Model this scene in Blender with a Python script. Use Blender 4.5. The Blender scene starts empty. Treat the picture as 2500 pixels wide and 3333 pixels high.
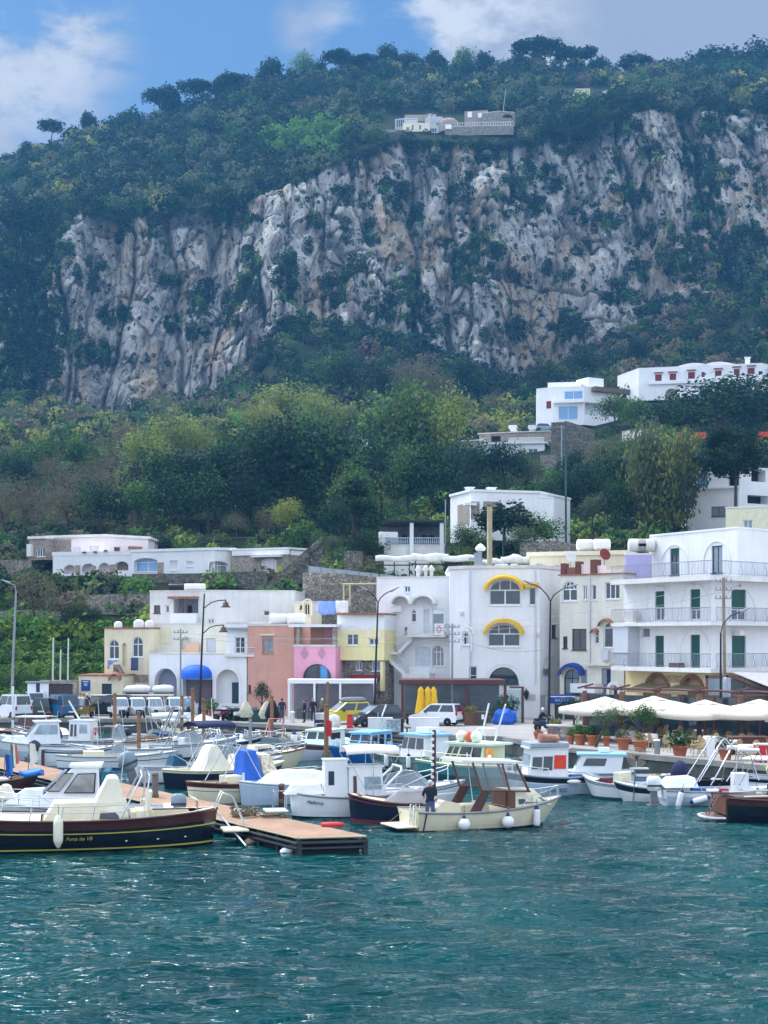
EXPO,SUN_E,SKY,CLOUD,HAZE=.95,1.55,.45,4.6,.00023
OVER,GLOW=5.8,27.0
WATER0,WATER1='003134','014343'
import bpy,math,random
import numpy as np
from mathutils import Vector,Matrix
SC=bpy.context.scene
COL=SC.collection
rnd=random.Random(11)
npr=np.random.RandomState(5)
PI=math.pi
FL,HZ,EYE=5000.0,2083.0,7.0
def P(px,py,D):
 return Vector(((px-1250)/FL*D,D,EYE+(HZ-py)/FL*D))
def G(px,py,z=0.0):
 return P(px,py,FL*(EYE-z)/(py-HZ))
def XD(px,D):
 return((px-1250)/FL*D,D)
def lin(c):
 c=c/255.0
 return c/12.92 if c<=0.04045 else((c+0.055)/1.055)**2.4
def hx(s):
 return(lin(int(s[0:2],16)),lin(int(s[2:4],16)),lin(int(s[4:6],16)))
MATS={}
def nd(t,kind,**kw):
 n=t.nodes.new(kind)
 for k,v in kw.items():
  setattr(n,k,v)
 return n
def mat(key,col='888888',rough=.6,metal=0.,var=.10,scale=3.,bump=0.,bscale=20.,streak=0.,spec=.4,emit=0.,randv=0.,coat=0.):
 """A painted or natural surface: base colour with soft blotches, optional vertical weather streaks and bump."""
 if key in MATS:
  return MATS[key]
 m=bpy.data.materials.new(key)
 m.use_nodes=True
 t=m.node_tree
 b=t.nodes['Principled BSDF']
 L=t.links.new
 c=hx(col)if isinstance(col,str)else col
 b.inputs['Roughness'].default_value=rough
 b.inputs['Metallic'].default_value=metal
 b.inputs['Specular IOR Level'].default_value=spec
 if coat:
  b.inputs['Coat Weight'].default_value=coat
 tc=nd(t,'ShaderNodeTexCoord')
 out=None
 def rgb(fac,lo,hi,prev):
  mx=nd(t,'ShaderNodeMix',data_type='RGBA',blend_type='MULTIPLY')
  mx.inputs[0].default_value=1
  rp=nd(t,'ShaderNodeMapRange')
  rp.inputs[1].default_value,rp.inputs[2].default_value=.3,.7
  rp.inputs[3].default_value,rp.inputs[4].default_value=lo,hi
  L(fac,rp.inputs[0])
  cc=nd(t,'ShaderNodeCombineColor')
  for i in range(3):
   L(rp.outputs[0],cc.inputs[i])
  L(cc.outputs[0],mx.inputs[7])
  if prev is None:
   mx.inputs[6].default_value=(*c,1)
  else:
   L(prev,mx.inputs[6])
  return mx.outputs[2]
 if var:
  n=nd(t,'ShaderNodeTexNoise')
  n.inputs['Scale'].default_value=scale
  n.inputs['Detail'].default_value=5
  L(tc.outputs['Object'],n.inputs['Vector'])
  out=rgb(n.outputs[0],1-var,1+var*.6,out)
 if streak:
  mp=nd(t,'ShaderNodeMapping')
  mp.inputs['Scale'].default_value=(3.0,3.0,.25)
  L(tc.outputs['Object'],mp.inputs[0])
  n=nd(t,'ShaderNodeTexNoise')
  n.inputs['Scale'].default_value=1.3
  n.inputs['Detail'].default_value=6
  n.inputs['Roughness'].default_value=.65
  L(mp.outputs[0],n.inputs['Vector'])
  out=rgb(n.outputs[0],1-streak,1.0,out)
 if randv:
  oi=nd(t,'ShaderNodeObjectInfo')
  out=rgb(oi.outputs['Random'],1-randv,1+randv,out)
 if out is None:
  b.inputs['Base Color'].default_value=(*c,1)
 else:
  L(out,b.inputs['Base Color'])
 if bump:
  n=nd(t,'ShaderNodeTexNoise')
  n.inputs['Scale'].default_value=bscale
  n.inputs['Detail'].default_value=4
  L(tc.outputs['Object'],n.inputs['Vector'])
  bp=nd(t,'ShaderNodeBump')
  bp.inputs['Strength'].default_value=bump
  bp.inputs['Distance'].default_value=.05
  L(n.outputs[0],bp.inputs['Height'])
  L(bp.outputs[0],b.inputs['Normal'])
 if emit:
  b.inputs['Emission Color'].default_value=(*c,1)
  b.inputs['Emission Strength'].default_value=emit
 MATS[key]=m
 return m
def glass_clear(key='clear_glass',tint=(.22,.27,.30),a=.16):
 if key in MATS:
  return MATS[key]
 m=bpy.data.materials.new(key)
 m.use_nodes=True
 t=m.node_tree
 b=t.nodes['Principled BSDF']
 b.inputs['Base Color'].default_value=(*tint,1)
 b.inputs['Roughness'].default_value=.04
 b.inputs['Alpha'].default_value=a
 b.inputs['Specular IOR Level'].default_value=.8
 MATS[key]=m
 return m
def tint_mat(key,rough=.75,trans=.0,bump=0):
 """Foliage whose own colour is stored per clump in the mesh attribute tint."""
 if key in MATS:
  return MATS[key]
 m=bpy.data.materials.new(key)
 m.use_nodes=True
 t=m.node_tree
 b=t.nodes['Principled BSDF']
 b.inputs['Roughness'].default_value=rough
 b.inputs['Specular IOR Level'].default_value=.15
 a=nd(t,'ShaderNodeAttribute',attribute_name='tint')
 t.links.new(a.outputs['Color'],b.inputs['Base Color'])
 tl=nd(t,'ShaderNodeBsdfTranslucent')
 t.links.new(a.outputs['Color'],tl.inputs['Color'])
 ms=nd(t,'ShaderNodeMixShader')
 ms.inputs[0].default_value=.38
 t.links.new(b.outputs[0],ms.inputs[1])
 t.links.new(tl.outputs[0],ms.inputs[2])
 t.links.new(ms.outputs[0],t.nodes['Material Output'].inputs['Surface'])
 MATS[key]=m
 return m
def stone_mat(key,cols,scale=1.6,mortar='4d4a46',bump=.5):
 """Rubble masonry: voronoi cells of varied colour with darker joints."""
 if key in MATS:
  return MATS[key]
 m=bpy.data.materials.new(key)
 m.use_nodes=True
 t=m.node_tree
 L=t.links.new
 b=t.nodes['Principled BSDF']
 b.inputs['Roughness'].default_value=.9
 tc=nd(t,'ShaderNodeTexCoord')
 mp=nd(t,'ShaderNodeMapping')
 mp.inputs['Scale'].default_value=(1,1,1.5)
 L(tc.outputs['Object'],mp.inputs[0])
 v=nd(t,'ShaderNodeTexVoronoi',feature='F1')
 v.inputs['Scale'].default_value=scale
 L(mp.outputs[0],v.inputs['Vector'])
 e=nd(t,'ShaderNodeTexVoronoi',feature='DISTANCE_TO_EDGE')
 e.inputs['Scale'].default_value=scale
 L(mp.outputs[0],e.inputs['Vector'])
 sp=nd(t,'ShaderNodeSeparateColor')
 L(v.outputs['Color'],sp.inputs[0])
 cr=nd(t,'ShaderNodeValToRGB')
 cr.color_ramp.elements[0].color=(*hx(cols[0]),1)
 cr.color_ramp.elements[1].color=(*hx(cols[-1]),1)
 for i,c in enumerate(cols[1:-1]):
  el=cr.color_ramp.elements.new((i+1)/(len(cols)-1))
  el.color=(*hx(c),1)
 L(sp.outputs[0],cr.inputs[0])
 st=nd(t,'ShaderNodeMapRange')
 st.inputs[1].default_value,st.inputs[2].default_value=.02,.09
 L(e.outputs['Distance'],st.inputs[0])
 mx=nd(t,'ShaderNodeMix',data_type='RGBA')
 mx.inputs[6].default_value=(*hx(mortar),1)
 L(st.outputs[0],mx.inputs[0])
 L(cr.outputs[0],mx.inputs[7])
 L(mx.outputs[2],b.inputs['Base Color'])
 bp=nd(t,'ShaderNodeBump')
 bp.inputs['Strength'].default_value=bump
 bp.inputs['Distance'].default_value=.08
 L(st.outputs[0],bp.inputs['Height'])
 L(bp.outputs[0],b.inputs['Normal'])
 MATS[key]=m
 return m
def thing(name,label,cat,loc=(0,0,0),rz=0.,group=None):
 o=bpy.data.objects.new(name,None)
 COL.objects.link(o)
 o.location=loc
 o.rotation_euler=(0,0,rz)
 o.empty_display_size=.2
 return tag(o,label,cat,group)
def tag(o,label,cat,group=None):
 o['label']=label
 o['category']=cat
 if group:
  o['group']=group
 return o
def kind(o,k):
 o['kind']=k
 return o
def dup(root,loc=None,rz=None,label=None,scale=None,group=None):
 r=root.copy()
 COL.objects.link(r)
 if loc is not None:
  r.location=loc
 if rz is not None:
  r.rotation_euler=(0,0,rz)
 if scale is not None:
  r.scale=scale if hasattr(scale,'__len__')else(scale,)*3
 if label:
  r['label']=label
 if group:
  r['group']=group
 for ch in list(root.children):
  c=ch.copy()
  COL.objects.link(c)
  c.parent=r
  for g in list(ch.children):
   d=g.copy()
   COL.objects.link(d)
   d.parent=c
 return r
class MB:
 """Collects shapes and links them as one mesh object."""
 def __init__(s):
  s.v,s.f,s.m,s.s=[],[],[],[]
 def add(s,vs,fs,mi=0,sm=False,M=None):
  b=len(s.v)
  s.v+=[tuple(M@Vector(v))for v in vs]if M is not None else[tuple(v)for v in vs]
  for f in fs:
   s.f.append(tuple(b+i for i in f))
   s.m.append(mi)
   s.s.append(sm)
  return s
 def box(s,x0,x1,y0,y1,z0,z1,mi=0,M=None):
  vs=[(x0,y0,z0),(x1,y0,z0),(x1,y1,z0),(x0,y1,z0),(x0,y0,z1),(x1,y0,z1),(x1,y1,z1),(x0,y1,z1)]
  return s.add(vs,[(0,3,2,1),(4,5,6,7),(0,1,5,4),(1,2,6,5),(2,3,7,6),(3,0,4,7)],mi,False,M)
 def cb(s,c,sz,mi=0,M=None):
  return s.box(c[0]-sz[0]/2,c[0]+sz[0]/2,c[1]-sz[1]/2,c[1]+sz[1]/2,c[2]-sz[2]/2,c[2]+sz[2]/2,mi,M)
 def loft(s,secs,mi=0,sm=True,closed=True,caps=True,M=None):
  n=len(secs[0])
  vs=[p for sec in secs for p in sec]
  fs=[]
  for k in range(len(secs)-1):
   for i in range(n if closed else n-1):
    j=(i+1)%n
    fs.append((k*n+i,k*n+j,(k+1)*n+j,(k+1)*n+i))
  s.add(vs,fs,mi,sm,M)
  if caps:
   s.add(secs[0],[tuple(range(n))[::-1]],mi,False,M)
   s.add(secs[-1],[tuple(range(n))],mi,False,M)
  return s
 def tube(s,pts,r,n=6,mi=0,r1=None,M=None,closed=False):
  pts=[Vector(p)for p in pts]
  secs=[]
  m=len(pts)
  for k,p in enumerate(pts):
   d=(pts[min(k+1,m-1)]-pts[max(k-1,0)])
   if d.length<1e-9:
    d=Vector((0,0,1))
   d.normalize()
   up=Vector((0,0,1))if abs(d.z)<.95 else Vector((1,0,0))
   a=d.cross(up).normalized()
   b=a.cross(d)
   rr=r if r1 is None else r+(r1-r)*k/max(1,m-1)
   secs.append([p+a*(rr*math.cos(t*2*PI/n))+b*(rr*math.sin(t*2*PI/n))for t in range(n)])
  return s.loft(secs,mi,True,True,True,M)
 def lathe(s,c,prof,n=16,mi=0,sm=True,M=None,caps=True):
  secs=[[(c[0]+r*math.cos(t*2*PI/n),c[1]+r*math.sin(t*2*PI/n),c[2]+z)for t in range(n)]for r,z in prof]
  return s.loft(secs,mi,sm,True,caps,M)
 def ell(s,c,r,n=14,k=8,mi=0,M=None):
  r=r if hasattr(r,'__len__')else(r,r,r)
  prof=[(max(1e-3,math.sin(PI*i/k)),-math.cos(PI*i/k))for i in range(k+1)]
  secs=[[(c[0]+r[0]*q*math.cos(t*2*PI/n),c[1]+r[1]*q*math.sin(t*2*PI/n),c[2]+r[2]*z)for t in range(n)]for q,z in prof]
  return s.loft(secs,mi,True,True,True,M)
 def prism(s,poly,vec,mi=0,M=None):
  vec=Vector(vec)
  a=[Vector(p)for p in poly]
  return s.loft([a,[p+vec for p in a]],mi,False,True,True,M)
 def quad(s,a,b,c,d,mi=0,M=None):
  return s.add([a,b,c,d],[(0,1,2,3)],mi,False,M)
 def build(s,name,mats,par=None,loc=None,rz=0.,bev=0.,solid=0.,fix=True):
  me=bpy.data.meshes.new(name)
  me.from_pydata(s.v,[],s.f)
  mats=mats if isinstance(mats,(list,tuple))else[mats]
  for m in mats:
   me.materials.append(m)
  me.polygons.foreach_set('material_index',s.m)
  me.polygons.foreach_set('use_smooth',s.s)
  if fix:
   import bmesh
   bm=bmesh.new()
   bm.from_mesh(me)
   bmesh.ops.recalc_face_normals(bm,faces=bm.faces)
   bm.to_mesh(me)
   bm.free()
  me.update()
  o=bpy.data.objects.new(name,me)
  COL.objects.link(o)
  if par is not None:
   o.parent=par
  if loc is not None:
   o.location=loc
  o.rotation_euler=(0,0,rz)
  if solid:
   md=o.modifiers.new('thickness','SOLIDIFY')
   md.thickness=solid
   md.offset=0
  if bev:
   md=o.modifiers.new('edges','BEVEL')
   md.width=bev
   md.segments=2
   md.limit_method='ANGLE'
  return o
def npmesh(name,V,Fq,mats,tint=None,smooth=False):
 """Mesh from numpy arrays; Fq is (n,4) or (n,3)."""
 me=bpy.data.meshes.new(name)
 k=Fq.shape[1]
 me.vertices.add(len(V))
 me.vertices.foreach_set('co',np.ascontiguousarray(V,dtype=np.float32).ravel())
 me.loops.add(Fq.size)
 me.loops.foreach_set('vertex_index',np.ascontiguousarray(Fq,dtype=np.int32).ravel())
 me.polygons.add(len(Fq))
 me.polygons.foreach_set('loop_start',np.arange(0,Fq.size,k,dtype=np.int32))
 me.polygons.foreach_set('use_smooth',np.full(len(Fq),smooth,dtype=bool))
 me.update(calc_edges=True)
 if tint is not None:
  a=me.color_attributes.new('tint','FLOAT_COLOR','POINT')
  t4=np.ones((len(V),4),dtype=np.float32)
  t4[:,:3]=tint
  a.data.foreach_set('color',t4.ravel())
 for m in(mats if isinstance(mats,(list,tuple))else[mats]):
  me.materials.append(m)
 return me
def link(name,me,par=None,loc=None):
 o=bpy.data.objects.new(name,me)
 COL.objects.link(o)
 if par is not None:
  o.parent=par
 if loc is not None:
  o.location=loc
 return o
LATER=[]
def letters(txt,size,m,par,M,name='lettering',depth=.006,align='CENTER',bold=0.):
 cu=bpy.data.curves.new(name,'FONT')
 cu.body=txt
 cu.size=size
 cu.extrude=depth
 cu.align_x=align
 cu.align_y='CENTER'
 cu.offset=bold
 cu.shear=.35 if txt[1:2].islower()else 0
 cu.materials.append(m)
 o=bpy.data.objects.new(name,cu)
 COL.objects.link(o)
 LATER.append(o)
 o.parent=par
 o.matrix_local=M
 return o
def _h(i,j,k,seed):
 n=(i.astype(np.int64)*374761393+j.astype(np.int64)*668265263+k.astype(np.int64)*2147483647+seed*144665)&0xffffffff
 n=((n^(n>>13))*1274126177)&0xffffffff
 n=(n^(n>>16))&0xffff
 return n/65535.0
def vnoise(x,y,z,seed=0):
 i,j,k=np.floor(x),np.floor(y),np.floor(z)
 u,v,w=x-i,y-j,z-k
 u,v,w=u*u*(3-2*u),v*v*(3-2*v),w*w*(3-2*w)
 r=0
 for a in(0,1):
  for b in(0,1):
   for c in(0,1):
    r=r+_h(i+a,j+b,k+c,seed)*(u if a else 1-u)*(v if b else 1-v)*(w if c else 1-w)
 return r
def fbm(x,y,z,seed=0,o=4,g=.5):
 r,a,t=0,1.,0
 for q in range(o):
  r=r+a*vnoise(x,y,z,seed+q*17)
  t+=a
  x,y,z,a=x*2.03+5.1,y*2.03+1.7,z*2.03+9.2,a*g
 return r/t
# ================================================================ camera, sky, sun
cam=bpy.data.cameras.new('camera')
camo=bpy.data.objects.new('camera',cam)
COL.objects.link(camo)
camo.location=(0,0,EYE)
camo.rotation_euler=(PI/2,0,0)
cam.sensor_fit='VERTICAL'
cam.sensor_height=24
cam.lens=FL/3333*24
cam.shift_y=(HZ-1666.5)/3333
cam.clip_end=5000
SC.camera=camo
SC.render.engine='CYCLES'
SC.cycles.use_denoising=True
SC.cycles.max_bounces=6
SC.cycles.diffuse_bounces=2
SC.cycles.glossy_bounces=3
SC.cycles.transparent_max_bounces=8
SC.cycles.volume_bounces=0
SC.view_settings.view_transform='Standard'
SC.view_settings.look='None'
SC.view_settings.exposure=EXPO
SC.view_settings.gamma=1
SUN_EL,SUN_AZ=math.radians(56),math.radians(-48)
sun=bpy.data.lights.new('sun','SUN')
sun.energy=SUN_E
sun.angle=math.radians(12)
sun.color=(1,.96,.90)
suno=bpy.data.objects.new('sun',sun)
COL.objects.link(suno)
sd=Vector((math.sin(SUN_AZ)*math.cos(SUN_EL),math.cos(SUN_AZ)*math.cos(SUN_EL),math.sin(SUN_EL)))
suno.rotation_euler=(-sd).to_track_quat('-Z','Y').to_euler()
world=bpy.data.worlds.new('World')
SC.world=world
world.use_nodes=True
wt=world.node_tree
WL=wt.links.new
bg=wt.nodes['Background']
sky=nd(wt,'ShaderNodeTexSky',sky_type='NISHITA',sun_disc=False,sun_elevation=SUN_EL,sun_rotation=SUN_AZ)
sky.air_density=1.3
sky.dust_density=.5
sky.ozone_density=3
wtc=nd(wt,'ShaderNodeTexCoord')
def wnoise(scale,detail,rough,mapscale,off=(0,0,0),dist=0.):
 mp=nd(wt,'ShaderNodeMapping')
 mp.inputs['Scale'].default_value=mapscale
 mp.inputs['Location'].default_value=off
 WL(wtc.outputs['Generated'],mp.inputs[0])
 n=nd(wt,'ShaderNodeTexNoise')
 n.inputs['Scale'].default_value=scale
 n.inputs['Detail'].default_value=detail
 n.inputs['Roughness'].default_value=rough
 n.inputs['Distortion'].default_value=dist
 WL(mp.outputs[0],n.inputs['Vector'])
 return n.outputs[0]
def wmath(op,a,b=None,c=None):
 n=nd(wt,'ShaderNodeMath',operation=op)
 for i,v in enumerate((a,b,c)):
  if v is None:
   continue
  if isinstance(v,(int,float)):
   n.inputs[i].default_value=v
  else:
   WL(v,n.inputs[i])
 return n.outputs[0]
def wrange(v,a,b,c=0.,d=1.,smooth=True):
 n=nd(wt,'ShaderNodeMapRange',interpolation_type='SMOOTHSTEP' if smooth else 'LINEAR')
 WL(v,n.inputs[0])
 for i,q in enumerate((a,b,c,d)):
  n.inputs[i+1].default_value=q
 return n.outputs[0]
def wblob(dirv,rad,soft):
 """1 near a direction of the sky, falling to 0: where a bank of cloud stands."""
 d=Vector(dirv).normalized()
 dp=nd(wt,'ShaderNodeVectorMath',operation='DOT_PRODUCT')
 WL(wtc.outputs['Generated'],dp.inputs[0])
 dp.inputs[1].default_value=d
 return wrange(dp.outputs['Value'],math.cos(rad+soft),math.cos(max(.001,rad-soft)))
def sdir(px,py):
 return((px-1250)/FL,1,(HZ-py)/FL)
n1=wnoise(9,8,.58,(1,1,1.9),(3.1,0,1.2),.25)
n2=wnoise(3.2,7,.6,(1,1,1.6),(7.7,1,4.2))
n3=wnoise(26,6,.6,(1,1,2.2),(2,2,2))
left=wblob(sdir(30,70),.064,.028)
left2=wblob(sdir(-40,470),.018,.010)
right=wblob(sdir(2350,-150),.17,.05)
wisp=wblob(sdir(1030,60),.020,.014)
nn=wmath('ADD',wmath('MULTIPLY',n1,.7),wmath('MULTIPLY',n3,.3))
m_left=wmath('MULTIPLY',left,wrange(nn,.44,.56,.02,1.))
m_l2=wmath('MULTIPLY',left2,wrange(nn,.3,.5))
m_right=wrange(wmath('ADD',right,wmath('MULTIPLY',wmath('SUBTRACT',nn,.5),2.2)),.30,.62)
m_wisp=wmath('MULTIPLY',wisp,wrange(nn,.47,.66,0.,.8))
sep=nd(wt,'ShaderNodeSeparateXYZ')
WL(wtc.outputs['Generated'],sep.inputs[0])
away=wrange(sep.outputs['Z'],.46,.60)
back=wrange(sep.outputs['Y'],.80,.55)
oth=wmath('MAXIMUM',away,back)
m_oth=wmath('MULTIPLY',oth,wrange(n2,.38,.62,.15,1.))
cm=wmath('MAXIMUM',wmath('MAXIMUM',m_left,m_l2),wmath('MAXIMUM',m_right,m_wisp))
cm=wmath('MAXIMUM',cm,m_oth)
edge=wmath('MULTIPLY',wblob(sdir(1450,130),.055,.045),wrange(nn,.38,.54))
ccol=nd(wt,'ShaderNodeMix',data_type='RGBA')
ccol.inputs[6].default_value=(*[c*CLOUD for c in(.40,.47,.62)],1)
ccol.inputs[7].default_value=(*[c*CLOUD for c in(.80,.85,.95)],1)
WL(wmath('MAXIMUM',wmath('MULTIPLY',edge,1.1),wmath('MAXIMUM',wmath('MULTIPLY',left,wrange(nn,.44,.62,.30,.85)),wmath('MAXIMUM',wmath('MULTIPLY',m_wisp,.4),wmath('MULTIPLY',oth,wrange(n2,.45,.7,.35,.9))))),ccol.inputs[0])
smul=nd(wt,'ShaderNodeMix',data_type='RGBA',blend_type='MULTIPLY')
smul.inputs[0].default_value=1
WL(sky.outputs[0],smul.inputs[6])
smul.inputs[7].default_value=(SKY*.74,SKY*.95,SKY*1.16,1)
mixc=nd(wt,'ShaderNodeMix',data_type='RGBA')
WL(cm,mixc.inputs[0])
WL(smul.outputs[2],mixc.inputs[6])
WL(ccol.outputs[2],mixc.inputs[7])
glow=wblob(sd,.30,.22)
gain=wmath('ADD',wmath('MULTIPLY',oth,OVER),wmath('MULTIPLY',glow,GLOW))  # oth term is added fill light: brightens the unseen sky outside the view
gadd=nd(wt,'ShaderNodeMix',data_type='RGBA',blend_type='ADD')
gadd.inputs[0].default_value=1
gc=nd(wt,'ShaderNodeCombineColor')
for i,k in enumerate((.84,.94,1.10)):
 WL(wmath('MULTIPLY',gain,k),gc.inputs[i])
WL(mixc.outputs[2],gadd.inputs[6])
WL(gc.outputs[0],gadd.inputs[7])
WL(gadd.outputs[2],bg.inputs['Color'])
bg.inputs['Strength'].default_value=.1
# ================================================================ the mountain
ROWS=[(128,[(-600,2317),(3100,2317)]),(141,[(-600,2075),(300,2070),(900,2075),(3100,2075)]),(164,[(-600,1905),(0,1905),(500,1895),(1000,1895),(1300,1865),(1750,1830),(2100,1790),(2500,1740),(3100,1700)]),(182,[(-600,1872),(0,1872),(500,1880),(1000,1868),(1300,1840),(1750,1790),(2100,1760),(2500,1710),(3100,1670)]),(196,[(-600,1800),(0,1800),(500,1765),(1000,1745),(1250,1800),(1500,1750),(1800,1710),(2100,1690),(2500,1650),(3100,1620)]),(240,[(-600,1640),(0,1630),(500,1605),(1000,1590),(1250,1650),(1500,1610),(1800,1570),(2100,1510),(2500,1480),(3100,1450)]),(310,[(-600,1500),(0,1495),(500,1460),(1000,1450),(1250,1480),(1500,1490),(1800,1405),(2100,1325),(2500,1290),(3100,1250)]),(390,[(-600,1420),(0,1410),(500,1410),(750,1350),(1000,1250),(1250,1250),(1500,1290),(1700,1320),(1900,1270),(2100,1220),(2500,1170),(3100,1120)]),(452,[(-600,1320),(0,1300),(150,1340),(300,1375),(723,1300),(830,1190),(904,1075),(964,1070),(1266,1125),(1537,1215),(1688,1272),(1853,1210),(2004,1120),(2230,1045),(2471,915),(3100,840)]),(492,[(-600,740),(0,715),(241,680),(633,690),(829,633),(995,588),(1145,500),(1281,455),(1658,467),(1884,418),(2064,335),(2230,352),(2366,345),(2500,335),(3100,325)]),(560,[(-600,690),(0,620),(256,550),(512,500),(844,430),(1055,390),(1266,340),(1447,340),(1748,330),(1959,320),(2260,290),(2500,285),(3100,270)]),(645,[(-600,700),(-300,640),(0,552),(256,458),(512,380),(678,330),(844,280),(1055,255),(1266,217),(1447,235),(1748,225),(1959,250),(2260,222),(2500,218),(3100,205)]),(730,[(-600,820),(0,720),(512,560),(1266,400),(3100,380)]),]
NSUB=[6,10,5,6,10,12,14,14,250,16,16,5]
PXC=np.arange(-560,3060,4.0)
rowpy=np.array([np.interp(PXC,[a for a,b in r],[b for a,b in r])for d,r in ROWS])
k9=np.ones(9)/9
rowpy=np.array([np.convolve(np.pad(r,4,'edge'),k9,'valid')for r in rowpy])
rowd=np.array([d for d,r in ROWS],dtype=float)
rowz=EYE+(HZ-rowpy)/FL*rowd[:,None]
gy,gz,gm=[],[],[]
for i,n in enumerate(NSUB):
 for q in range(n+(i==len(NSUB)-1)):
  t=q/n
  gy.append(np.full(len(PXC),rowd[i]*(1-t)+rowd[i+1]*t))
  gz.append(rowz[i]*(1-t)+rowz[i+1]*t)
  e=0.
  if i==8:
   e=min(1,t/.05,(1-t)/.05)
  gm.append(np.full(len(PXC),e))
GY,GZ,GM=np.array(gy),np.array(gz),np.array(gm)
GX=(PXC[None,:]-1250)/FL*GY
_w=fbm(GX/30,GZ/30,GY*0,3,3)-.5
xs=GX+_w*8
def crack(n,w):
 return np.exp(-np.abs(2*n-1)/w)
big=fbm(xs/34,GZ/120,GY*0+2,21,3)
cr1=crack(fbm(xs/15,GZ/75,GY*0+5,41,3),.07)
cr2=crack(fbm(xs/6,GZ/26,GY*0+6,45,3),.09)
cr3=crack(fbm(xs/12,GZ/11,GY*0+9,49,3),.06)
slab=np.floor(fbm(xs/9,GZ/45,GY*0+1,57,2)*9)/9
fine=fbm(xs/1.7,GZ/3.2,GY*0+8,61,4)
shelf=fbm(GX/16,GZ/9,GY*0+3,91,3)
edgew=np.clip(GM,0,1)
disp=edgew*((big-.5)*34-cr1*7-cr2*3.2-cr3*3+(slab-.5)*18+(fine-.5)*4.5+(shelf-.5)*6)
soft=(1-edgew)*(fbm(GX/22,GY/22,GZ*0,33,3)-.5)*np.clip((GY-140)/60,0,1)*6
PY_=GY-disp*.92
PX_=GX*(PY_/GY)+edgew*(fbm(GX/7,GZ/12,GY*0,77,3)-.5)*3
PZ_=GZ+soft*.6+disp*.12
NR,NC=GY.shape
V=np.stack([PX_,PY_,PZ_],-1).reshape(-1,3)
idx=np.arange(NR*NC).reshape(NR,NC)
Fq=np.stack([idx[:-1,:-1],idx[:-1,1:],idx[1:,1:],idx[1:,:-1]],-1).reshape(-1,4)
m=bpy.data.materials.new('limestone_and_soil')
m.use_nodes=True
MATS['limestone_and_soil']=m
t=m.node_tree
L=t.links.new
b=t.nodes['Principled BSDF']
b.inputs['Roughness'].default_value=.95
b.inputs['Specular IOR Level'].default_value=.1
tc=nd(t,'ShaderNodeTexCoord')
def tn(scale,detail,ms,off=(0,0,0),rough=.6,dist=0.):
 mp=nd(t,'ShaderNodeMapping')
 mp.inputs['Scale'].default_value=ms
 mp.inputs['Location'].default_value=off
 L(tc.outputs['Object'],mp.inputs[0])
 n=nd(t,'ShaderNodeTexNoise')
 n.inputs['Scale'].default_value=scale
 n.inputs['Detail'].default_value=detail
 n.inputs['Roughness'].default_value=rough
 n.inputs['Distortion'].default_value=dist
 L(mp.outputs[0],n.inputs['Vector'])
 return n.outputs[0]
def ramp(fac,stops):
 cr=nd(t,'ShaderNodeValToRGB')
 els=cr.color_ramp.elements
 els[0].position,els[0].color=stops[0][0],(*hx(stops[0][1]),1)
 els[1].position,els[1].color=stops[-1][0],(*hx(stops[-1][1]),1)
 for p,c in stops[1:-1]:
  e=els.new(p)
  e.color=(*hx(c),1)
 L(fac,cr.inputs[0])
 return cr.outputs[0]
def mixc_(fac,a,b_,bt='MIX'):
 mx=nd(t,'ShaderNodeMix',data_type='RGBA',blend_type=bt)
 L(fac,mx.inputs[0])if not isinstance(fac,float)else setattr(mx.inputs[0],'default_value',fac)
 for i,q in((6,a),(7,b_)):
  if isinstance(q,str):
   mx.inputs[i].default_value=(*hx(q),1)
  else:
   L(q,mx.inputs[i])
 return mx.outputs[2]
def mr(v,a,b_,c=0.,d=1.):
 n=nd(t,'ShaderNodeMapRange',interpolation_type='SMOOTHSTEP')
 L(v,n.inputs[0])
 for i,q in enumerate((a,b_,c,d)):
  n.inputs[i+1].default_value=q
 return n.outputs[0]
grey=ramp(tn(.11,9,(1,1,.45),dist=.15),[(.26,'545352'),(.40,'918f8c'),(.52,'b8b5b0'),(.66,'d6d2cb')])
ochre=mr(tn(.045,5,(1.5,1.5,.35),(40,0,7)),.48,.63,0,.6)
rock=mixc_(ochre,grey,ramp(tn(.2,6,(1.6,1.6,.3)),[(.3,'8f7356'),(.5,'b59a74'),(.7,'c9a878')]))
drk=mr(tn(.5,7,(1.8,1.8,.14),(3,9,0),.68,.1),.55,.64,0,.7)
rock=mixc_(drk,rock,'3c3c40')
pits=mr(tn(.55,6,(1,1,.8),(9,2,0),.72),.56,.61,0,.85)
rock=mixc_(pits,rock,'26322c')
at=nd(t,'ShaderNodeAttribute',attribute_name='tint')
sepa=nd(t,'ShaderNodeSeparateColor')
L(at.outputs['Color'],sepa.inputs[0])
soil=ramp(tn(.18,6,(1,1,1)),[(.3,'1e2a1a'),(.55,'2e3a22'),(.8,'46452f')])
L(mixc_(sepa.outputs[0],soil,rock),b.inputs['Base Color'])
bpn=nd(t,'ShaderNodeBump')
bpn.inputs['Strength'].default_value=.9
bpn.inputs['Distance'].default_value=2.4
L(tn(.5,10,(1.5,1.5,.4),(1,5,3),.74),bpn.inputs['Height'])
L(bpn.outputs[0],b.inputs['Normal'])
tintm=np.zeros((NR*NC,3))
tintm[:,0]=edgew.ravel()
me=npmesh('mountain',V,Fq,m,tintm,False)
kind(link('mountain',me),'structure')
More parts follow.
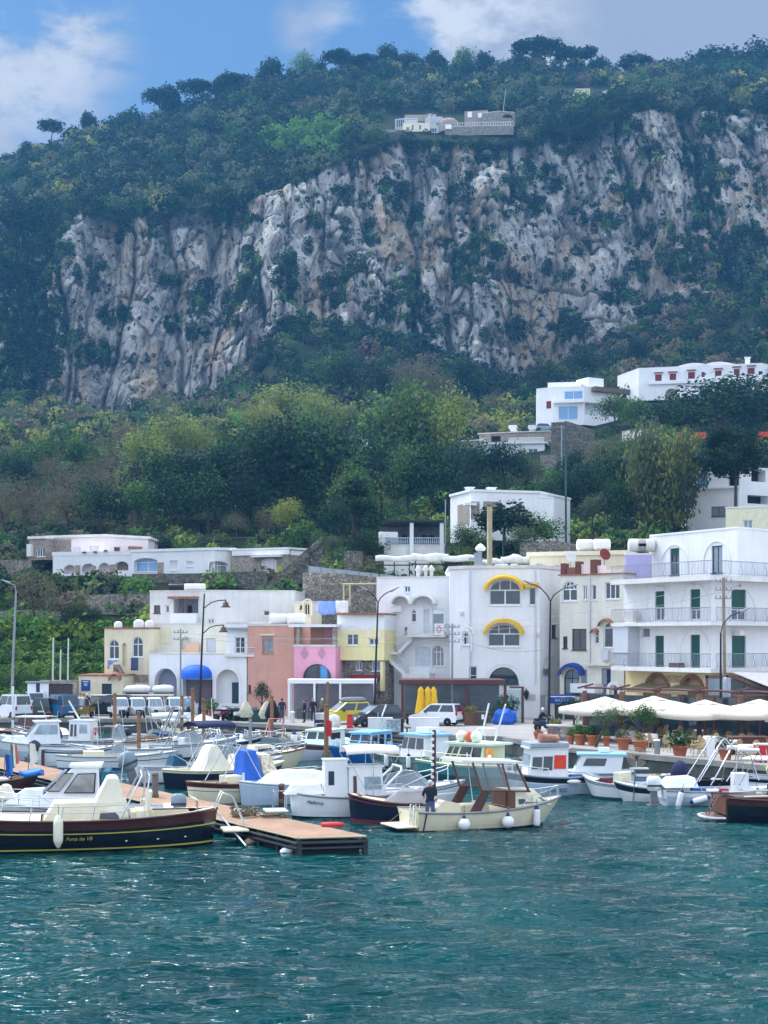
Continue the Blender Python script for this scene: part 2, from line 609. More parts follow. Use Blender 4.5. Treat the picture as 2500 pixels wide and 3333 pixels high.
def ground_D(px,py):
 d=[float(np.interp(px,PXC,r))for r in rowpy]
 for i in range(len(d)-1):
  if d[i+1]<=py<=d[i]:
   t_=(d[i]-py)/max(1e-6,d[i]-d[i+1])
   z0,z1=EYE+(HZ-d[i])/FL*rowd[i],EYE+(HZ-d[i+1])/FL*rowd[i+1]
   a0,a1=(HZ-d[i]),(HZ-d[i+1])
   k=(HZ-py)/FL
   den=(z1-z0)-k*(rowd[i+1]-rowd[i])
   s_=(k*rowd[i]+EYE-z0)/den if abs(den)>1e-9 else t_
   s_=min(1,max(0,s_))
   return rowd[i]+(rowd[i+1]-rowd[i])*s_
 return rowd[-2]
def ground_z(x,y):
 px=1250+x/y*FL
 z=[float(np.interp(px,PXC,r))for r in rowz]
 return float(np.interp(y,rowd,z))
# ================================================================ foliage
def tmpl(n,leaf,seed,shell=.55,up=.35,flat=1.):
 """n leaf cards spread through a unit ball, more of them near its surface."""
 r=np.random.RandomState(seed)
 d=r.normal(size=(n,3))
 d/=np.linalg.norm(d,axis=1)[:,None]
 rad=(shell+(1-shell)*r.rand(n)**.6)*(1+.18*np.sin(d[:,0]*5+seed)*np.cos(d[:,2]*4))
 c=d*rad[:,None]
 c[:,2]*=flat
 nrm=d+r.normal(size=(n,3))*.65+np.array([0,0,up])
 nrm/=np.linalg.norm(nrm,axis=1)[:,None]
 a=np.cross(nrm,r.normal(size=(n,3)))
 a/=np.linalg.norm(a,axis=1)[:,None]
 b_=np.cross(nrm,a)
 s1=(leaf*(.55+.9*r.rand(n)))[:,None]
 s2=s1*(.5+.5*r.rand(n))[:,None]
 q=np.stack([c+a*s1,c+b_*s2,c-a*s1*.9,c-b_*s2*1.1],1)
 return q.reshape(-1,3)
TM=[tmpl(64,.30,s)for s in range(6)]
TMF=[tmpl(170,.15,20+s)for s in range(5)]
def clumps(name,pos,rad,sq,tint,tms=TM):
 pos,rad,sq,tint=map(np.asarray,(pos,rad,sq,tint))
 vs,ts=[],[]
 for i in range(len(pos)):
  T_=tms[i%len(tms)]
  a=npr.rand()*6.283
  c_,s_=math.cos(a),math.sin(a)
  x=T_[:,0]*c_-T_[:,1]*s_
  y=T_[:,0]*s_+T_[:,1]*c_
  v=np.stack([x*rad[i],y*rad[i],T_[:,2]*rad[i]*sq[i]],1)+pos[i]
  vs.append(v)
  j=np.repeat(1+.30*(npr.rand(len(v)//4)-.5),4)
  ts.append(tint[i][None,:]*j[:,None])
 V_=np.concatenate(vs)
 Fq_=np.arange(len(V_)).reshape(-1,4)
 return npmesh(name,V_,Fq_,tint_mat('foliage'),np.concatenate(ts))
GRN={'dark':'1c3226','pine':'213a2e','mid':'38582e','olive':'5c6840','lime':'7c9240','spring':'868c46','bare':'665c4e','grey':'586450','bright':'56803a'}
def gcol(k,j=.14):
 c=np.array(hx(GRN[k]))
 return c*(1+j*(npr.rand()*2-1))*np.array([1+.08*(npr.rand()-.5),1,1+.08*(npr.rand()-.5)])
def pick(w):
 ks=list(w)
 x=npr.rand()*sum(w.values())
 for k in ks:
  x-=w[k]
  if x<=0:
   return k
 return ks[-1]
def surf(fi,fj):
 i,j=int(fi),int(fj)
 return np.array([PX_[i,j],PY_[i,j],PZ_[i,j]])
RS=np.cumsum([0]+NSUB)
def wood(name,r0,r1,n,rr,w,label,px0=-540,px1=3040,test=None,lift=.5,sqr=(.75,1.15),tms=TM):
 pos,rad,sq,ti=[],[],[],[]
 for q in range(n):
  for tr in range(6):
   fi=r0+(r1-r0)*npr.rand()
   fj=np.interp(px0+(px1-px0)*npr.rand(),PXC,np.arange(NC))
   p=surf(min(fi,NR-1),fj)
   pxx,pyy=1250+p[0]/p[1]*FL,HZ-(p[2]-EYE)/p[1]*FL
   if test is None or test(pxx,pyy):
    break
  else:
   continue
  k=pick(w(pxx,pyy)if callable(w)else w)
  R_=rr[0]+(rr[1]-rr[0])*npr.rand()
  pos.append(p+np.array([0,0,R_*lift]))
  rad.append(R_)
  sq.append(sqr[0]+(sqr[1]-sqr[0])*npr.rand())
  ti.append(gcol(k))
 o=link(name,clumps(name,pos,rad,sq,ti,tms))
 return kind(tag(o,label,'wood'),'stuff')
def up_w(px,py):
 s=float(vnoise(np.array([px/150.]),np.array([py/90.]),np.array([.5]),4)[0])
 w={'dark':4.2,'pine':1.6,'mid':1.2,'grey':1.2,'olive':.35,'spring':.1}
 if s>.62:
  w['spring']+=.5;w['olive']+=.9;w['bare']=.9
 if 870<px<1130 and 420<py<520:
  w={'bright':4,'mid':1}
 return w
def top_clear(px,py):
 return not(1225<px<1690 and 372<py<475 or 1735<px<2000 and 286<py<350)
wood('upper_woods',RS[9],RS[11]+2,2700,(2.0,4.4),up_w,'dense dark evergreen woods on the slope above the grey cliff',tms=TMF,test=top_clear)
VEG=[(60,860,150,170),(100,1080,110,150),(40,1010,90,200),(294,890,40,45),(392,1025,55,28),(300,1160,55,45),(543,912,28,28),(663,980,42,46),(814,905,30,90),(934,920,36,80),(1115,655,26,55),(1205,776,35,50),(1160,866,28,28),(1093,950,38,42),(980,1075,90,30),(407,723,25,55),(497,738,20,40),(716,693,55,36),(800,715,30,50),(1416,520,25,20),(1597,490,40,50),(1732,573,80,48),(1717,663,66,50),(1295,625,42,42),(1355,686,30,36),(1551,851,72,75),(1453,790,25,18),(1318,957,55,45),(1378,1060,50,55),(1800,904,36,28),(1981,716,42,46),(2049,633,55,36),(2003,543,35,22),(1838,467,42,56),(2034,422,32,56),(2117,512,28,46),(2305,618,52,140),(2320,422,46,46),(2260,844,85,80),(2426,799,60,66),(2267,543,40,76),(2079,866,36,26),(2034,972,46,32),(2154,1017,100,56),(2425,437,42,26),(2101,753,36,26),(1868,1062,60,46),(1672,1062,36,36),(2177,754,28,38),(640,1080,40,26),(760,1010,28,60),(560,1040,22,40),(1240,1010,40,30),(2390,960,80,70),(30,700,120,60),(180,740,40,50),(1000,820,20,40),(1480,640,20,30),(1900,800,30,24)]
def inveg(px,py):
 q=float(fbm(np.array([px/45.]),np.array([py/45.]),np.array([.3]),8,3)[0])
 for a,b_,c,d in VEG:
  if((px-a)/c)**2+((py-b_)/d)**2<4.4*q-1.15+.3*npr.rand():
   return True
 return q>.70 and px>900
wood('cliff_scrub',RS[8],RS[9],3400,(.9,2.3),{'dark':4,'pine':2,'mid':1.6,'bright':.6,'spring':.12},'dark scrub rooted in the gullies and ledges of the cliff',test=inveg,lift=.05,tms=TMF[:3])
wood('gully_woods',RS[8]-6,RS[9]+3,900,(1.4,3.2),{'dark':4,'pine':2,'mid':1.2},'dark woods filling the gully left of the bare cliff',px1=205,test=lambda x,y:x<150+70*float(vnoise(np.array([x/60.]),np.array([y/40.]),np.array([.2]),6)[0])+max(0,60-abs(y-900)*.2)*0,lift=.1,tms=TMF)
def small_ok(px,py):
 return px>1150 or npr.rand()<.45
wood('rim_scrub',RS[9]-6,RS[9]+4,550,(.7,1.9),{'dark':4,'pine':2,'mid':1.4,'olive':.5},'dark scrub hanging over the upper rim of the cliff',px0=150,lift=.1,tms=TMF)
wood('ledge_bushes',RS[8],RS[9],1700,(.4,1.1),{'dark':3,'pine':2,'mid':2,'olive':.6},'small bushes dotted over the bare rock of the cliff',test=small_ok,lift=.1)
BOXES=[(90,1735,490,1885),(420,1775,1015,1890),(985,1830,1300,2010),(1215,1670,1475,1830),(1450,1570,1810,1800),(1740,1210,2070,1400),(2070,1165,2510,1310),(1460,1365,1840,1510),(1165,1415,1235,1470),(2225,1500,2520,1760),(0,1810,110,1890),(150,1925,490,2045),(0,1975,235,2035),(480,1850,880,1960),(1690,1750,1900,1800),(1795,1370,1935,1480),(2020,1395,2095,1445),(2195,1400,2305,1435)]
def houses_clear(px,py):
 return not any(a-12<px<c+12 and d-40<py<d+16 for a,b_,c,d in BOXES)
def low_w(px,py):
 if py>1330:
  return{'spring':1.4,'olive':1.6,'mid':1.4,'dark':1.6,'bare':1.2,'bright':.5}
 return{'dark':3.5,'pine':1.6,'mid':1.3,'bare':1.3,'olive':.8}
wood('woods_below_cliff',RS[6]+2,RS[8]+4,1500,(1.8,3.8),low_w,'dark woods along the foot of the cliff',tms=TMF,test=lambda x,y:houses_clear(x,y))
def ter_w(px,py):
 if px<380:
  return{'bright':3,'lime':1.4,'mid':1}if py>2050 else{'dark':2,'mid':1.6,'olive':1.4,'bare':1.6,'bright':.5}
 return{'bright':1.6,'mid':2,'olive':1.2,'lime':.7,'dark':1,'bare':.5}
wood('hillside_scrub',RS[1],RS[6]+4,3000,(.7,1.9),ter_w,'mixed green scrub over the terraced lower hillside',lift=.2,test=houses_clear,tms=TMF)
wood('grassy_bank',0,RS[1]+2,1500,(.4,.9),{'bright':2.4,'lime':1.6,'mid':1},'bright green grassy bank behind the car park',px0=-500,px1=380,lift=.1,tms=TMF)
def crown_mesh(name,kind_,seed,lobes,leaf_n,leaf,cols):
 r=np.random.RandomState(seed)
 vs,ts=[],[]
 for k in range(lobes):
  if kind_=='round':
   d=r.normal(size=3);d/=np.linalg.norm(d);d[2]=abs(d[2])*.9-.25
   c=d*(.30+.38*r.rand());c[2]=c[2]*1.0+.62;R_=.26+.2*r.rand();f=.85
  elif kind_=='umbrella':
   a=r.rand()*6.283;q=.72*math.sqrt(r.rand())
   c=np.array([q*math.cos(a),q*math.sin(a),.80+.16*(1-q*q)+.08*r.rand()]);R_=.20+.13*r.rand();f=.55
  elif kind_=='weeping':
   a=r.rand()*6.283;h=r.rand();q=(.18+.52*math.sin(PI*min(1,.25+.75*(1-h))))*(.5+.5*r.rand())
   c=np.array([q*math.cos(a)*.7,q*math.sin(a)*.7,.15+.85*h]);R_=.13+.07*r.rand();f=1.5
  elif kind_=='cedar':
   a=r.rand()*6.283;h=r.rand();q=.62*math.sin(PI*(.18+.70*h))*math.sqrt(r.rand())
   c=np.array([q*math.cos(a),q*math.sin(a),.46+.52*h]);R_=.13+.10*r.rand();f=.55
  elif kind_=='conifer':
   a=r.rand()*6.283;h=r.rand()**.8;q=(.55*(1-h)+.10)*(.45+.55*r.rand())
   c=np.array([q*math.cos(a),q*math.sin(a),.22+.80*h]);R_=.13+.09*r.rand();f=.55
  else:
   a=r.rand()*6.283;q=.5*math.sqrt(r.rand())
   c=np.array([q*math.cos(a),q*math.sin(a),.3+.6*r.rand()]);R_=.22+.15*r.rand();f=.9
  T_=tmpl(leaf_n,leaf/R_,seed*50+k,.45,.3)
  v=T_*np.array([R_,R_,R_*f])+c
  vs.append(v)
  col=np.array(hx(GRN[cols[k%len(cols)]]))*(.82+.36*r.rand())
  ts.append(np.repeat((1+.22*(r.rand(leaf_n)-.5)),4)[:,None]*col[None,:])
 V_=np.concatenate(vs)
 if leaf>=.05:
  V_=V_/V_[:,2].max()
 return npmesh(name,V_,np.arange(len(V_)).reshape(-1,4),tint_mat('foliage'),np.concatenate(ts))
def trunk_mesh(name,h,r_,seed,branches=4,spread=.35,top=.75):
 rr=random.Random(seed)
 mb=MB()
 pts=[(0,0,-.08),(rr.uniform(-.02,.02),rr.uniform(-.02,.02),h*.35),(rr.uniform(-.04,.04),rr.uniform(-.04,.04),h)]
 mb.tube(pts,r_,7,0,r_*.55)
 for k in range(branches):
  a=k*6.283/branches+rr.random()
  z=h*rr.uniform(.55,.95)
  mb.tube([(0,0,z),(spread*.5*math.cos(a),spread*.5*math.sin(a),z+(top-z)*.5),(spread*math.cos(a),spread*math.sin(a),top)],r_*.5,5,0,r_*.2)
 o=mb.build(name,mat('bark','4a3d33',.95,var=.3,scale=6))
 me_=o.data
 bpy.data.objects.remove(o)
 return me_
CR={}
for i in range(3):
 CR['dark',i]=crown_mesh('crown','round',101+i,22,130,.030,['dark','pine','dark','mid'])
 CR['green',i]=crown_mesh('crown','round',111+i,22,130,.030,['mid','bright','mid','olive'])
 CR['spring',i]=crown_mesh('crown','round',121+i,24,120,.028,['spring','lime','olive','spring'])
 CR['bare',i]=crown_mesh('crown','round',131+i,20,90,.022,['bare','bare','olive','bare'])
 CR['umbrella',i]=crown_mesh('crown','umbrella',141+i,26,110,.028,['pine','dark','pine'])
 CR['olive',i]=crown_mesh('crown','round',151+i,16,110,.030,['grey','olive','mid','grey'])
for i in range(2):
 CR['ridge',i]=crown_mesh('crown','round',191+i,24,90,.055,['dark','pine','dark'])
 CR['ridgeumb',i]=crown_mesh('crown','umbrella',195+i,30,80,.05,['pine','dark','dark'])
CR['weeping',0]=crown_mesh('crown','weeping',161,130,130,.017,['olive','grey','grey','spring'])
CR['conifer',0]=crown_mesh('crown','conifer',171,42,60,.032,['pine','dark','dark','mid'])
CR['cedar',0]=crown_mesh('crown','cedar',181,46,130,.028,['pine','dark','dark'])
CR['cedar',1]=crown_mesh('crown','cedar',182,50,130,.028,['pine','dark','mid'])
TR={'round':trunk_mesh('trunk',.6,.035,1),'umbrella':trunk_mesh('trunk',.72,.03,2,6,.5,.86),'thin':trunk_mesh('trunk',.75,.02,3,5,.3,.9)}
def tree(px,py,top,kd,label,group=None,wide=1.,D=None,name='tree',trunk='round',v=None,cat='tree'):
 """A tree standing where the ground is seen at (px, py), reaching up to the row top."""
 D=D or ground_D(px,py)
 base=P(px,py,D)
 h=(py-top)/FL*D
 root=thing(name,label,cat,base,rnd.random()*6.28,group)
 vv=[k for k in CR if k[0]==kd]
 key=vv[rnd.randrange(len(vv))]if v is None else(kd,v)
 link('crown',CR[key],root)
 link('trunk',TR[trunk],root)
 root.scale=(h*wide*.66,h*wide*.66,h)
 return root
SKYLINE=[(170,455,405,'umbrella',1.5),(290,440,368,'dark',1.),(520,385,300,'umbrella',1.2),(555,380,280,'dark',1.),(630,352,272,'umbrella',1.3),(728,325,240,'dark',1.2),(765,320,255,'umbrella',1.3),(880,290,198,'dark',1.25),(985,285,200,'green',1.),(1035,280,205,'dark',.9),(1110,268,180,'umbrella',1.3),(1190,250,190,'umbrella',1.2),(1262,245,145,'dark',1.),(1330,245,170,'dark',1.),(1420,250,168,'dark',1.1),(1510,250,180,'green',1.),(1580,255,172,'dark',1.1),(1690,255,178,'dark',1.),(1755,250,143,'umbrella',1.5),(1880,262,163,'umbrella',1.2),(1945,268,184,'dark',1.),(2060,270,193,'umbrella',1.3),(2110,265,196,'dark',1.),(2190,262,208,'dark',1.1),(2330,275,148,'dark',1.5),(2300,270,165,'dark',1.2),(2475,268,136,'dark',1.4),(2540,262,150,'dark',1.3),(20,560,505,'dark',1.2),(95,520,470,'dark',1.2),(230,470,418,'dark',1.2),(430,420,355,'dark',1.1)]
for px,py,top,kd,w in SKYLINE:
 tree(px,py+12,top-12,{'dark':'ridge','umbrella':'ridgeumb'}.get(kd,kd),'dark umbrella pine standing against the sky on the ridge' if kd=='umbrella' else 'bushy evergreen tree on the skyline of the mountain','pines along the ridge' if kd=='umbrella' else 'bushy trees along the ridge',w,D=640,name='pine_tree' if kd=='umbrella' else 'evergreen_tree',trunk='umbrella' if kd=='umbrella' else 'round')
MIDS=[(930,1420,1275,'spring',1.7),(1040,1440,1300,'spring',1.5),(840,1450,1330,'spring',1.4),(1130,1430,1340,'green',1.3),(560,1520,1370,'spring',1.4),(470,1560,1420,'spring',1.4),(380,1540,1400,'bare',1.4),(640,1510,1390,'spring',1.4),(250,1560,1440,'green',1.4),(130,1570,1440,'green',1.4),(40,1600,1490,'dark',1.4),(180,1640,1510,'bare',1.4),(300,1650,1510,'bare',1.4),(420,1680,1520,'bare',1.4),(520,1690,1500,'dark',1.3),(610,1690,1490,'dark',1.3),(700,1690,1480,'dark',1.3),(780,1690,1470,'dark',1.3),(870,1700,1440,'dark',1.2),(960,1690,1400,'dark',1.2),(1060,1690,1410,'dark',1.2),(920,1640,1500,'bare',1.5),(80,1740,1590,'bare',1.4),(10,1760,1600,'bare',1.4),(220,1750,1600,'bare',1.3),(330,1750,1590,'dark',1.3),(450,1745,1590,'green',1.3),(560,1735,1570,'dark',1.3),(680,1730,1560,'dark',1.3),(790,1720,1560,'dark',1.2),(1100,1700,1500,'green',1.2),(1010,1710,1560,'dark',1.3),(820,1590,1410,'dark',1.2),(1000,1560,1370,'green',1.2),(1340,1590,1300,'green',1.05),(1260,1600,1340,'green',1.0),(1420,1590,1310,'spring',.9),(1240,1690,1470,'dark',1.1),(1330,1690,1490,'green',1.1),(1410,1680,1470,'dark',1.1),(1480,1600,1460,'dark',1.2),(1560,1610,1460,'dark',1.2),(1640,1600,1460,'dark',1.2),(1720,1590,1490,'olive',1.2),(1160,1760,1560,'green',1.1),(1120,1790,1640,'dark',1.1),(1350,1380,1290,'spring',1.3),(1500,1360,1290,'olive',1.3),(1620,1350,1285,'bare',1.4),(1700,1340,1270,'dark',1.4),(1440,1350,1240,'bare',1.2),(1320,1340,1200,'bare',1.1),(1390,1340,1190,'bare',1.),(1520,1300,1180,'dark',1.3),(1250,1310,1190,'dark',1.3),(1120,1300,1180,'dark',1.4),(1780,1300,1190,'dark',1.2),(1900,1240,1140,'dark',1.3),(2060,1200,1110,'dark',1.3),(1870,1590,1480,'dark',1.2),(1960,1610,1460,'bare',1.1),(1880,1680,1530,'dark',1.2),(2000,1660,1490,'dark',1.2),(2040,1560,1440,'green',1.1),(1830,1700,1560,'dark',1.1),(2060,1700,1570,'dark',1.1),(2000,1400,1300,'green',1.3),(2070,1410,1310,'green',1.3),(2240,1530,1420,'green',1.2),(2160,1490,1400,'green',1.2)]
KL={'spring':('yellow green budding tree in the mixed wood above the villas','yellow green trees of the lower wood'),'green':('full mid green tree in the lower wood','mid green trees of the lower wood'),'dark':('dark evergreen tree in the lower wood','dark trees of the lower wood'),'bare':('brownish half bare tree in the lower wood','half bare trees of the lower wood'),'olive':('grey green olive tree on the slope below the terraced houses','olive trees on the slope')}
for px,py,top,kd,w in MIDS:
 lb,gp=KL[kd]
 tree(px,py,top,kd,lb,gp,w,name='tree' if kd!='olive' else 'olive_tree')
tree(2165,1760,1425,'weeping','tall weeping grey green eucalyptus in front of the modern white house',wide=1.08,D=172,name='eucalyptus_tree',trunk='thin')
tree(2335,1445,1250,'dark','broad dark pine spreading below the long white villa with red shutters',wide=2.0,D=262,name='pine_tree',v=0)
tree(2475,1440,1236,'dark','dark pine at the right edge of the photo under the long white villa',wide=1.7,D=270,name='pine_tree',v=1)
tree(2180,1430,1318,'dark','low spreading pine left of the broad dark pine',wide=1.9,D=255,name='pine_tree',v=2)
tree(2395,1650,1405,'cedar','dark cedar with a bare reddish leaning trunk beside the modern white house',wide=1.35,D=166,name='cedar_tree',trunk='umbrella',v=0)
tree(1645,1765,1622,'ridge','round dark bush in front of the white villa with stone panels',wide=1.75,D=158)
tree(1545,1810,1735,'green','low green shrub under the stone panels of the white villa',wide=1.8,D=158)
tree(1500,1800,1720,'olive','grey green shrub at the left foot of the panel villa',wide=1.3,D=158)
tree(1740,1800,1690,'green','leafy green shrub below the low white wing of the panel villa',wide=1.9,D=159)
tree(1690,1800,1725,'olive','pale feathery tree left of the cream roofed house',wide=1.6,D=150)
tree(1930,1720,1630,'olive','rounded grey green tree below the tall green pole',wide=1.4,D=175)
tree(2010,1770,1590,'dark','dark cypress-like tree left of the eucalyptus',wide=.75,D=172)
tree(1185,1830,1740,'dark','dark umbrella shaped pine left of the pergola terrace',wide=1.5,D=160,trunk='umbrella')
tree(1150,1800,1560,'conifer','layered dark conifer left of the pergola terrace',wide=1.15,D=175,name='conifer_tree')
tree(1035,1800,1735,'green','bright green climber tree beside the sloping fence',wide=.9,D=160)
tree(1080,1810,1750,'olive','grey green olive behind the sloping fence',wide=1.4,D=163,name='olive_tree')
tree(930,1740,1640,'spring','feathery yellow green tree on the terrace behind the stone villa',wide=1.3,D=192)
tree(770,1745,1680,'bare','small dark leaning tree on the terrace behind the white villa',wide=1.5,D=192)
tree(860,1745,1670,'bare','bare branched tree between the feathery tree and the leaning one',wide=1.3,D=192)
tree(415,1800,1730,'dark','rounded shrub behind the roof of the pink villa',wide=1.2,D=192)
tree(110,2050,1880,'bare','leafless straw coloured tree below the stone retaining wall',wide=1.2,D=142)
tree(240,2050,1985,'dark','dark round bush on the bank below the stone retaining wall',wide=1.7,D=142,name='bush',cat='bush')
tree(305,2040,1990,'dark','smaller dark bush on the bank beside the cream house',wide=1.6,D=141,name='bush',cat='bush')
for i,px in enumerate((-10,40,95,150,205)):
 tree(px,2275,2190+(i%2)*6,'green','clipped bright green hedge shrub behind the parked vans','hedge shrubs behind the car park',1.0,D=127,name='hedge_shrub',cat='shrub')
# ================================================================ sea and quay
def wave(X,Y):
 z=np.zeros_like(X)
 r=np.random.RandomState(3)
 for k in range(26):
  lam=.5*(7.5/.5)**r.rand()
  a=r.normal()*.55+1.45
  q=2*PI/lam
  z+=.0072*lam**.9*np.sin(q*(X*math.cos(a)+Y*math.sin(a))+r.rand()*6.28)
 return z
wx=np.linspace(-34,34,420)
wy=np.concatenate([np.linspace(8,66,520),np.linspace(66.3,126,220)])
WX,WY=np.meshgrid(wx,wy)
amp=np.clip(1.25-WY/90,.25,1)*(1+.5*(fbm(WX/9,WY/14,WX*0,8,2)-.5))
WZ=wave(WX,WY)*amp
idx=np.arange(WX.size).reshape(WX.shape)
Fq=np.stack([idx[:-1,:-1],idx[:-1,1:],idx[1:,1:],idx[1:,:-1]],-1).reshape(-1,4)
m=bpy.data.materials.new('sea_water')
m.use_nodes=True
MATS['sea_water']=m
t=m.node_tree
L=t.links.new
b=t.nodes['Principled BSDF']
b.inputs['Roughness'].default_value=.035
b.inputs['IOR'].default_value=1.33
b.inputs['Specular IOR Level'].default_value=.26
tc=nd(t,'ShaderNodeTexCoord')
L(ramp(tn(.12,3,(1,.6,1)),[(.35,WATER0),(.65,WATER1)]),b.inputs['Base Color'])
h1=tn(.95,3,(.8,1.5,1),(3,1,0),.5,.4)
h2=tn(3.2,2,(.8,1.5,1),(7,2,0),.5,.2)
ad=nd(t,'ShaderNodeMath',operation='MULTIPLY_ADD')
L(h2,ad.inputs[0])
ad.inputs[1].default_value=.11
L(h1,ad.inputs[2])
bpn=nd(t,'ShaderNodeBump')
bpn.inputs['Strength'].default_value=1
bpn.inputs['Distance'].default_value=.46
L(ad.outputs[0],bpn.inputs['Height'])
L(bpn.outputs[0],b.inputs['Normal'])
kind(link('water',npmesh('water',np.stack([WX,WY,WZ],-1).reshape(-1,3),Fq,m,None,True)),'structure')
o=MB().quad((-900,-60,-.5),(900,-60,-.5),(900,128,-.5),(-900,128,-.5)).build('sea_water',m)
kind(o,'structure')
QUAY=[(-120,119),(-29,117),(-17,117),(-7.3,109),(0,100.6),(3.9,97),(7.4,95.5),(9.6,87),(18.4,73.5),(31,54),(60,10)]
concrete=mat('quay_concrete','8e8a84',.9,var=.25,scale=.6,bump=.3,bscale=9)
wallm=mat('quay_wall_stone','5b5b55',.85,var=.45,scale=.8,bump=.6,bscale=4,streak=.5)
asph=mat('quay_paving','9a9691',.92,var=.16,scale=.35,bump=.15,bscale=12)
mb=MB()
poly=[(x,y,.93)for x,y in QUAY]+[(200,10,.93),(200,150,.93),(-200,150,.93),(-200,119,.93)]
mb.add(poly,[tuple(range(len(poly)))],0)
kind(mb.build('quay',asph),'structure')
mb=MB()
for(x0,y0),(x1,y1)in zip(QUAY[:-1],QUAY[1:]):
 mb.add([(x0,y0+.06,-1),(x1,y1+.06,-1),(x1,y1+.06,.75),(x0,y0+.06,.75)],[(0,1,2,3)])
kind(tag(mb.build('quay_wall',wallm),'dark weathered stone face of the harbour quay','quay wall'),'structure')
mb=MB()
for(x0,y0),(x1,y1)in zip(QUAY[:-1],QUAY[1:]):
 d=Vector((x1-x0,y1-y0,0)).normalized()
 n=Vector((-d.y,d.x,0))
 a,c=Vector((x0,y0,0)),Vector((x1,y1,0))
 for zz in(0,):
  mb.loft([[p-n*.06+Vector((0,0,.72)),p+n*.55+Vector((0,0,.72)),p+n*.55+Vector((0,0,1.0)),p-n*.06+Vector((0,0,1.0))]for p in(a,c)],0,False)
kind(mb.build('quay_kerb',concrete),'structure')
# ================================================================ buildings
white=mat('white_plaster','e9e9ea',.85,var=.07,scale=.45,streak=.09,bump=.12,bscale=6)
white2=mat('old_white_plaster','e2e0dd',.88,var=.10,scale=.7,streak=.14,bump=.15,bscale=6)
cream=mat('cream_plaster','e6dcc0',.88,var=.08,scale=.6,streak=.14,bump=.15,bscale=6)
palecream=mat('pale_cream_plaster','e4e0d2',.88,var=.08,scale=.6,streak=.13,bump=.15,bscale=6)
yellowp=mat('yellow_plaster','ecdfa6',.88,var=.06,scale=.6,streak=.08)
pinkp=mat('pink_plaster','e6a4bb',.88,var=.06,scale=.7,streak=.08)
palepink=mat('pale_pink_plaster','eee0dd',.88,var=.06,scale=.7,streak=.08)
terra=mat('terracotta_plaster','d2a08e',.9,var=.10,scale=.7,streak=.12)
lilac=mat('lilac_plaster','b9b2dc',.88,var=.05)
coping_m=mat('coping','d4d0c8',.85,var=.15,scale=1.5)
tilem=mat('roof_tiles','9a6a54',.9,var=.3,scale=5)
frame_w=mat('white_frame','e8ebee',.5,var=.03)
frame_b=mat('brown_frame','5a4034',.6,var=.15)
pane_m=mat('window_glass','2c3a44',.06,var=.35,scale=1.2,spec=.7)
pane_l=mat('pale_curtained_glass','7d8c98',.08,var=.3,scale=1.6,spec=.7)
dark_in=mat('dark_interior','1c1e22',.9,var=.2)
greenb=mat('green_blind','0f4a40',.6,var=.12,scale=4)
blued=mat('blue_green_door','1e3c4c',.55,var=.15)
browndoor=mat('brown_door','4a3028',.6,var=.2)
reds=mat('dark_red_shutter','7c1c22',.6,var=.1)
greyd=mat('pale_grey_door','c4c8d0',.6,var=.05)
railm=mat('grey_rail','8b93a0',.5,metal=.4,var=.05)
railw=mat('white_rail','dfe3e8',.5,var=.03)
stone=stone_mat('rubble_stone',['6f685e','8d857a','a59d90','7b7368'],3.2)
stone_f=stone_mat('fine_rubble_stone',['8c7f72','a5988a','b5aa9c','95897b'],5,'75695e')
stone_d=stone_mat('dark_rubble_stone',['4f4d47','6a665d','7f7a70','5a574f'],2.8,'3c3c38')
yellow_cloth=mat('yellow_cloth','dcae1e',.8,var=.08)
blue_cloth=mat('blue_cloth','1c5fd0',.7,var=.06)
navy_cloth=mat('navy_cloth','1c3f8c',.75,var=.06)
white_cloth=mat('white_cloth','e9e7e2',.85,var=.05)
wood_d=mat('dark_red_wood','552e2a',.55,var=.2,scale=4)
iron=mat('black_iron','1d2027',.5,metal=.3,var=.1)
galv=mat('galvanised_steel','8f969c',.45,metal=.6,var=.12)
def arc(u0,u1,z1,ah,n=12):
 uc,ru=(u0+u1)/2,(u1-u0)/2
 return[(uc-ru*math.cos(PI*i/n),z1-ah+ah*math.sin(PI*i/n))for i in range(n+1)]
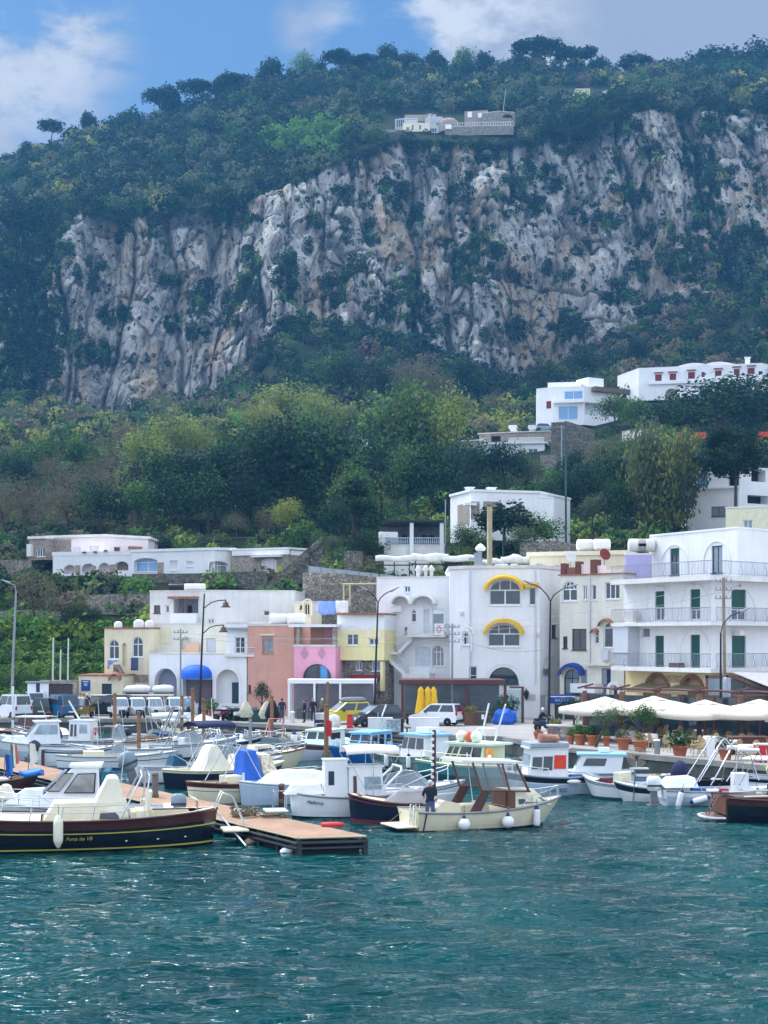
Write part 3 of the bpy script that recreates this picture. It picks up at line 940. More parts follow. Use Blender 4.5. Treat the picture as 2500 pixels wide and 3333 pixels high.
class Bld:
 def __init__(s,name,label,cat,pts,top,m,z0=.9,back=7.,ops=(),roof=coping_m,group=None,over=.05,rth=.14,name_wall='wall'):
  s.px=[p for p,d in pts]
  s.w=[Vector((*XD(p,d),0))for p,d in pts]
  py,D=top
  s.z1=EYE+(HZ-py)/FL*D-z0
  s.z0=z0
  c=sum(s.w,Vector((0,0,0)))/len(s.w)
  s.loc=Vector((c.x,c.y,z0))
  s.root=thing(name,label,cat,s.loc,0,group)
  s.segs=[]
  for a,b in zip(s.w[:-1],s.w[1:]):
   d=(b-a)
   ln=d.length
   d.normalize()
   n=Vector((d.y,-d.x,0))
   o=a-s.loc+Vector((0,0,z0))
   o.z=0
   M=Matrix(((d.x,n.x,0,o.x),(d.y,n.y,0,o.y),(0,0,1,0),(0,0,0,1)))
   s.segs.append((a,d,n,ln,M))
  s.ops=[[]for _ in s.segs]
  for op in ops:
   k,x0,y0,x1,y1=op[:5]
   o=dict(op[5])if len(op)>5 else{}
   si=o.get('seg',s.seg((x0+x1)/2))
   u0,z_a=s.uz(x0,y1,si)
   u1,z_b=s.uz(x1,y0,si)
   z_a=s.uz((x0+x1)/2,y1,si)[1]
   z_b=s.uz((x0+x1)/2,y0,si)[1]
   s.ops[si].append((k,u0,u1,max(z_a,.0),min(z_b,s.z1-.05),o))
  wm=MB()
  for si,(a,d,n,ln,M)in enumerate(s.segs):
   s._wall(wm,si,ln,M)
  nin=-sum((sg[2]for sg in s.segs),Vector((0,0,0))).normalized()
  A,B=s.w[0]-s.loc,s.w[-1]-s.loc
  A.z=B.z=0
  A2,B2=A+nin*back,B+nin*back
  up=Vector((0,0,s.z1))
  for p,q in((B,B2),(B2,A2),(A2,A)):
   wm.quad(p,q,q+up,p+up)
  wm.build(name_wall,m,s.root,fix=False)
  rp=[Vector((w.x-s.loc.x,w.y-s.loc.y,0))for w in s.w]+[B2,A2]
  cen=sum(rp,Vector((0,0,0)))/len(rp)
  rp=[p+(p-cen).normalized()*over for p in rp]
  if roof is not None:
   MB().prism([p+up+Vector((0,0,.003))for p in rp],(0,0,rth)).build('roof',roof,s.root)
  for si in range(len(s.segs)):
   for op in s.ops[si]:
    s._fill(si,*op)
 def seg(s,px):
  for i in range(len(s.px)-1):
   if px<s.px[i+1]:
    return i
  return len(s.px)-2
 def uz(s,px,py,si=None):
  si=s.seg(px)if si is None else si
  a,d,n,ln,M=s.segs[si]
  k=(px-1250)/FL
  u=(k*a.y-a.x)/(d.x-k*d.y)
  D=a.y+u*d.y
  return u,EYE+(HZ-py)/FL*D-s.z0
 def M(s,px):
  return s.segs[s.seg(px)][4]
 def _wall(s,wm,si,ln,M):
  H=[o for o in s.ops[si]if o[0]not in 'xX']
  us=sorted({0,ln,*[max(0,min(ln,h[i]))for h in H for i in(1,2)]})
  zs=sorted({0,s.z1,*[h[i]for h in H for i in(3,4)]})
  for u0,u1 in zip(us[:-1],us[1:]):
   for z0,z1 in zip(zs[:-1],zs[1:]):
    if u1-u0<1e-4 or z1-z0<1e-4:
     continue
    uc,zc=(u0+u1)/2,(z0+z1)/2
    if any(h[1]<uc<h[2]and h[3]<zc<h[4]for h in H):
     continue
    wm.quad((u0,0,z0),(u1,0,z0),(u1,0,z1),(u0,0,z1),0,M)
  for k,u0,u1,z0,z1,o in H:
   r=-o.get('r',.16)
   ah=s._ah(k,u0,u1,z0,z1,o)
   if ah:
    ar=arc(u0,u1,z1,ah)
    for(p,q),(p2,q2)in zip(ar[:-1],ar[1:]):
     wm.quad((p,0,q),(p2,0,q2),(p2,0,z1),(p,0,z1),0,M)
     wm.quad((p,0,q),(p,r,q),(p2,r,q2),(p2,0,q2),0,M)
    zt=z1-ah
   else:
    zt=z1
    wm.quad((u0,0,z1),(u0,r,z1),(u1,r,z1),(u1,0,z1),0,M)
   wm.quad((u0,0,z0),(u0,r,z0),(u0,r,zt),(u0,0,zt),0,M)
   wm.quad((u1,0,z0),(u1,0,zt),(u1,r,zt),(u1,r,z0),0,M)
   wm.quad((u0,0,z0),(u1,0,z0),(u1,r,z0),(u0,r,z0),0,M)
   if k=='n' and not o.get('in'):
    s._poly(wm,u0,u1,z0,z1,ah,r,M)
 def _ah(s,k,u0,u1,z0,z1,o):
  if 'ah' in o:
   return o['ah']*(z1-z0)
  return min((u1-u0)/2,z1-z0)if k in 'an' else 0
 def _poly(s,mb,u0,u1,z0,z1,ah,w,M,mi=0):
  pts=[(u0,w,z0),(u1,w,z0)]
  pts+=[(p,w,q)for p,q in arc(u0,u1,z1,ah)[::-1]]if ah else[(u1,w,z1),(u0,w,z1)]
  mb.add(pts,[tuple(range(len(pts)))],mi,False,M)
 def _fill(s,si,k,u0,u1,z0,z1,o):
  M=s.segs[si][4]
  r=-o.get('r',.16)
  ah=s._ah(k,u0,u1,z0,z1,o)
  fm=o.get('f',frame_w)
  if k in 'wa':
   t=o.get('t',.07)
   mb=MB()
   zt=z1-ah
   mb.box(u0,u0+t,r,r+.06,z0,zt,0,M).box(u1-t,u1,r,r+.06,z0,zt,0,M).box(u0,u1,r,r+.06,z0,z0+t,0,M)
   if ah:
    ar,ar2=arc(u0,u1,z1,ah),arc(u0+t,u1-t,z1-t,max(.02,ah-t))
    for i in range(len(ar)-1):
     mb.prism([(ar[i][0],r,ar[i][1]),(ar[i+1][0],r,ar[i+1][1]),(ar2[i+1][0],r,ar2[i+1][1]),(ar2[i][0],r,ar2[i][1])],(0,.06,0),0,M)
   else:
    mb.box(u0,u1,r,r+.06,z1-t,z1,0,M)
   n=o.get('n',2)
   zb=z0+(z1-z0)*o['bar']if 'bar' in o else(zt if ah and ah>.3 else None)
   for i in range(1,n):
    uu=u0+(u1-u0)*i/n
    mb.box(uu-t*.5,uu+t*.5,r,r+.05,z0,zb or z1-t,0,M)
   if zb:
    mb.box(u0,u1,r,r+.055,zb-t*.5,zb+t*.5,0,M)
    n2=o.get('n2',n)
    for i in range(1,n2):
     uu=u0+(u1-u0)*i/n2
     x_=abs(2*i/n2-1)
     mb.box(uu-t*.35,uu+t*.35,r,r+.045,zb,(zt+ah*math.sqrt(1-x_*x_)if ah else z1)-.02,0,M)
   if o.get('sill',1):
    mb.box(u0-.06,u1+.06,-.02,.09,z0-.06,z0+.001,0,M)
   fo=mb.build('window',fm,s.root)
   mb=MB()
   s._poly(mb,u0+.02,u1-.02,z0+.02,z1-.02,max(0,ah-.02)if ah else 0,r+.02,M)
   mb.build('pane',o.get('g',pane_m),fo,fix=False)
   if 'blind' in o:
    MB().box(u0+.03,u1-.03,r+.03,r+.075,z1-(z1-z0)*o['blind'],z1-.02,0,M).build('blind',o.get('bm',greenb),fo)
   if 'shut' in o:
    pass
  elif k in 'db':
   mb=MB()
   if ah:
    s._poly(mb,u0,u1,z0,z1,ah,r+.03,M)
   else:
    mb.box(u0,u1,r,r+.05,z0,z1,0,M)
    nn=max(3,int((z1-z0)/.12))if k=='b' else 0
    for i in range(nn):
     zz=z0+(z1-z0)*(i+.5)/nn
     mb.box(u0+.03,u1-.03,r+.05,r+.065,zz-.035,zz+.035,0,M)
    if k=='d':
     for(a_,c_)in((.1,.46),(.54,.92)):
      for(e_,f_)in((.08,.47),(.53,.92)):
       mb.box(u0+(u1-u0)*e_,u0+(u1-u0)*f_,r+.05,r+.07,z0+(z1-z0)*a_,z0+(z1-z0)*c_,0,M)
   mb.build('shutter' if k=='b' else 'door',o.get('m',blued),s.root,fix=not ah)
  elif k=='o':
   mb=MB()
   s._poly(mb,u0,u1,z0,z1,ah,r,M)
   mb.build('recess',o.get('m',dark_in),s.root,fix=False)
  elif k=='x':
   MB().box(u0,u1,o.get('w0',0),o.get('w',.03),z0,z1,0,M).build(o.get('nm','panel'),o['m'],s.root,bev=o.get('bev',0))
 def arch_trim(s,x0,y0,x1,y1,w=.14,out=.07,m=None,n=14,nm='arch_trim'):
  si=s.seg((x0+x1)/2)
  M=s.segs[si][4]
  u0,z0=s.uz(x0,y1,si)
  u1,z1=s.uz(x1,y0,si)
  ah=min((u1-u0)/2,z1-z0)
  a1,a0=arc(u0,u1,z1,ah,n),arc(u0+w,u1-w,z1-w,ah-w,n)
  mb=MB()
  for i in range(n):
   mb.prism([(a0[i][0],0,a0[i][1]),(a0[i+1][0],0,a0[i+1][1]),(a1[i+1][0],0,a1[i+1][1]),(a1[i][0],0,a1[i][1])],(0,out,0),0,M)
  if z1-ah>z0+.05:
   mb.box(u0,u0+w,0,out,z0,z1-ah,0,M).box(u1-w,u1,0,out,z0,z1-ah,0,M)
  return mb.build(nm,m or white,s.root)
 def hood(s,x0,y0,x1,y1,dep,m,drop=.25,n=14,nm='awning',scal=True):
  """Barrel awning over an arch, with a scalloped valance."""
  si=s.seg((x0+x1)/2)
  M=s.segs[si][4]
  u0,z0=s.uz(x0,y1,si)
  u1,z1=s.uz(x1,y0,si)
  a=arc(u0,u1,z1,z1-z0,n*2)
  k=dep/max(.01,dep)
  mb=MB()
  uc,zc=(u0+u1)/2,z0
  rows=[]
  for f,w,dz in((1,.0,0),(.99,dep*.5,-.02),(.95,dep,-.10)):
   rows.append([(uc+(p-uc)*f,w,zc+(q-zc)*f+dz)for p,q in a])
  last=[]
  for i,(p,q)in enumerate(a):
   f=.95-drop*(.75 if scal and i%2 else 1.0)/max(.6,(u1-u0)/2)
   last.append((uc+(p-uc)*f,dep*.99,zc+(q-zc)*f-.10))
  rows.append(last)
  mb.loft(rows,0,False,False,False,M)
  return mb.build(nm,m,s.root,solid=.025)
 def slab(s,px0,px1,py,out,th=.18,rail=None,rh=.95,nm='balcony',m=None,solid=None,step=.13,si=None,ends=True,wavy=False):
  si=s.seg((px0+px1)/2)if si is None else si
  M=s.segs[si][4]
  u0,z=s.uz(px0,py,si)
  u1,_=s.uz(px1,py,si)
  mb=MB().box(u0,u1,0,out,z-th,z,0,M)
  o=mb.build(nm,m or white2,s.root)
  if rail is not None:
   rb=MB()
   e=out-.06
   rb.box(u0,u1,e-.02,e+.02,z+rh-.04,z+rh,0,M)
   rb.box(u0,u1,e-.012,e+.012,z+.08,z+.11,0,M)
   k=max(2,int((u1-u0)/step))
   for i in range(k+1):
    uu=u0+(u1-u0)*i/k
    h=.014 if i%8 else .024
    if wavy:
     rb.tube([(uu,e,z),(uu,e+.05,z+rh*.3),(uu,e-.03,z+rh*.65),(uu,e,z+rh)],h*.9,4,0,M=M)
    else:
     rb.box(uu-h/2,uu+h/2,e-h/2,e+h/2,z,z+rh,0,M)
   if ends:
    for uu in(u0+.03,u1-.03):
     rb.box(uu-.015,uu+.015,0,e,z+rh-.04,z+rh,0,M)
     for i in range(1,int(e/step)):
      rb.box(uu-.007,uu+.007,i*step,i*step+.014,z,z+rh,0,M)
   rb.build('railing',rail,o)
  if solid is not None:
   MB().box(u0,u1,out-.12,out,z,z+rh,0,M).box(u0,u0+.12,0,out-.12,z,z+rh,0,M).box(u1-.12,u1,0,out-.12,z,z+rh,0,M).build('parapet',solid,o)
  return o
 def bx(s,nm,x0,y0,x1,y1,w0,w1,m,bev=0.,si=None):
  si=s.seg((x0+x1)/2)if si is None else si
  M=s.segs[si][4]
  u0,za=s.uz(x0,y1,si)
  u1,zb=s.uz(x1,y0,si)
  return MB().box(u0,u1,w0,w1,za,zb,0,M).build(nm,m,s.root,bev=bev)
 def pt(s,px,py,w=0.):
  si=s.seg(px)
  u,z=s.uz(px,py,si)
  return s.segs[si][4]@Vector((u,w,z))
 def text(s,txt,px,py,size,m,w=.02,name='lettering',bold=0.):
  si=s.seg(px)
  a,d,n,ln,M=s.segs[si]
  p=s.pt(px,py,w)
  R_=Matrix(((d.x,0,n.x,p.x),(d.y,0,n.y,p.y),(0,1,0,p.z),(0,0,0,1)))
  return letters(txt,size,m,s.root,R_,name,bold=bold)
 def chimney(s,px,py,hgt,w,m,back=1.5,nm='chimney',cap=True):
  u,z=s.uz(px,py)
  M=s.M(px)
  mb=MB().box(u-w/2,u+w/2,-back-w,-back,s.z1+.14,z,0,M)
  if cap:
   mb.box(u-w*.65,u+w*.65,-back-w*1.15,-back+w*.15,z,z+.08,0,M)
  return mb.build(nm,m,s.root)
def Q(ox,oy,ops,s=2.37):
 r=[]
 for o in ops:
  r.append((o[0],ox+o[1]/s,oy+o[2]/s,ox+o[3]/s,oy+o[4]/s)+tuple(o[5:]))
 return r
def zx(o,x,s=2.37):
 return o+x/s
def zpy(py,D):
 return EYE+(HZ-py)/FL*D
Z5,Z6,Z7,Z8=(0,1700),(600,1700),(1200,1700),(1800,1700)
GB=dict(m=greenb)
b=Bld('kiosk_building','low cream building with a blue poster beside its dark door','building',[(256,126.5),(402,126)],(2200,126.3),cream,back=4,roof=tilem,over=.15,rth=.12,ops=Q(*Z5,[('x',628,1217,697,1300,dict(m=mat('blue_poster','2f4a8c',.6),w=.04,nm='poster')),('d',785,1245,862,1326,dict(m=blued)),('x',640,1226,685,1232,dict(m=white,w=.05,nm='poster_line')),('x',650,1240,675,1262,dict(m=mat('poster_print','9fb0d8',.7),w=.05,nm='poster_print'))]))
b.hood(357,2187,396,2212,.5,tilem,.1,scal=False,nm='porch_hood')
b=Bld('cream_house','cream house with two pointed arch windows and an outside stair','house',[(340,130),(486,128.6)],(2047,129.5),cream,back=7,roof=tilem,over=.1,rth=.12,ops=Q(*Z5,[('a',838,905,918,1055,dict(ah=.34)),('n',943,930,978,1110,dict(r=.3)),('a',1020,880,1103,1040,dict(ah=.38)),('x',1010,1175,1145,1235,dict(m=stone_f,w=.05,nm='stone_facing'))]))
M=b.M(400)
pl=[b.uz(zx(0,x),zx(1700,y))for x,y in((930,1075),(1025,1225),(1025,1330),(870,1330),(870,1120))]
MB().prism([(u,.03,max(0,z))for u,z in pl],(0,.9,0),0,M).build('stair_wall',cream,b.root)
mb=MB()
for i in range(9):
 u0,zz=b.uz(zx(0,945+i*9),zx(1700,1085+i*15))
 mb.box(u0,u0+.35,.95,1.6,max(0,zz-.9),zz-.1,0,M)
mb.build('stair',stone_f,b.root)
for px,py,sz in((362,2038,.35),(430,2040,.45),(465,2039,.4)):
 q=b.pt(px,py,-1.2)
 MB().lathe((q.x,q.y,b.z1+.1),[(sz,0),(sz,sz*1.1),(sz*.6,sz*1.5),(.05,sz*1.6)],12).build('roof_tank',white2,b.root)
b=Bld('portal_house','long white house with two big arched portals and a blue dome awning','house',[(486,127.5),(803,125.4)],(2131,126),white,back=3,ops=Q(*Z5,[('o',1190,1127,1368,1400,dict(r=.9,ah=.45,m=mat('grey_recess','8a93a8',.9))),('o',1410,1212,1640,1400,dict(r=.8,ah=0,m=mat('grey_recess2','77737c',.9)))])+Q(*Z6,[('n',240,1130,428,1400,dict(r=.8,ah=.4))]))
b.arch_trim(zx(0,1178),zx(1700,1112),zx(0,1380),2290,.16,.06)
b.arch_trim(zx(600,230),zx(1700,1117),zx(600,440),2290,.2,.06)
M=b.M(750)
u0,z0=b.uz(zx(600,345),2326)
u1,z1=b.uz(zx(600,428),zx(1700,1237))
MB().box(u0,u1,-.78,-.7,0,z1,0,M).build('door',blued,b.root)
u0,z0=b.uz(zx(0,1500),2326);u1,z1=b.uz(zx(0,1605),zx(1700,1232))
MB().box(u0,u1,-.78,-.72,0,z1,0,M).build('door',mat('mauve_door','7a6470',.7),b.root)
u0,z0=b.uz(590,2208);u1,z1=b.uz(690,2164)
uc,ru=(u0+u1)/2,(u1-u0)/2
rows=[]
for i in range(7):
 th=PI/2*i/6
 rows.append([(uc-ru*math.cos(PI*j/12)*math.cos(th)**.8 if i<6 else uc,1.5*math.sin(PI*j/12)*math.cos(th)**.8 if i<6 else 0,z0+.25+(z1-z0-.25)*math.sin(th))for j in range(13)])
rows=[[(p[0],p[1],z0)for p in rows[0]]]+rows
mb=MB().loft(rows,0,False,False,False,M)
aw=mb.build('awning',blue_cloth,b.root,solid=.03)
b=Bld('setback_house','pale upper storey with a curved orange parapet above the arched portals','house',[(488,130.6),(742,129)],(2034,130),palecream,z0=zpy(2131,128)+.0,back=3,ops=Q(*Z5,[('n',1397,882,1470,1010,dict(r=.3)),('x',1150,812,1312,935,dict(m=cream,w=.05)),('d',1592,892,1665,1017,dict(m=greyd)),('x',1200,953,1237,1010,dict(m=white,w=.25,nm='air_conditioner'))]))
mb=MB()
pl=[b.uz(zx(0,x),zx(1700,y))for x,y in((1405,1018),(1405,985),(1440,975),(1462,938),(1490,930),(1545,930),(1545,1018))]
mb.prism([(u,.25,max(z,0.02))for u,z in pl],(0,.15,0),0,b.segs[0][4]).build('curved_parapet',mat('orange_plaster','d8b292',.9),b.root)
b=Bld('white_balcony_house','small white house front with a glass balcony left of the terracotta house','house',[(738,126.3),(838,125.6)],(2030,126),white,z0=zpy(2131,126.),back=3,ops=Q(*Z6,[('w',390,885,467,1012,dict(n=2)),('x',330,812,545,828,dict(m=galv,w=.5,nm='rolled_awning'))]))
b.slab(740,838,2130,.7,rail=railw,rh=.6,step=.5)
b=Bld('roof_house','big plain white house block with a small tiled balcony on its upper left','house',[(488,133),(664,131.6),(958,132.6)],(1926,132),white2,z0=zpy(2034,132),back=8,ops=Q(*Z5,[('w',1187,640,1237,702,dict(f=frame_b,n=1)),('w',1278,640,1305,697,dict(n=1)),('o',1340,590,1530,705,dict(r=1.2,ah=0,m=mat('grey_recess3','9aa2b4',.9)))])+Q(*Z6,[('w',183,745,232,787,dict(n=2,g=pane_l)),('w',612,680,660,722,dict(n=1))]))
b.bx('tiled_canopy',zx(0,1318),zx(1700,572),zx(0,1535),zx(1700,590),-.2,.7,tilem)
b.bx('canopy_post',zx(0,1425),zx(1700,590),zx(0,1437),zx(1700,705),.5,.58,frame_b)
b.bx('canopy_post',zx(0,1455),zx(1700,590),zx(0,1467),zx(1700,700),.5,.58,frame_b)
b.bx('balcony_wall',zx(0,1335),zx(1700,702),zx(0,1530),zx(1700,785),.02,.6,white)
b.bx('window_recess',zx(0,1405),zx(1700,640),zx(0,1440),zx(1700,705),-1.1,-1.0,dark_in)
for px,w in((612,.9),(575,1.3)):
 q=b.pt(px,1920,-1.5)
 MB().lathe((0,0,0),[(.28,-w),(.3,-w+.05),(.3,w-.05),(.28,w)],12,M=Matrix.Translation((q.x,q.y,b.z1+.45))@Matrix.Rotation(PI/2,4,'Y')).build('roof_tank',iron if px==575 else white2,b.root)
b=Bld('bell_arch_house','small cream stair house with an arched door under a round gable','house',[(958,131),(1012,130.6)],(1962,131),cream,z0=zpy(2034,131),back=3,ops=Q(*Z6,[('a',925,600,968,715,dict(g=dark_in,f=cream)),('w',893,640,910,668,dict(n=1,f=frame_b))]))
b.arch_trim(zx(600,912),zx(1700,588),zx(600,990),zx(1700,720),.14,.1,cream)
b=Bld('terracotta_house','terracotta house with one tall curtained window','house',[(806,125.3),(957,123.4)],(2037,124.5),terra,back=9,ops=Q(*Z6,[('w',600,888,685,1010,dict(n=2,f=mat('ochre_frame','b58a6a',.7),g=pane_l)),('w',493,1255,515,1318,dict(n=1,f=frame_b)),('x',590,862,705,873,dict(m=cream,w=.18,nm='drip_ledge'))]))
for px,w in((878,.75),(936,.75)):
 q=b.pt(px,2030,-1.5)
 MB().lathe((0,0,0),[(.35,-w),(.45,-w+.1),(.45,w-.1),(.35,w)],12,M=Matrix.Translation((q.x,q.y,b.z1+.55))@Matrix.Rotation(PI/2,4,'Y')).build('roof_tank',white2,b.root)
st=thing('stone_stair','stone stair with a handrail climbing along the terracotta house','stair',G(905,2322,.93),0)
mb=MB()
for i in range(14):
 mb.box(i*.22,i*.22+.24,-1.6,-.3,0,.2+i*.19)
mb.build('steps',stone_f,st)
mb=MB().tube([(-.2,-1.6,1.1),(3.0,-1.6,3.75)],.03,5)
for i in range(4):
 mb.tube([(i,-1.6,.2+i*.86),(i,-1.6,1.27+i*.86)],.02,5)
mb.build('handrail',railw,st)
b=Bld('pink_house','pink house with a big half round window and two diamonds on its terrace wall','house',[(957,121.5),(1092,120.7)],(2105,121),pinkp,back=7,ops=Q(*Z6,[('a',912,1092,1135,1206,dict(r=.3,n=2,n2=2,f=blued)),('x',1045,1105,1098,1203,dict(m=mat('blue_curtain','5aa0d8',.6),w0=-.28,w=-.22,nm='curtain'))]))
for cx in(927,1060):
 u,z=b.uz(zx(600,cx),zx(1700,1010))
 MB().prism([(u-.33,0.004,z),(u,.004,z-.5),(u+.33,.004,z),(u,.004,z+.5)],(0,.05,0),0,b.M(1000)).build('diamond',mat('dusty_pink_tile','b8899a',.7),b.root)
b.arch_trim(zx(600,893),zx(1700,1072),zx(600,1150),zx(1700,1206),.1,.03,pinkp)
b.bx('terrace_back_wall',zx(600,890),2035,zx(600,1003),2104,-3.2,-3,terra)
b.bx('terrace_back_wall',zx(600,1003),2035,zx(600,1142),2104,-3.2,-3,pinkp)
b.bx('terrace_window',zx(600,1062),zx(1700,852),zx(600,1135),zx(1700,950),-2.98,-2.9,pane_l)
b.bx('terrace_roof',zx(600,808),zx(1700,787),zx(600,1172),zx(1700,808),-3.2,.2,white)
b.bx('terrace_post',zx(600,860),zx(1700,808),zx(600,890),zx(1700,962),-.4,0,stone_f)
b.bx('terrace_post',zx(600,1143),zx(1700,808),zx(600,1170),zx(1700,962),-.4,0,stone_f)
yz=zpy(zx(1700,1065),121.5)
b=Bld('yellow_house','narrow house with a white top, yellow middle and tiled eaves','house',[(1097,122.2),(1251,121.2)],(zx(1700,830),121.7),yellowp,z0=yz,back=7,roof=None,ops=Q(*Z6,[('w',1253,862,1343,948,dict(n=2)),('w',1424,895,1500,948,dict(n=2))]))
u_top=b.z1
mb=MB()
mb.box(0,b.segs[0][3],-6.9,-.02,b.z1,b.z1+(1065-715)/2.37/FL*121.7-b.z1,0,b.M(1150)).build('upper_wall',white,b.root)
b.z1+=(830-715)/2.37/FL*121.7
b.bx('tiled_eaves',zx(600,1190),zx(1700,700),zx(600,1545),zx(1700,716),-6.9,.35,tilem)
b.arch_trim(zx(600,1243),zx(1700,793),zx(600,1345),zx(1700,862),.1,.03)
b.arch_trim(zx(600,1415),zx(1700,793),zx(600,1510),zx(1700,895),.1,.03)
b.bx('drain_pipe',zx(600,1178),zx(1700,800),zx(600,1186),2210,.02,.12,white)
b.z0+=0
lowst=Bld('stone_ground_floor','dark stone ground floor with two small windows and a red sign board under the yellow house','building',[(1092,122.9),(1253,121.9)],(zx(1700,1066),122.4),stone,back=5,roof=None,ops=Q(*Z6,[('w',1325,1072,1367,1142,dict(n=2)),('w',1443,1068,1515,1147,dict(n=1,g=pane_l)),('x',1290,1175,1512,1207,dict(m=mat('red_fascia','8c2a30',.6),w=.5,nm='sign_board')),('x',1525,1065,1548,1300,dict(m=yellowp,w=.6,nm='pilaster'))]))
D0=117.0
c0=Vector((*XD(937,D0),.93))
cons=thing('conservatory','glass conservatory in a white frame in front of the pink house','conservatory',c0,0)
W_=XD(1222,D0)[0]-c0.x
Hc=zpy(2212,D0)-.93
mb=MB()
for px in(937,1020,1104,1216):
 x=XD(px,D0)[0]-c0.x
 mb.box(x,x+.16,0,.16,0,Hc-.3)
 mb.box(x,x+.16,3.0,3.16,0,Hc-.3)
mb.box(-.02,W_+.1,-.03,.19,Hc-.3,Hc).box(-.02,W_+.1,.19,3.2,Hc-.08,Hc+.0)
mb.build('frame',frame_w,cons)
for a,c in((937,1020),(1020,1104),(1104,1216)):
 x0,x1=XD(a,D0)[0]-c0.x+.17,XD(c,D0)[0]-c0.x-.01
 MB().box(x0,x1,.07,.09,.05,Hc-.31).build('pane',glass_clear(),cons)
MB().box(.3,W_-.2,3.0,3.05,.0,Hc-.35).build('back_wall',mat('mauve_inside','8a7484',.8,var=.4,scale=.8),cons)
mb=MB()
for i in range(7):
 mb.box(.6+i*.85,1.1+i*.85,1.2,1.8,0,.8)
mb.build('furniture',mat('dark_furniture','4a4046',.7,var=.4),cons)
b=Bld('stair_house','old white house with twin vaulted canopies and a zigzag outside stair','house',[(1226,125.2),(1466,123.6)],(zx(1700,432),124.8),mat('stair_house_plaster','eaeaeb',.85,var=.08,scale=.5,streak=.10),back=9,ops=Q(*Z7,[('w',275,492,322,540,dict(n=2)),('a',328,672,368,770,dict(ah=.3,n=1)),('w',490,668,582,862,dict(n=1,g=pane_l,blind=.2,bm=frame_w)),('w',280,808,300,862,dict(n=1,f=frame_b)),('d',425,672,468,862,dict(m=mat('white_door','cfd4dc',.6))),('d',362,962,478,1112,dict(m=mat('white_door','cfd4dc',.6))),('a',488,952,578,1112,dict(n=3,ah=.3,g=pane_l,r=.35)),('x',155,1170,185,1212,dict(m=galv,w=.12,nm='letter_box')),('x',185,642,260,692,dict(m=white,w=.3,nm='air_conditioner'))]))
b.slab(zx(1200,325),zx(1200,615),zx(1700,872),1.3,.14,rail=railw,rh=.9,step=.2)
for x0,x1 in((190,345),(345,530)):
 u0,za=b.uz(zx(1200,x0),zx(1700,632));u1,zb=b.uz(zx(1200,x1),zx(1700,560))
 a1,a0=arc(u0,u1,zb,zb-za,12),arc(u0+.15,u1-.15,zb-.14,zb-za-.14,12)
 mb=MB()
 for i in range(12):
  mb.prism([(a0[i][0],.01,a0[i][1]),(a0[i+1][0],.01,a0[i+1][1]),(a1[i+1][0],.01,a1[i+1][1]),(a1[i][0],.01,a1[i][1])],(0,1.1,0),0,b.M(1300))
 mb.build('vault_canopy',white2,b.root)
def flight(b,x0,y0,x1,y1,w0,w1,n,m,rail=True):
 mb=MB()
 M=b.M((x0+x1)/2)
 ua,za=b.uz(x0,y0);ub,zb=b.uz(x1,y1)
 for i in range(n):
  u_,z_=ua+(ub-ua)*i/n,za+(zb-za)*(i+1)/n
  du=(ub-ua)/n
  mb.box(min(u_,u_+du),max(u_,u_+du),w0,w1,z_-.34,z_-(i%2)*.002,0,M)
 o=mb.build('stair',m,b.root)
 if rail:
  rb=MB()
  for k in range(0,n+1):
   u_,z_=ua+(ub-ua)*k/n,za+(zb-za)*k/n
   rb.box(u_-.012,u_+.012,w1-.05,w1-.03,z_,z_+.95,0,M)
  rb.tube([(ua,w1-.04,za+.95),(ub,w1-.04,zb+.95)],.025,5,0,M=M)
  rb.build('railing',railw,o)
flight(b,zx(1200,320),zx(1700,1160),zx(1200,160),zx(1700,1015),.9,1.8,11,white)
flight(b,zx(1200,245),zx(1700,1000),zx(1200,355),zx(1700,885),.05,.85,9,white)
b.bx('landing',zx(1200,130),zx(1700,1003),zx(1200,265),zx(1700,1016),0,1.8,white)
b.bx('lower_terrace',zx(1200,300),zx(1700,1162),zx(1200,510),zx(1700,1205),0,1.9,white2)
b.bx('terrace_wall',zx(1200,355),zx(1700,1110),zx(1200,502),zx(1700,1162),1.6,1.68,glass_clear('frosted_panel',(.7,.75,.8),.6))
for x in(360,418,462):
 q=b.pt(zx(1200,x),zx(1700,420),-1)
 MB().lathe((q.x,q.y,b.z1),[(.14,0),(.16,.6),(.3,.7),(.1,1.0),(.02,1.1)],8).build('chimney_pot',white2,b.root)
q=b.root.location+b.pt(zx(1200,571),zx(1700,826),1.32)
sg=thing('cross_sign','white square sign with a red and white cross on the balcony of the stair house','sign',q,0)
sg.scale=(.52,.8,.52)
MB().box(-.7,.7,-.05,.05,-.88,.88).build('board',white,sg,bev=.02)
red=mat('sign_red','c2203a',.5,var=.02)
mb=MB()
for sx in(-1,1):
 for sz_ in(-1,1):
  mb.box(min(sx*.08,sx*.18),max(sx*.08,sx*.18),-.07,-.052,min(sz_*.10,sz_*.65),max(sz_*.10,sz_*.65))
  mb.box(min(sx*.20,sx*.52),max(sx*.20,sx*.52),-.07,-.052,min(sz_*.10,sz_*.24),max(sz_*.10,sz_*.24))
mb.build('cross',red,sg)
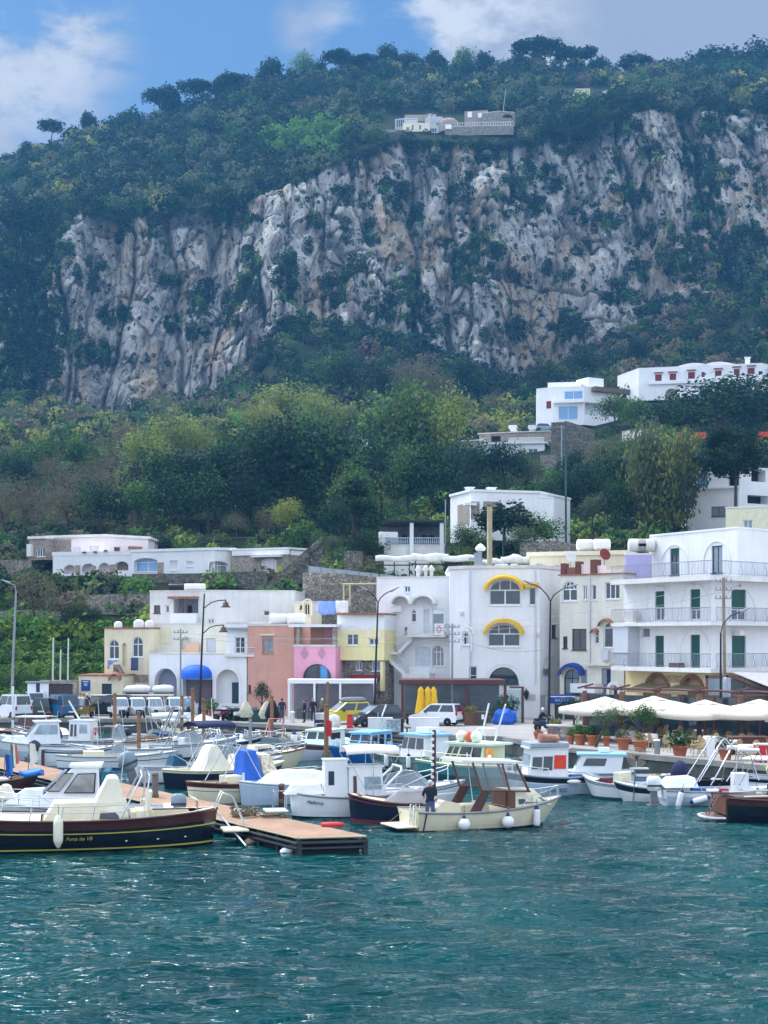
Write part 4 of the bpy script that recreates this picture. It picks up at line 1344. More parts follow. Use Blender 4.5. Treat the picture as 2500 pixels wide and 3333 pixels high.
b=Bld('white_house','tall white house with yellow hooded arch windows and a big half round window','house',[(1464,122.0),(1524,120.6),(1757,119.6),(1822,123)],(1850,120),white,back=10,rth=.25,over=.12,ops=Q(*Z7,[('a',928,440,1176,640,dict(ah=.42,n=2,n2=3,t=.10)),('w',1237,503,1293,638,dict(n=1)),('a',918,783,1171,960,dict(ah=.44,n=2,n2=3,t=.10)),('a',724,848,779,946,dict(ah=.35,n=2)),('w',775,1112,835,1220,dict(n=1,bar=.35,n2=1,f=greyd)),('a',922,1117,1157,1252,dict(r=.35,n=1,f=blued,ah=.92)),('d',1325,1335,1372,1440,dict(m=greyd)),('x',1212,1325,1287,1372,dict(m=mat('pale_sign','c0b4b4',.7),w=.04,nm='sign_plate')),('w',1412,790,1450,890,dict(n=2,f=frame_b)),('x',1340,1130,1378,1175,dict(m=galv,w=.15,nm='meter_box'))]))
b.hood(zx(1200,893),zx(1700,403),zx(1200,1207),zx(1700,520),.75,yellow_cloth)
b.hood(zx(1200,887),zx(1700,743),zx(1200,1200),zx(1700,858),.75,yellow_cloth)
M=b.M(1730)
u0,za=b.uz(zx(1200,1213),zx(1700,505));u1,zb=b.uz(zx(1200,1316),zx(1700,466))
mb=MB().prism([(u0,.02,zb),(u0,.7,za+.3),(u0,.7,za),(u0,.68,za),(u0,.66,za+.28),(u0,.02,zb-.05)],(u1-u0,0,0),0,M)
mb.build('awning',yellow_cloth,b.root)
b.arch_trim(zx(1200,890),zx(1700,1078),zx(1200,1196),zx(1700,1215),.16,.05)
b.arch_trim(zx(1200,706),zx(1700,825),zx(1200,797),zx(1700,1000),.1,.05)
b.arch_trim(zx(1200,712),zx(1700,800),zx(1200,812),zx(1700,860),.12,.04)
for px,py,w in((1498,1790,.5),(1506,1785,.38),(1560,1822,.4)):
 q=b.pt(px,1845,-2)
 MB().lathe((q.x,q.y,b.z1),[(w*.5,0),(w*.5,(1846-py)/FL*121)],10).build('flue',galv,b.root)
q=b.pt(1509,1782,-2)
MB().lathe((q.x,q.y,b.z1+1.5),[(.3,0),(.42,.1),(.42,.25),(.2,.5),(.02,.6)],12).build('cowl',white,b.root)
q=b.pt(1580,1840,-3)
MB().lathe((q.x,q.y,b.z1),[(.22,0),(.22,1.1),(.21,1.1),(.21,5.1)],12).build('flue',mat('rusty_cream_flue','a89e7c',.7,streak=.3),b.root)
b.bx('pipe_run',1515,1811,1565,1818,-2.3,-2,galv)
for px in(1613,1633,1665):
 b.bx('air_conditioner',px-10,1832,px+12,1848,-2.2,-1.6,white2)
mb=MB()
pts=[b.pt(zx(1200,x),zx(1700,y),.06)for x,y in((1345,1130),(1345,1060),(1375,1038),(1420,1038))]
MB().tube(pts,.04,6).build('conduit',greyd,b.root)
lq=b.root.location+b.pt(zx(1200,1220),zx(1700,1305),.4)
lt=thing('wall_lantern','black iron wall lantern at the right end of the brown veranda','lantern',lq)
MB().tube([(0,.38,.1),(0,0,.25),(0,0,.15)],.03,6).build('bracket',iron,lt)
MB().lathe((0,0,-.5),[(.04,-.15),(.14,0),(.22,.4),(.24,.42),(.1,.6),(.02,.66)],6,sm=False).build('lamp_glass',iron,lt)
for bn,px,y0,y1 in((b,1530,1856,2205),(b,1742,1856,2225)):
 bn.bx('drain_pipe',px,y0,px+3,y1,.02,.11,greyd)
for px,y0,y1 in((1748,2060,2100),(1500,1990,2005)):
 b.bx('junction_box',px,y0,px+9,y0+12,.0,.12,greyd)
D0=112.2
c0=Vector((*XD(1306,D0),.93))
ver=thing('veranda','glazed veranda with a dark red wooden frame below the big white house','veranda',c0,0)
def vx(px):return XD(px,D0)[0]-c0.x
zt=zpy(2212,D0)-.93
mb=MB()
for px in(1306,1363,1516,1640):
 mb.box(vx(px),vx(px)+.2,0,.2,0,zt-.3)
mb.box(-.15,vx(1646),-.1,.25,zt-.34,zt-.02).box(-.1,vx(1646),.25,5,zt-.12,zt-.02)
mb.box(vx(1660),vx(1706),.1,.3,zpy(2235,D0)-1.05,zpy(2235,D0)-.93).box(vx(1698),vx(1706),.1,.3,0,zpy(2235,D0)-1.05)
mb.build('frame',wood_d,ver)
for a,c in((1306,1363),(1363,1516),(1516,1640)):
 MB().box(vx(a)+.2,vx(c),.08,.1,.1,zt-.35).build('pane',glass_clear(),ver)
MB().box(vx(1650),vx(1698),.18,.2,.0,zpy(2240,D0)-1.05).build('pane',glass_clear('green_tint_glass',(.3,.45,.45),.35),ver)
MB().box(.3,vx(1640),4.6,4.8,0,zt-.3).build('back_wall',mat('dim_inside','3f4450',.8,var=.5,scale=1.2),ver)
mb=MB()
for i,(px,w,h)in enumerate(((1400,.5,2.0),(1440,.7,1.6),(1480,.5,2.2),(1540,.8,1.8),(1580,.6,2.1),(1615,.5,1.7))):
 mb.box(vx(px),vx(px)+w,3.4,3.9,0,h)
mb.build('furniture',mat('dark_furniture','4a4046',.7,var=.4),ver)
mb=MB()
for px in(1375,1420,1450,1530,1560,1600):
 mb.box(vx(px),vx(px)+1.0,1.4,2.2,.7,.78).box(vx(px)+.45,vx(px)+.55,1.75,1.85,0,.7)
mb.build('tables',mat('pale_tabletop','b8b4ae',.6),ver)
b=Bld('odd_window_house','weathered cream house with windows of many shapes and brick posts on its roof','house',[(1822,119.8),(1922,118.4),(2031,116.2)],(1872,118.6),palecream,back=8,roof=tilem,over=.15,rth=.1,ops=Q(*Z8,[('a',68,452,188,607,dict(ah=.42,n=2,n2=4,t=.09)),('w',230,487,264,598,dict(n=2)),('w',298,483,331,598,dict(n=1)),('w',400,462,513,592,dict(n=3)),('w',147,822,258,987,dict(n=2,f=frame_b)),('w',77,880,112,973,dict(n=1,f=blued)),('a',320,845,353,937,dict(ah=.35,n=1)),('a',389,772,461,967,dict(ah=.22,n=1)),('x',392,988,442,1062,dict(m=greyd,w=.35,nm='air_conditioner')),('d',374,1125,446,1400,dict(m=pane_l)),('d',412,1135,446,1400,dict(m=mat('dark_blue_door','1c2850',.6),r=.1)),('a',85,1135,205,1330,dict(n=2,f=browndoor,g=pane_l,ah=.35)),('x',215,1135,262,1250,dict(m=pane_l,w=.02)),('a',468,1250,530,1400,dict(n=2,f=browndoor))]))
b.hood(zx(1800,358),zx(1700,738),zx(1800,470),zx(1700,800),.35,tilem,.08,scal=False,nm='tiled_hood')
b.hood(zx(1800,300),zx(1700,815),zx(1800,356),zx(1700,850),.35,tilem,.08,scal=False,nm='tiled_hood')
b.hood(zx(1800,60),zx(1700,1085),zx(1800,250),zx(1700,1172),.7,navy_cloth,.2,scal=False)
b.arch_trim(zx(1800,430),zx(1700,1228),zx(1800,537),zx(1700,1400),.26,.3)
b.bx('balcony_wall',zx(1800,205),zx(1700,1245),zx(1800,392),zx(1700,1310),.02,1.2,white)
b.bx('shelf',zx(1800,275),zx(1700,1090),zx(1800,470),zx(1700,1104),.0,.6,coping_m)
b.bx('drain_pipe',zx(1800,283),zx(1700,425),zx(1800,291),zx(1700,1110),.02,.12,greyd)
brick=mat('brick_post','70443a',.85,var=.2,scale=6)
for x0,x1,y0 in((50,85,315),(163,200,300),(275,318,285)):
 b.bx('brick_post',zx(1800,x0),zx(1700,y0),zx(1800,x1),1869,-.9,-.2,brick)
for x0,x1,y0 in((86,162,345),(201,274,320),(319,375,330),(376,515,360)):
 b.bx('roof_parapet',zx(1800,x0),zx(1700,y0),zx(1800,x1),1869,-.6,-.4,mat('dull_brick','8a6255',.9,var=.15)if x0<90 else palepink)
sh=thing('shop_awning','navy shop awning with white lettering beside the lamp post','awning',(*XD(1788,116.5),0))
w_=XD(1870,116.5)[0]-XD(1788,116.5)[0]
za,zb=zpy(2290,116.5),zpy(2262,116.5)
MB().prism([(0,1.2,zb),(0,0,zb-.12),(0,0,za),(0,.05,za),(0,.05,zb-.2),(0,1.2,zb-.08)],(w_,0,0)).build('cloth',navy_cloth,sh)
MB().box(.0,w_,-.02,.0,zb-.16,zb-.1).build('trim',frame_w,sh)
letters('BAZAR',.34,mat('pale_blue_letters','9ab0d8',.7),sh,Matrix.Translation((w_/2,-.02,(za+zb)/2-.08))@Matrix.Rotation(PI/2,4,'X'))
shp=Bld('small_shop','dark glazed shop front under the navy awning','shop front',[(1790,117.8),(1885,117.2)],(2268,117.5),palecream,back=1.5,roof=None,ops=[('w',1805,2292,1832,2350,dict(n=1,f=blued)),('w',1836,2292,1866,2350,dict(n=2,f=blued))])
zs1,zs2,zs3=11.45,8.25,5.03
def jb(name,label,z0,z1,m,ops,pts=((2030,115),(2318,106.5),(2545,112.5)),roof=None,back=10,**kw):
 D=pts[1][1]
 return Bld(name,label,'building',list(pts),(HZ-(z1-EYE)*FL/D,D),m,z0=z0,back=back,roof=roof,ops=ops,**kw)
b=jb('balcony_building','white corner building with green blinds behind long railed balconies',zs3,zs1,white,Q(*Z8,[('b',787,532,858,655,dict(m=greenb)),('b',1058,517,1135,670,dict(m=greenb)),('b',1377,518,1490,670,dict(m=greenb)),('w',787,656,858,758,dict(n=2,sill=0)),('w',1058,671,1135,752,dict(n=2,sill=0)),('w',1377,671,1490,756,dict(n=2,sill=0)),('b',787,875,855,1122,dict(m=greenb)),('b',1060,868,1133,1124,dict(m=greenb)),('b',1380,875,1488,1132,dict(m=greenb)),('w',683,815,747,890,dict(n=1,g=pane_l)),('x',555,808,668,1120,dict(m=greyd,w=1.1,nm='enclosed_balcony'))]))
def jslab(b,z,out,rail=True,th=.28,m=white2):
 for si,(a,d,n,ln,M)in enumerate(b.segs):
  e0,e1=(0,ln+out)if si==0 else(0,ln)
  o=MB().box(e0,e1,.0,out,z-th,z,0,M).build('balcony',m,b.root)
  if rail:
   rb=MB()
   e=out-.08
   x0,x1=(0,ln+e)if si==0 else(-e,ln)
   rb.box(x0,x1,e-.025,e+.025,z+.97,z+1.02,0,M).box(x0,x1,e-.015,e+.015,z+.1,z+.13,0,M)
   k=int((x1-x0)/.15)
   for i in range(k+1):
    uu=x0+(x1-x0)*i/k
    if i%10:
     rb.box(uu-.008,uu+.008,e-.008,e+.008,z+.1,z+1,0,M)
    else:
     rb.tube([(uu,e,z),(uu,e+.06,z+.3),(uu,e-.04,z+.7),(uu,e,z+1.0)],.022,4,M=M)
   rb.build('railing',railm,o)
jslab(b,zs1-zs3,1.25,th=.35)
jslab(b,zs2-zs3,1.2,th=.25)
jslab(b,.02,1.2,th=.3)
for a,y0,c,y1 in((720,487,925,758),(985,472,1207,750),(980,820,1212,1120),(1300,500,1568,756)):
 b.arch_trim(zx(1800,a),zx(1700,y0),zx(1800,c),zx(1700,y1),.1,.05)
for x,y in((815,505),(1088,488),(1440,492)):
 q=b.pt(zx(1800,x),zx(1700,y),.08)
 MB().ell(q,(.12,.12,.12),8,6).build('ceiling_lamp',white,b.root)
for x0,y0,x1,y1 in((605,685,685,755),(1370,838,1405,868)):
 b.bx('air_conditioner',zx(1800,x0),zx(1700,y0),zx(1800,x1),zx(1700,y1),.3,.8,white2)
b.bx('basket',zx(1800,960),zx(1700,1085),zx(1800,1040),zx(1700,1118),.3,.8,wood_d)
b=jb('penthouse','white penthouse with arched reliefs on the roof terrace of the balcony building',zs1+.0,14.95,white,Q(*Z8,[('w',903,200,974,408,dict(n=2,blind=.24,f=blued)),('w',1223,180,1307,392,dict(n=2,f=blued,g=pane_l))]),pts=((2117,118.2),(2400,109.6),(2560,114)),roof=white,back=7,over=.06)
b.arch_trim(zx(1800,833),zx(1700,158),zx(1800,1043),zx(1700,408),.1,.05)
b.arch_trim(zx(1800,1158),zx(1700,130),zx(1800,1372),zx(1700,392),.1,.05)
b=Bld('lilac_wall','lilac parapet wall at the left end of the roof terrace','wall',[(2036,117.5),(2122,117.5)],(1806,117.5),lilac,z0=zs1,back=.3,roof=white)
for px in(2075,2100):
 tk=tag(MB().lathe((0,0,0),[(.4,-.7),(.5,-.6),(.5,.6),(.4,.7)],14,M=Matrix.Rotation(PI/2,4,'Y')).build('water_tank',white2,loc=(*XD(px,117.65),zpy(1800,117.5)+.6)),'cream cylindrical water tank above the lilac wall'+(', the right one' if px==2100 else ', the left one'),'tank')
b=jb('restaurant','cream restaurant front with two brown brick arches and drooping canvas awnings',.93,4.7,mat('restaurant_cream','e2cf9c',.85,var=.06,streak=.08),Q(*Z8,[('o',705,1168,905,1420,dict(r=.4,ah=.5,m=mat('tan_recess','a08868',.9))),('o',975,1178,1170,1420,dict(r=.4,ah=.5,m=mat('tan_recess','a08868',.9)))]),pts=((2036,115.4),(2318,107),(2545,113)),back=6)
br_arch=mat('brown_brick_arch','8a6448',.85,var=.25,scale=6)
b.arch_trim(zx(1800,698),zx(1700,1160),zx(1800,912),zx(1700,1400),.28,.06,br_arch)
b.arch_trim(zx(1800,968),zx(1700,1170),zx(1800,1177),zx(1700,1400),.28,.06,br_arch)
canvas=mat('olive_canvas','7a7258',.9,var=.12)
for x0,x1,y0,y1 in((690,905,1240,1305),(950,1168,1255,1318)):
 u0,z1=b.uz(zx(1800,x0),zx(1700,y0));u1,z0=b.uz(zx(1800,x1),zx(1700,y1))
 M=b.segs[0][4]
 MB().prism([(u0,.03,z1),(u0,1.5,z0+.1),(u0,1.5,z0-.1),(u0,1.47,z0-.1),(u0,1.47,z0+.07),(u0,.03,z1-.05)],(u1-u0,0,0),0,M).build('awning',canvas,b.root)
brown_l=mat('brown_lettering','8a6a48',.7)
b.text('RISTORANTE',zx(1800,940),zx(1700,1193),.30,brown_l)
b.text('PIZZERIA',zx(1800,940),zx(1700,1222),.40,brown_l)
D0=104.0
c0=Vector((*XD(2298,D0),.93))
tx=thing('timber_pavilion','brown timber pavilion with windows and a pale sloping roof at the right edge','pavilion',c0,0)
wood_b=mat('brown_timber','6a4a3a',.7,var=.25,scale=3)
zt=zpy(2198,D0)-.93
z2=zpy(2258,D0)-.93
mb=MB()
mb.box(0,9,0,.2,z2-.9,z2-.1).box(0,.15,0,.2,z2-.1,zt).box(1.35,1.5,0,.2,z2-.1,zt).box(0,9,.0,.2,zt-.2,zt).box(2.6,2.75,0,.2,z2-.1,zt-.2)
mb.box(0,9,.2,3,z2-1,z2-.9)
mb.prism([(1.5,-.3,zt-.1),(1.5,.2,zt-.1),(4.2,.2,z2+.1),(4.2,-.3,z2+.1),],(0,0,.25))
mb.build('frame',wood_b,tx)
MB().box(.16,1.34,.08,.1,z2-.08,zt-.2).build('window',pane_l,tx)
MB().box(1.5,4.5,.1,.12,z2-.08,zt-.25).build('window',pane_m,tx)
MB().prism([(1.9,.2,zt+.15),(4.3,-1.2,z2+.35),(9,-1.2,z2+.30),(9,.2,zt+.1)],(0,0,.06)).build('roof',mat('pink_white_roof','d8d0d0',.8,var=.08),tx)
MB().box(4.2,9,-1.3,.0,z2-1.0,z2+.2).build('fascia',wood_b,tx)
# ================================================================ villas and walls on the slope
Zv=(1800,1100)
Zw=(1100,1100)
def villa(name,label,pts,top,base,m,ops=(),back=7,cat='villa',**kw):
 D=max(d for p,d in pts)
 return Bld(name,label,cat,pts,top,m,z0=zpy(base,pts[0][1])-.3,back=back,ops=ops,**kw)
v=villa('pink_villa','long pale pink villa with a flat roof at the upper left',[(148,184),(232,182.5),(340,181),(482,185)],(1750,182.5),1815,palepink,roof=white2,over=.3,rth=.3,ops=Q(*Z5,[('x',352,135,550,270,dict(m=stone_f,w=.04,nm='stone_facing',seg=0)),('w',470,188,545,245,dict(n=2,f=palepink,g=mat('pink_shade','e0c6c6',.8),seg=1)),('w',560,190,625,240,dict(n=2,g=mat('pale_curtain','d8d2d4',.7),seg=1)),('w',695,180,765,235,dict(n=2,g=mat('pale_curtain','d8d2d4',.7),seg=1)),('w',880,190,930,225,dict(n=1,f=mat('pink_frame','d89a90',.7),seg=2)),('x',990,188,1085,210,dict(m=tilem,w=.4,nm='awning',seg=2))]))
v=villa('pink_villa_annex','grey stone annex with a white window bay at the left end of the pink villa',[(96,183),(150,182)],(1754,182.5),1815,stone_f,roof=white2,over=.3,rth=.3,ops=Q(*Z5,[('w',285,195,345,265,dict(n=3)),('x',225,170,258,265,dict(m=white2,w=.5,nm='bay'))]))
v=villa('arcade_villa','white arcaded villa terrace below the pink villa',[(172,178),(430,176.5)],(1808,177),1872,white,roof=white,over=.1,rth=.45,back=4,ops=Q(*Z5,[('o',492,328,585,398,dict(r=1.0,ah=.6,m=palepink)),('o',630,318,735,390,dict(r=1.0,ah=.6,m=palepink)),('o',757,312,850,395,dict(r=1.0,ah=.6,m=palepink)),('o',885,302,990,372,dict(r=1.0,ah=.5,m=stone_f)),('x',585,330,618,400,dict(m=stone_f,w=.1,nm='stone_pillar')),('x',705,335,740,400,dict(m=stone_f,w=.1,nm='stone_pillar')),('x',850,325,890,430,dict(m=stone_f,w=.1,nm='stone_pillar'))]))
for x,y in((655,235),(740,232),(820,222),(905,210)):
 v.bx('flower_box',zx(0,x-12),zx(1700,y-8),zx(0,x+12),zx(1700,y+4),.1,.35,mat('flowers','8c4a3c',.9,var=.4,scale=12))
v=villa('glazed_villa','white villa with a glazed arch doorway and a smaller arch beside it',[(428,176),(512,175),(700,172),(762,173)],(1794,174),1882,white,roof=white,over=.2,rth=.3,ops=Q(*Z5,[('a',1033,275,1215,382,dict(ah=.3,n=2,r=.7,g=mat('blue_glass','6e9cc8',.15,spec=.7),seg=0)),('x',1217,310,1262,400,dict(m=stone_f,w=.05,nm='stone_facing',seg=1)),('w',1310,295,1370,372,dict(n=2,g=mat('pale_curtain','d8d2d4',.7))),('w',1440,300,1490,340,dict(n=1,g=mat('pale_curtain','d8d2d4',.7)))])+Q(*Z6,[('a',190,300,340,392,dict(ah=.35,n=2,r=.5,g=pane_l))]))
v=villa('stone_villa','villa with a white roof band over rubble stone walls',[(756,171.5),(938,168.5),(1006,171)],(1788,169),1866,stone_f,roof=white,over=.1,rth=.2,back=6,ops=Q(*Z6,[('x',372,212,812,253,dict(m=white,w=.12,nm='roof_band')),('x',815,225,965,258,dict(m=white,w=.12,nm='roof_band')),('x',540,258,762,270,dict(m=white,w=.8,nm='awning')),('a',592,278,712,388,dict(ah=.2,n=3,g=mat('pale_curtain','d8d2d4',.7)))]))
def wall(name,label,pts,top,base,m,th=.5,cat='wall',cop=None):
 """A free standing wall through (px, D, py_top, py_base) style points."""
 mb=MB()
 w=[Vector((*XD(p,d),0))for p,d in pts]
 tops=[zpy(t_,d)for(p,d),t_ in zip(pts,top)]
 bots=[zpy(t_,d)-1.2 for(p,d),t_ in zip(pts,base)]
 secs=[[(a.x,a.y,lo),(a.x,a.y+th,lo),(a.x,a.y+th,hi),(a.x,a.y,hi)]for a,lo,hi in zip(w,bots,tops)]
 mb.loft(secs,0,False)
 o=mb.build(name,m)
 tag(o,label,cat)
 if cop:
  cb_=MB().loft([[(a.x,a.y-.08,hi+.003),(a.x,a.y+th+.08,hi+.003),(a.x,a.y+th+.08,hi+.15),(a.x,a.y-.08,hi+.15)]for a,hi in zip(w,tops)],0,False)
  cb_.build('coping',cop,o)
 return o
wall('retaining_wall','grey rubble retaining wall with a small arched window at the left edge',[(-60,180),(0,179),(100,178)],[1822,1822,1822],[1885,1885,1885],stone)
wall('retaining_wall','long grey rubble retaining wall on the bank behind the flagpoles',[(150,151),(245,150),(330,149.5),(490,149)],[1945,1940,1935,1932],[2060,2060,2050,2050],stone)
wall('retaining_wall','broken grey stone terrace wall low on the bank at the left edge',[(-40,146.5),(110,146),(235,145.5)],[1990,1985,1995],[2060,2060,2060],stone)
wall('retaining_wall','low stone wall with two gate pillars above the long retaining wall',[(225,158),(300,157),(480,156)],[1925,1920,1925],[1950,1950,1950],stone_f)
wall('retaining_wall','dark mossy stone wall below the stone villa and the glazed villa',[(430,163),(640,162),(870,160)],[1868,1866,1858],[1950,1950,1950],stone_d)
wall('retaining_wall','pale rubble wall with a cream pergola frame beside the stair house',[(985,140),(1120,139),(1235,138)],[1862,1868,1878],[2010,2010,2010],stone)
wall('retaining_wall','stone terrace wall on the grass slope behind the white villas',[(560,199),(760,198),(1000,197)],[1750,1748,1745],[1775,1775,1775],stone_d)
wall('retaining_wall','grey stone wall across the slope behind the round feathery tree',[(1690,156),(1800,155),(1900,154)],[1765,1760,1775],[1810,1810,1810],stone)
wall('retaining_wall','tall brown rock faced wall below the white villa with big windows',[(1795,262),(1850,260),(1935,258)],[1375,1372,1400],[1540,1540,1500],stone_d)
wall('retaining_wall','stone faced wall below the narrow terrace house',[(1760,255),(1810,254)],[1480,1480],[1560,1560],stone)
wall('terrace_wall','grey concrete wall under the pale pergola terrace near the big conifer',[(1120,166),(1180,165)],[1792,1795],[1830,1830],stone)
st=thing('garden_stair','dark stone stair rising diagonally beside the stone villa','stair',P(880,1932,157),0)
mb=MB()
for i in range(16):
 mb.box(i*.33,i*.33+.35,-.8,.8,-1.5,.1+i*.32)
mb.build('steps',stone_d,st)
MB().prism([(-.6,-1.2,-.3),(5.4,-1.2,5.2),(5.4,-1.2,5.9),(-.6,-1.2,.6)],(0,.3,0)).build('stair_parapet',stone_d,st)
fn=thing('panel_fence','pale grey panel fence sloping above the rubble wall','fence',P(1005,1878,143))
mb,pb=MB(),MB()
a,c=P(1005,1858,143),P(1290,1890,143)
for i in range(8):
 f0,f1=i/7,(i+1)/7
 p=a.lerp(c,f0)-fn.location
 mb.box(p.x-.05,p.x+.05,-.1,0,p.z-1.0,p.z+.5)
 if i<7:
  q=a.lerp(c,f1)-fn.location
  pb.prism([(p.x+.06,-.05,p.z-.6),(q.x-.06,-.05,q.z-.6),(q.x-.06,-.05,q.z+.45),(p.x+.06,-.05,p.z+.45)],(0,.04,0))
mb.build('post',galv,fn)
pb.build('panels',mat('grey_fence_panel','a2a8ae',.7,var=.15),fn)
pg=thing('pergola','cream pole pergola against the pale rubble wall','pergola',P(1120,1975,138.6))
mb=MB()
for dx in(0,.55,3.0):
 mb.tube([(dx,-1.5,0),(dx,-1.5,2.0)],.09,6)
mb.tube([(-.2,-1.5,2.0),(3.3,-1.5,2.0)],.08,6)
mb.tube([(-.2,-.2,2.0),(3.3,-.2,2.0)],.08,6)
mb.build('frame',mat('cream_pole','c9bd92',.8),pg)
def cloth(name,label,px0,py0,px1,py1,D,m,group='laundry'):
 a,c=P(px0,py1,D),P(px1,py0,D)
 n=7
 rows=[[(a.x+(c.x-a.x)*i/n,D+.08*math.sin(i*2.1+k),c.z+(a.z-c.z)*k/4)for i in range(n+1)]for k in range(5)]
 o=MB().loft(rows,0,True,False,False).build(name,m,solid=.02)
 cen=sum((Vector(v.co)for v in o.data.vertices),Vector((0,0,0)))/len(o.data.vertices)
 o.data.transform(Matrix.Translation(-cen))
 o.location=cen
 return tag(o,label,'laundry')
sky_cl=mat('light_blue_cloth','86a6ea',.85)
cloth('bed_sheet','light blue bed sheet on the washing line above the pink house',1042,1957,1091,2000,130,sky_cl)
cloth('bed_sheet','white bed sheet at the right end of the washing line',1092,1955,1134,1995,130,white_cloth)
cloth('bed_sheet','pale lilac bed sheet at the left end of the washing line',1028,1957,1044,1995,130.3,mat('pale_lilac_cloth','c4ccf0',.85))
cloth('towel','blue and white towels hanging under the left arch window of the cream house',350,2148,382,2176,128.8,mat('mixed_towels','8ea0c8',.85,var=.5,scale=3))
cloth('rug','dark blue rug hanging under the right arch window of the cream house',426,2140,450,2182,128.2,mat('dark_blue_rug','48587e',.9,var=.3,scale=8))
for i,(x0,x1,y,r_)in enumerate(((1222,1345,1818,.42),(1340,1460,1815,.50),(1440,1560,1818,.5),(1570,1640,1828,.42),(1630,1722,1822,.55))):
 a,c=P(x0,y,134),P(x1,y,134)
 n=9
 secs=[]
 for k in range(n+1):
  f=k/n
  rr=r_*(.58+.05*math.sin(k*1.1+i)+(.22 if i in(1,4)and 3<k<7 else 0))
  secs.append([(a.x+(c.x-a.x)*f,134+rr*math.cos(t*.7854),a.z+.06*math.sin(k*.9+i)+rr*math.sin(t*.7854))for t in range(8)])
 MBo=MB().loft(secs,0,True)
 root=thing('rolled_canopy',['flat rolled white canopy at the left end of the row behind the stair house roof','bulging rolled white canopy second from the left behind the roofs','rolled white canopy behind the tall flue','short rolled white canopy right of the tall flue','peaked rolled white canopy at the right end of the row'][i],'canopy',a,0,'rolled canopies on the roof terrace')
 o=MBo.build('cloth',mat('greyish_canvas','cfcfcb',.85,var=.12,scale=2),root)
 o.data.transform(Matrix.Translation(-a))
 fr=MB()
 for f in(.1,.5,.9):
  fr.tube([((c.x-a.x)*f,0,-.3),((c.x-a.x)*f,0,-2.2)],.05,5)
 fr.tube([(0,.5,-.55),(c.x-a.x,.5,-.55)],.06,5)
 fr.build('frame',iron,root)
D0=160.
c0=P(1235,1800,D0)
ph=thing('pergola_house','white pergola terrace with a balustrade and a dark flat roof','pergola house',c0)
def hx_(px):return XD(px,D0)[0]-c0.x
def hz_(py):return zpy(py,D0)-c0.z
mb=MB().box(hx_(1250),hx_(1448),.3,6,-2.5,hz_(1770))
mb.build('base_wall',white2,ph)
MB().box(hx_(1240),hx_(1445),-.2,6.2,hz_(1701),hz_(1694)).build('roof',iron,ph)
for px in(1340,1438):
 MB().box(hx_(px)-.2,hx_(px)+.2,-.05,.3,-1,hz_(1702)).build('pillar',white,ph)
mb=MB()
mb.box(hx_(1255),hx_(1432),.02,.2,hz_(1752),hz_(1749))
x=hx_(1257)
while x<hx_(1430):
 mb.lathe((x,.1,hz_(1770)),[(.05,0),(.09,.2),(.04,.4),(.06,.57)],6)
 x+=.22
mb.build('balustrade',mat('grey_balustrade','a9b4c4',.7),ph)
MB().box(hx_(1250),hx_(1440),5.5,5.7,hz_(1770),hz_(1702)).build('back_wall',mat('dim_terrace','6a6a70',.9,var=.5,scale=1),ph)
MB().box(hx_(1232),hx_(1296),.4,2.2,hz_(1775),hz_(1730)).build('oven_hut',white,ph,bev=.1)
mb=MB()
for px in(1310,1375,1400):
 mb.box(hx_(px),hx_(px)+.5,2,2.5,hz_(1770),hz_(1738))
mb.build('chairs',dark_in,ph)
v=villa('panel_villa','white villa with stone panels between pilasters and two chimneys',[(1466,170),(1533,164),(1755,166)],(1606,166),1760,white,roof=white,over=.15,rth=.25,back=9,ops=Q(*Zw,[('x',925,1280,1015,1440,dict(m=stone_f,w=.04,nm='stone_panel',seg=0)),('x',1025,1262,1092,1400,dict(m=stone_f,w=.04,nm='stone_panel',seg=1)),('x',1122,1262,1260,1420,dict(m=stone_f,w=.04,nm='stone_panel',seg=1)),('x',965,1275,1055,1295,dict(m=white,w=.7,nm='awning',seg=1)),('w',1390,1265,1425,1345,dict(n=1))]))
v.chimney(1546,1583,1,.75,white)
v.chimney(1618,1584,1,.75,white)
v=villa('low_white_villa','low white wing at the right of the villa with stone panels',[(1755,166),(1802,166)],(1622,166),1690,white,roof=white)
v=villa('cream_roof_house','cream house with a broad flat roof behind the odd window house',[(1724,130),(2032,127)],(1808,128.5),1880,cream,roof=mat('pale_cream_roof','e6dfc4',.85),over=.3,rth=.35,ops=Q(*Z7,[('w',1295,318,1345,360,dict(n=2)),('w',1435,330,1470,366,dict(n=1))]))
for px in(1890,1945):
 q=v.pt(px,1800,-1.5)
 MB().lathe((0,0,0),[(.4,-.7),(.48,-.6),(.48,.6),(.4,.7)],12,M=Matrix.Translation((q.x,q.y,v.z1+.95))@Matrix.Rotation(PI/2,4,'Y')).build('water_tank',white2,v.root)
def dish(px,py,D,label,m,r_=.5):
 t_=thing('satellite_dish',label,'satellite dish',P(px,py,D))
 MB().lathe((0,0,0),[(.02,-.1),(r_*.6,-.05),(r_,.08),(r_*.98,.09),(.02,-.07)],14,M=Matrix.Rotation(math.radians(70),4,'X')@Matrix.Rotation(.4,4,'Y')).build('dish',m,t_)
 MB().tube([(0,.15,0),(0,.2,-1)],.04,5).build('mast',galv,t_)
dish(1857,1813,126,'pale satellite dish on the flat cream roof',white2,.5)
dish(1968,1805,124,'dark red satellite dish on the flat cream roof',mat('red_dish','7c2a28',.6),.5)
dish(1114,1978,128.5,'white satellite dish on the tiled roof of the yellow house',white2,.5)
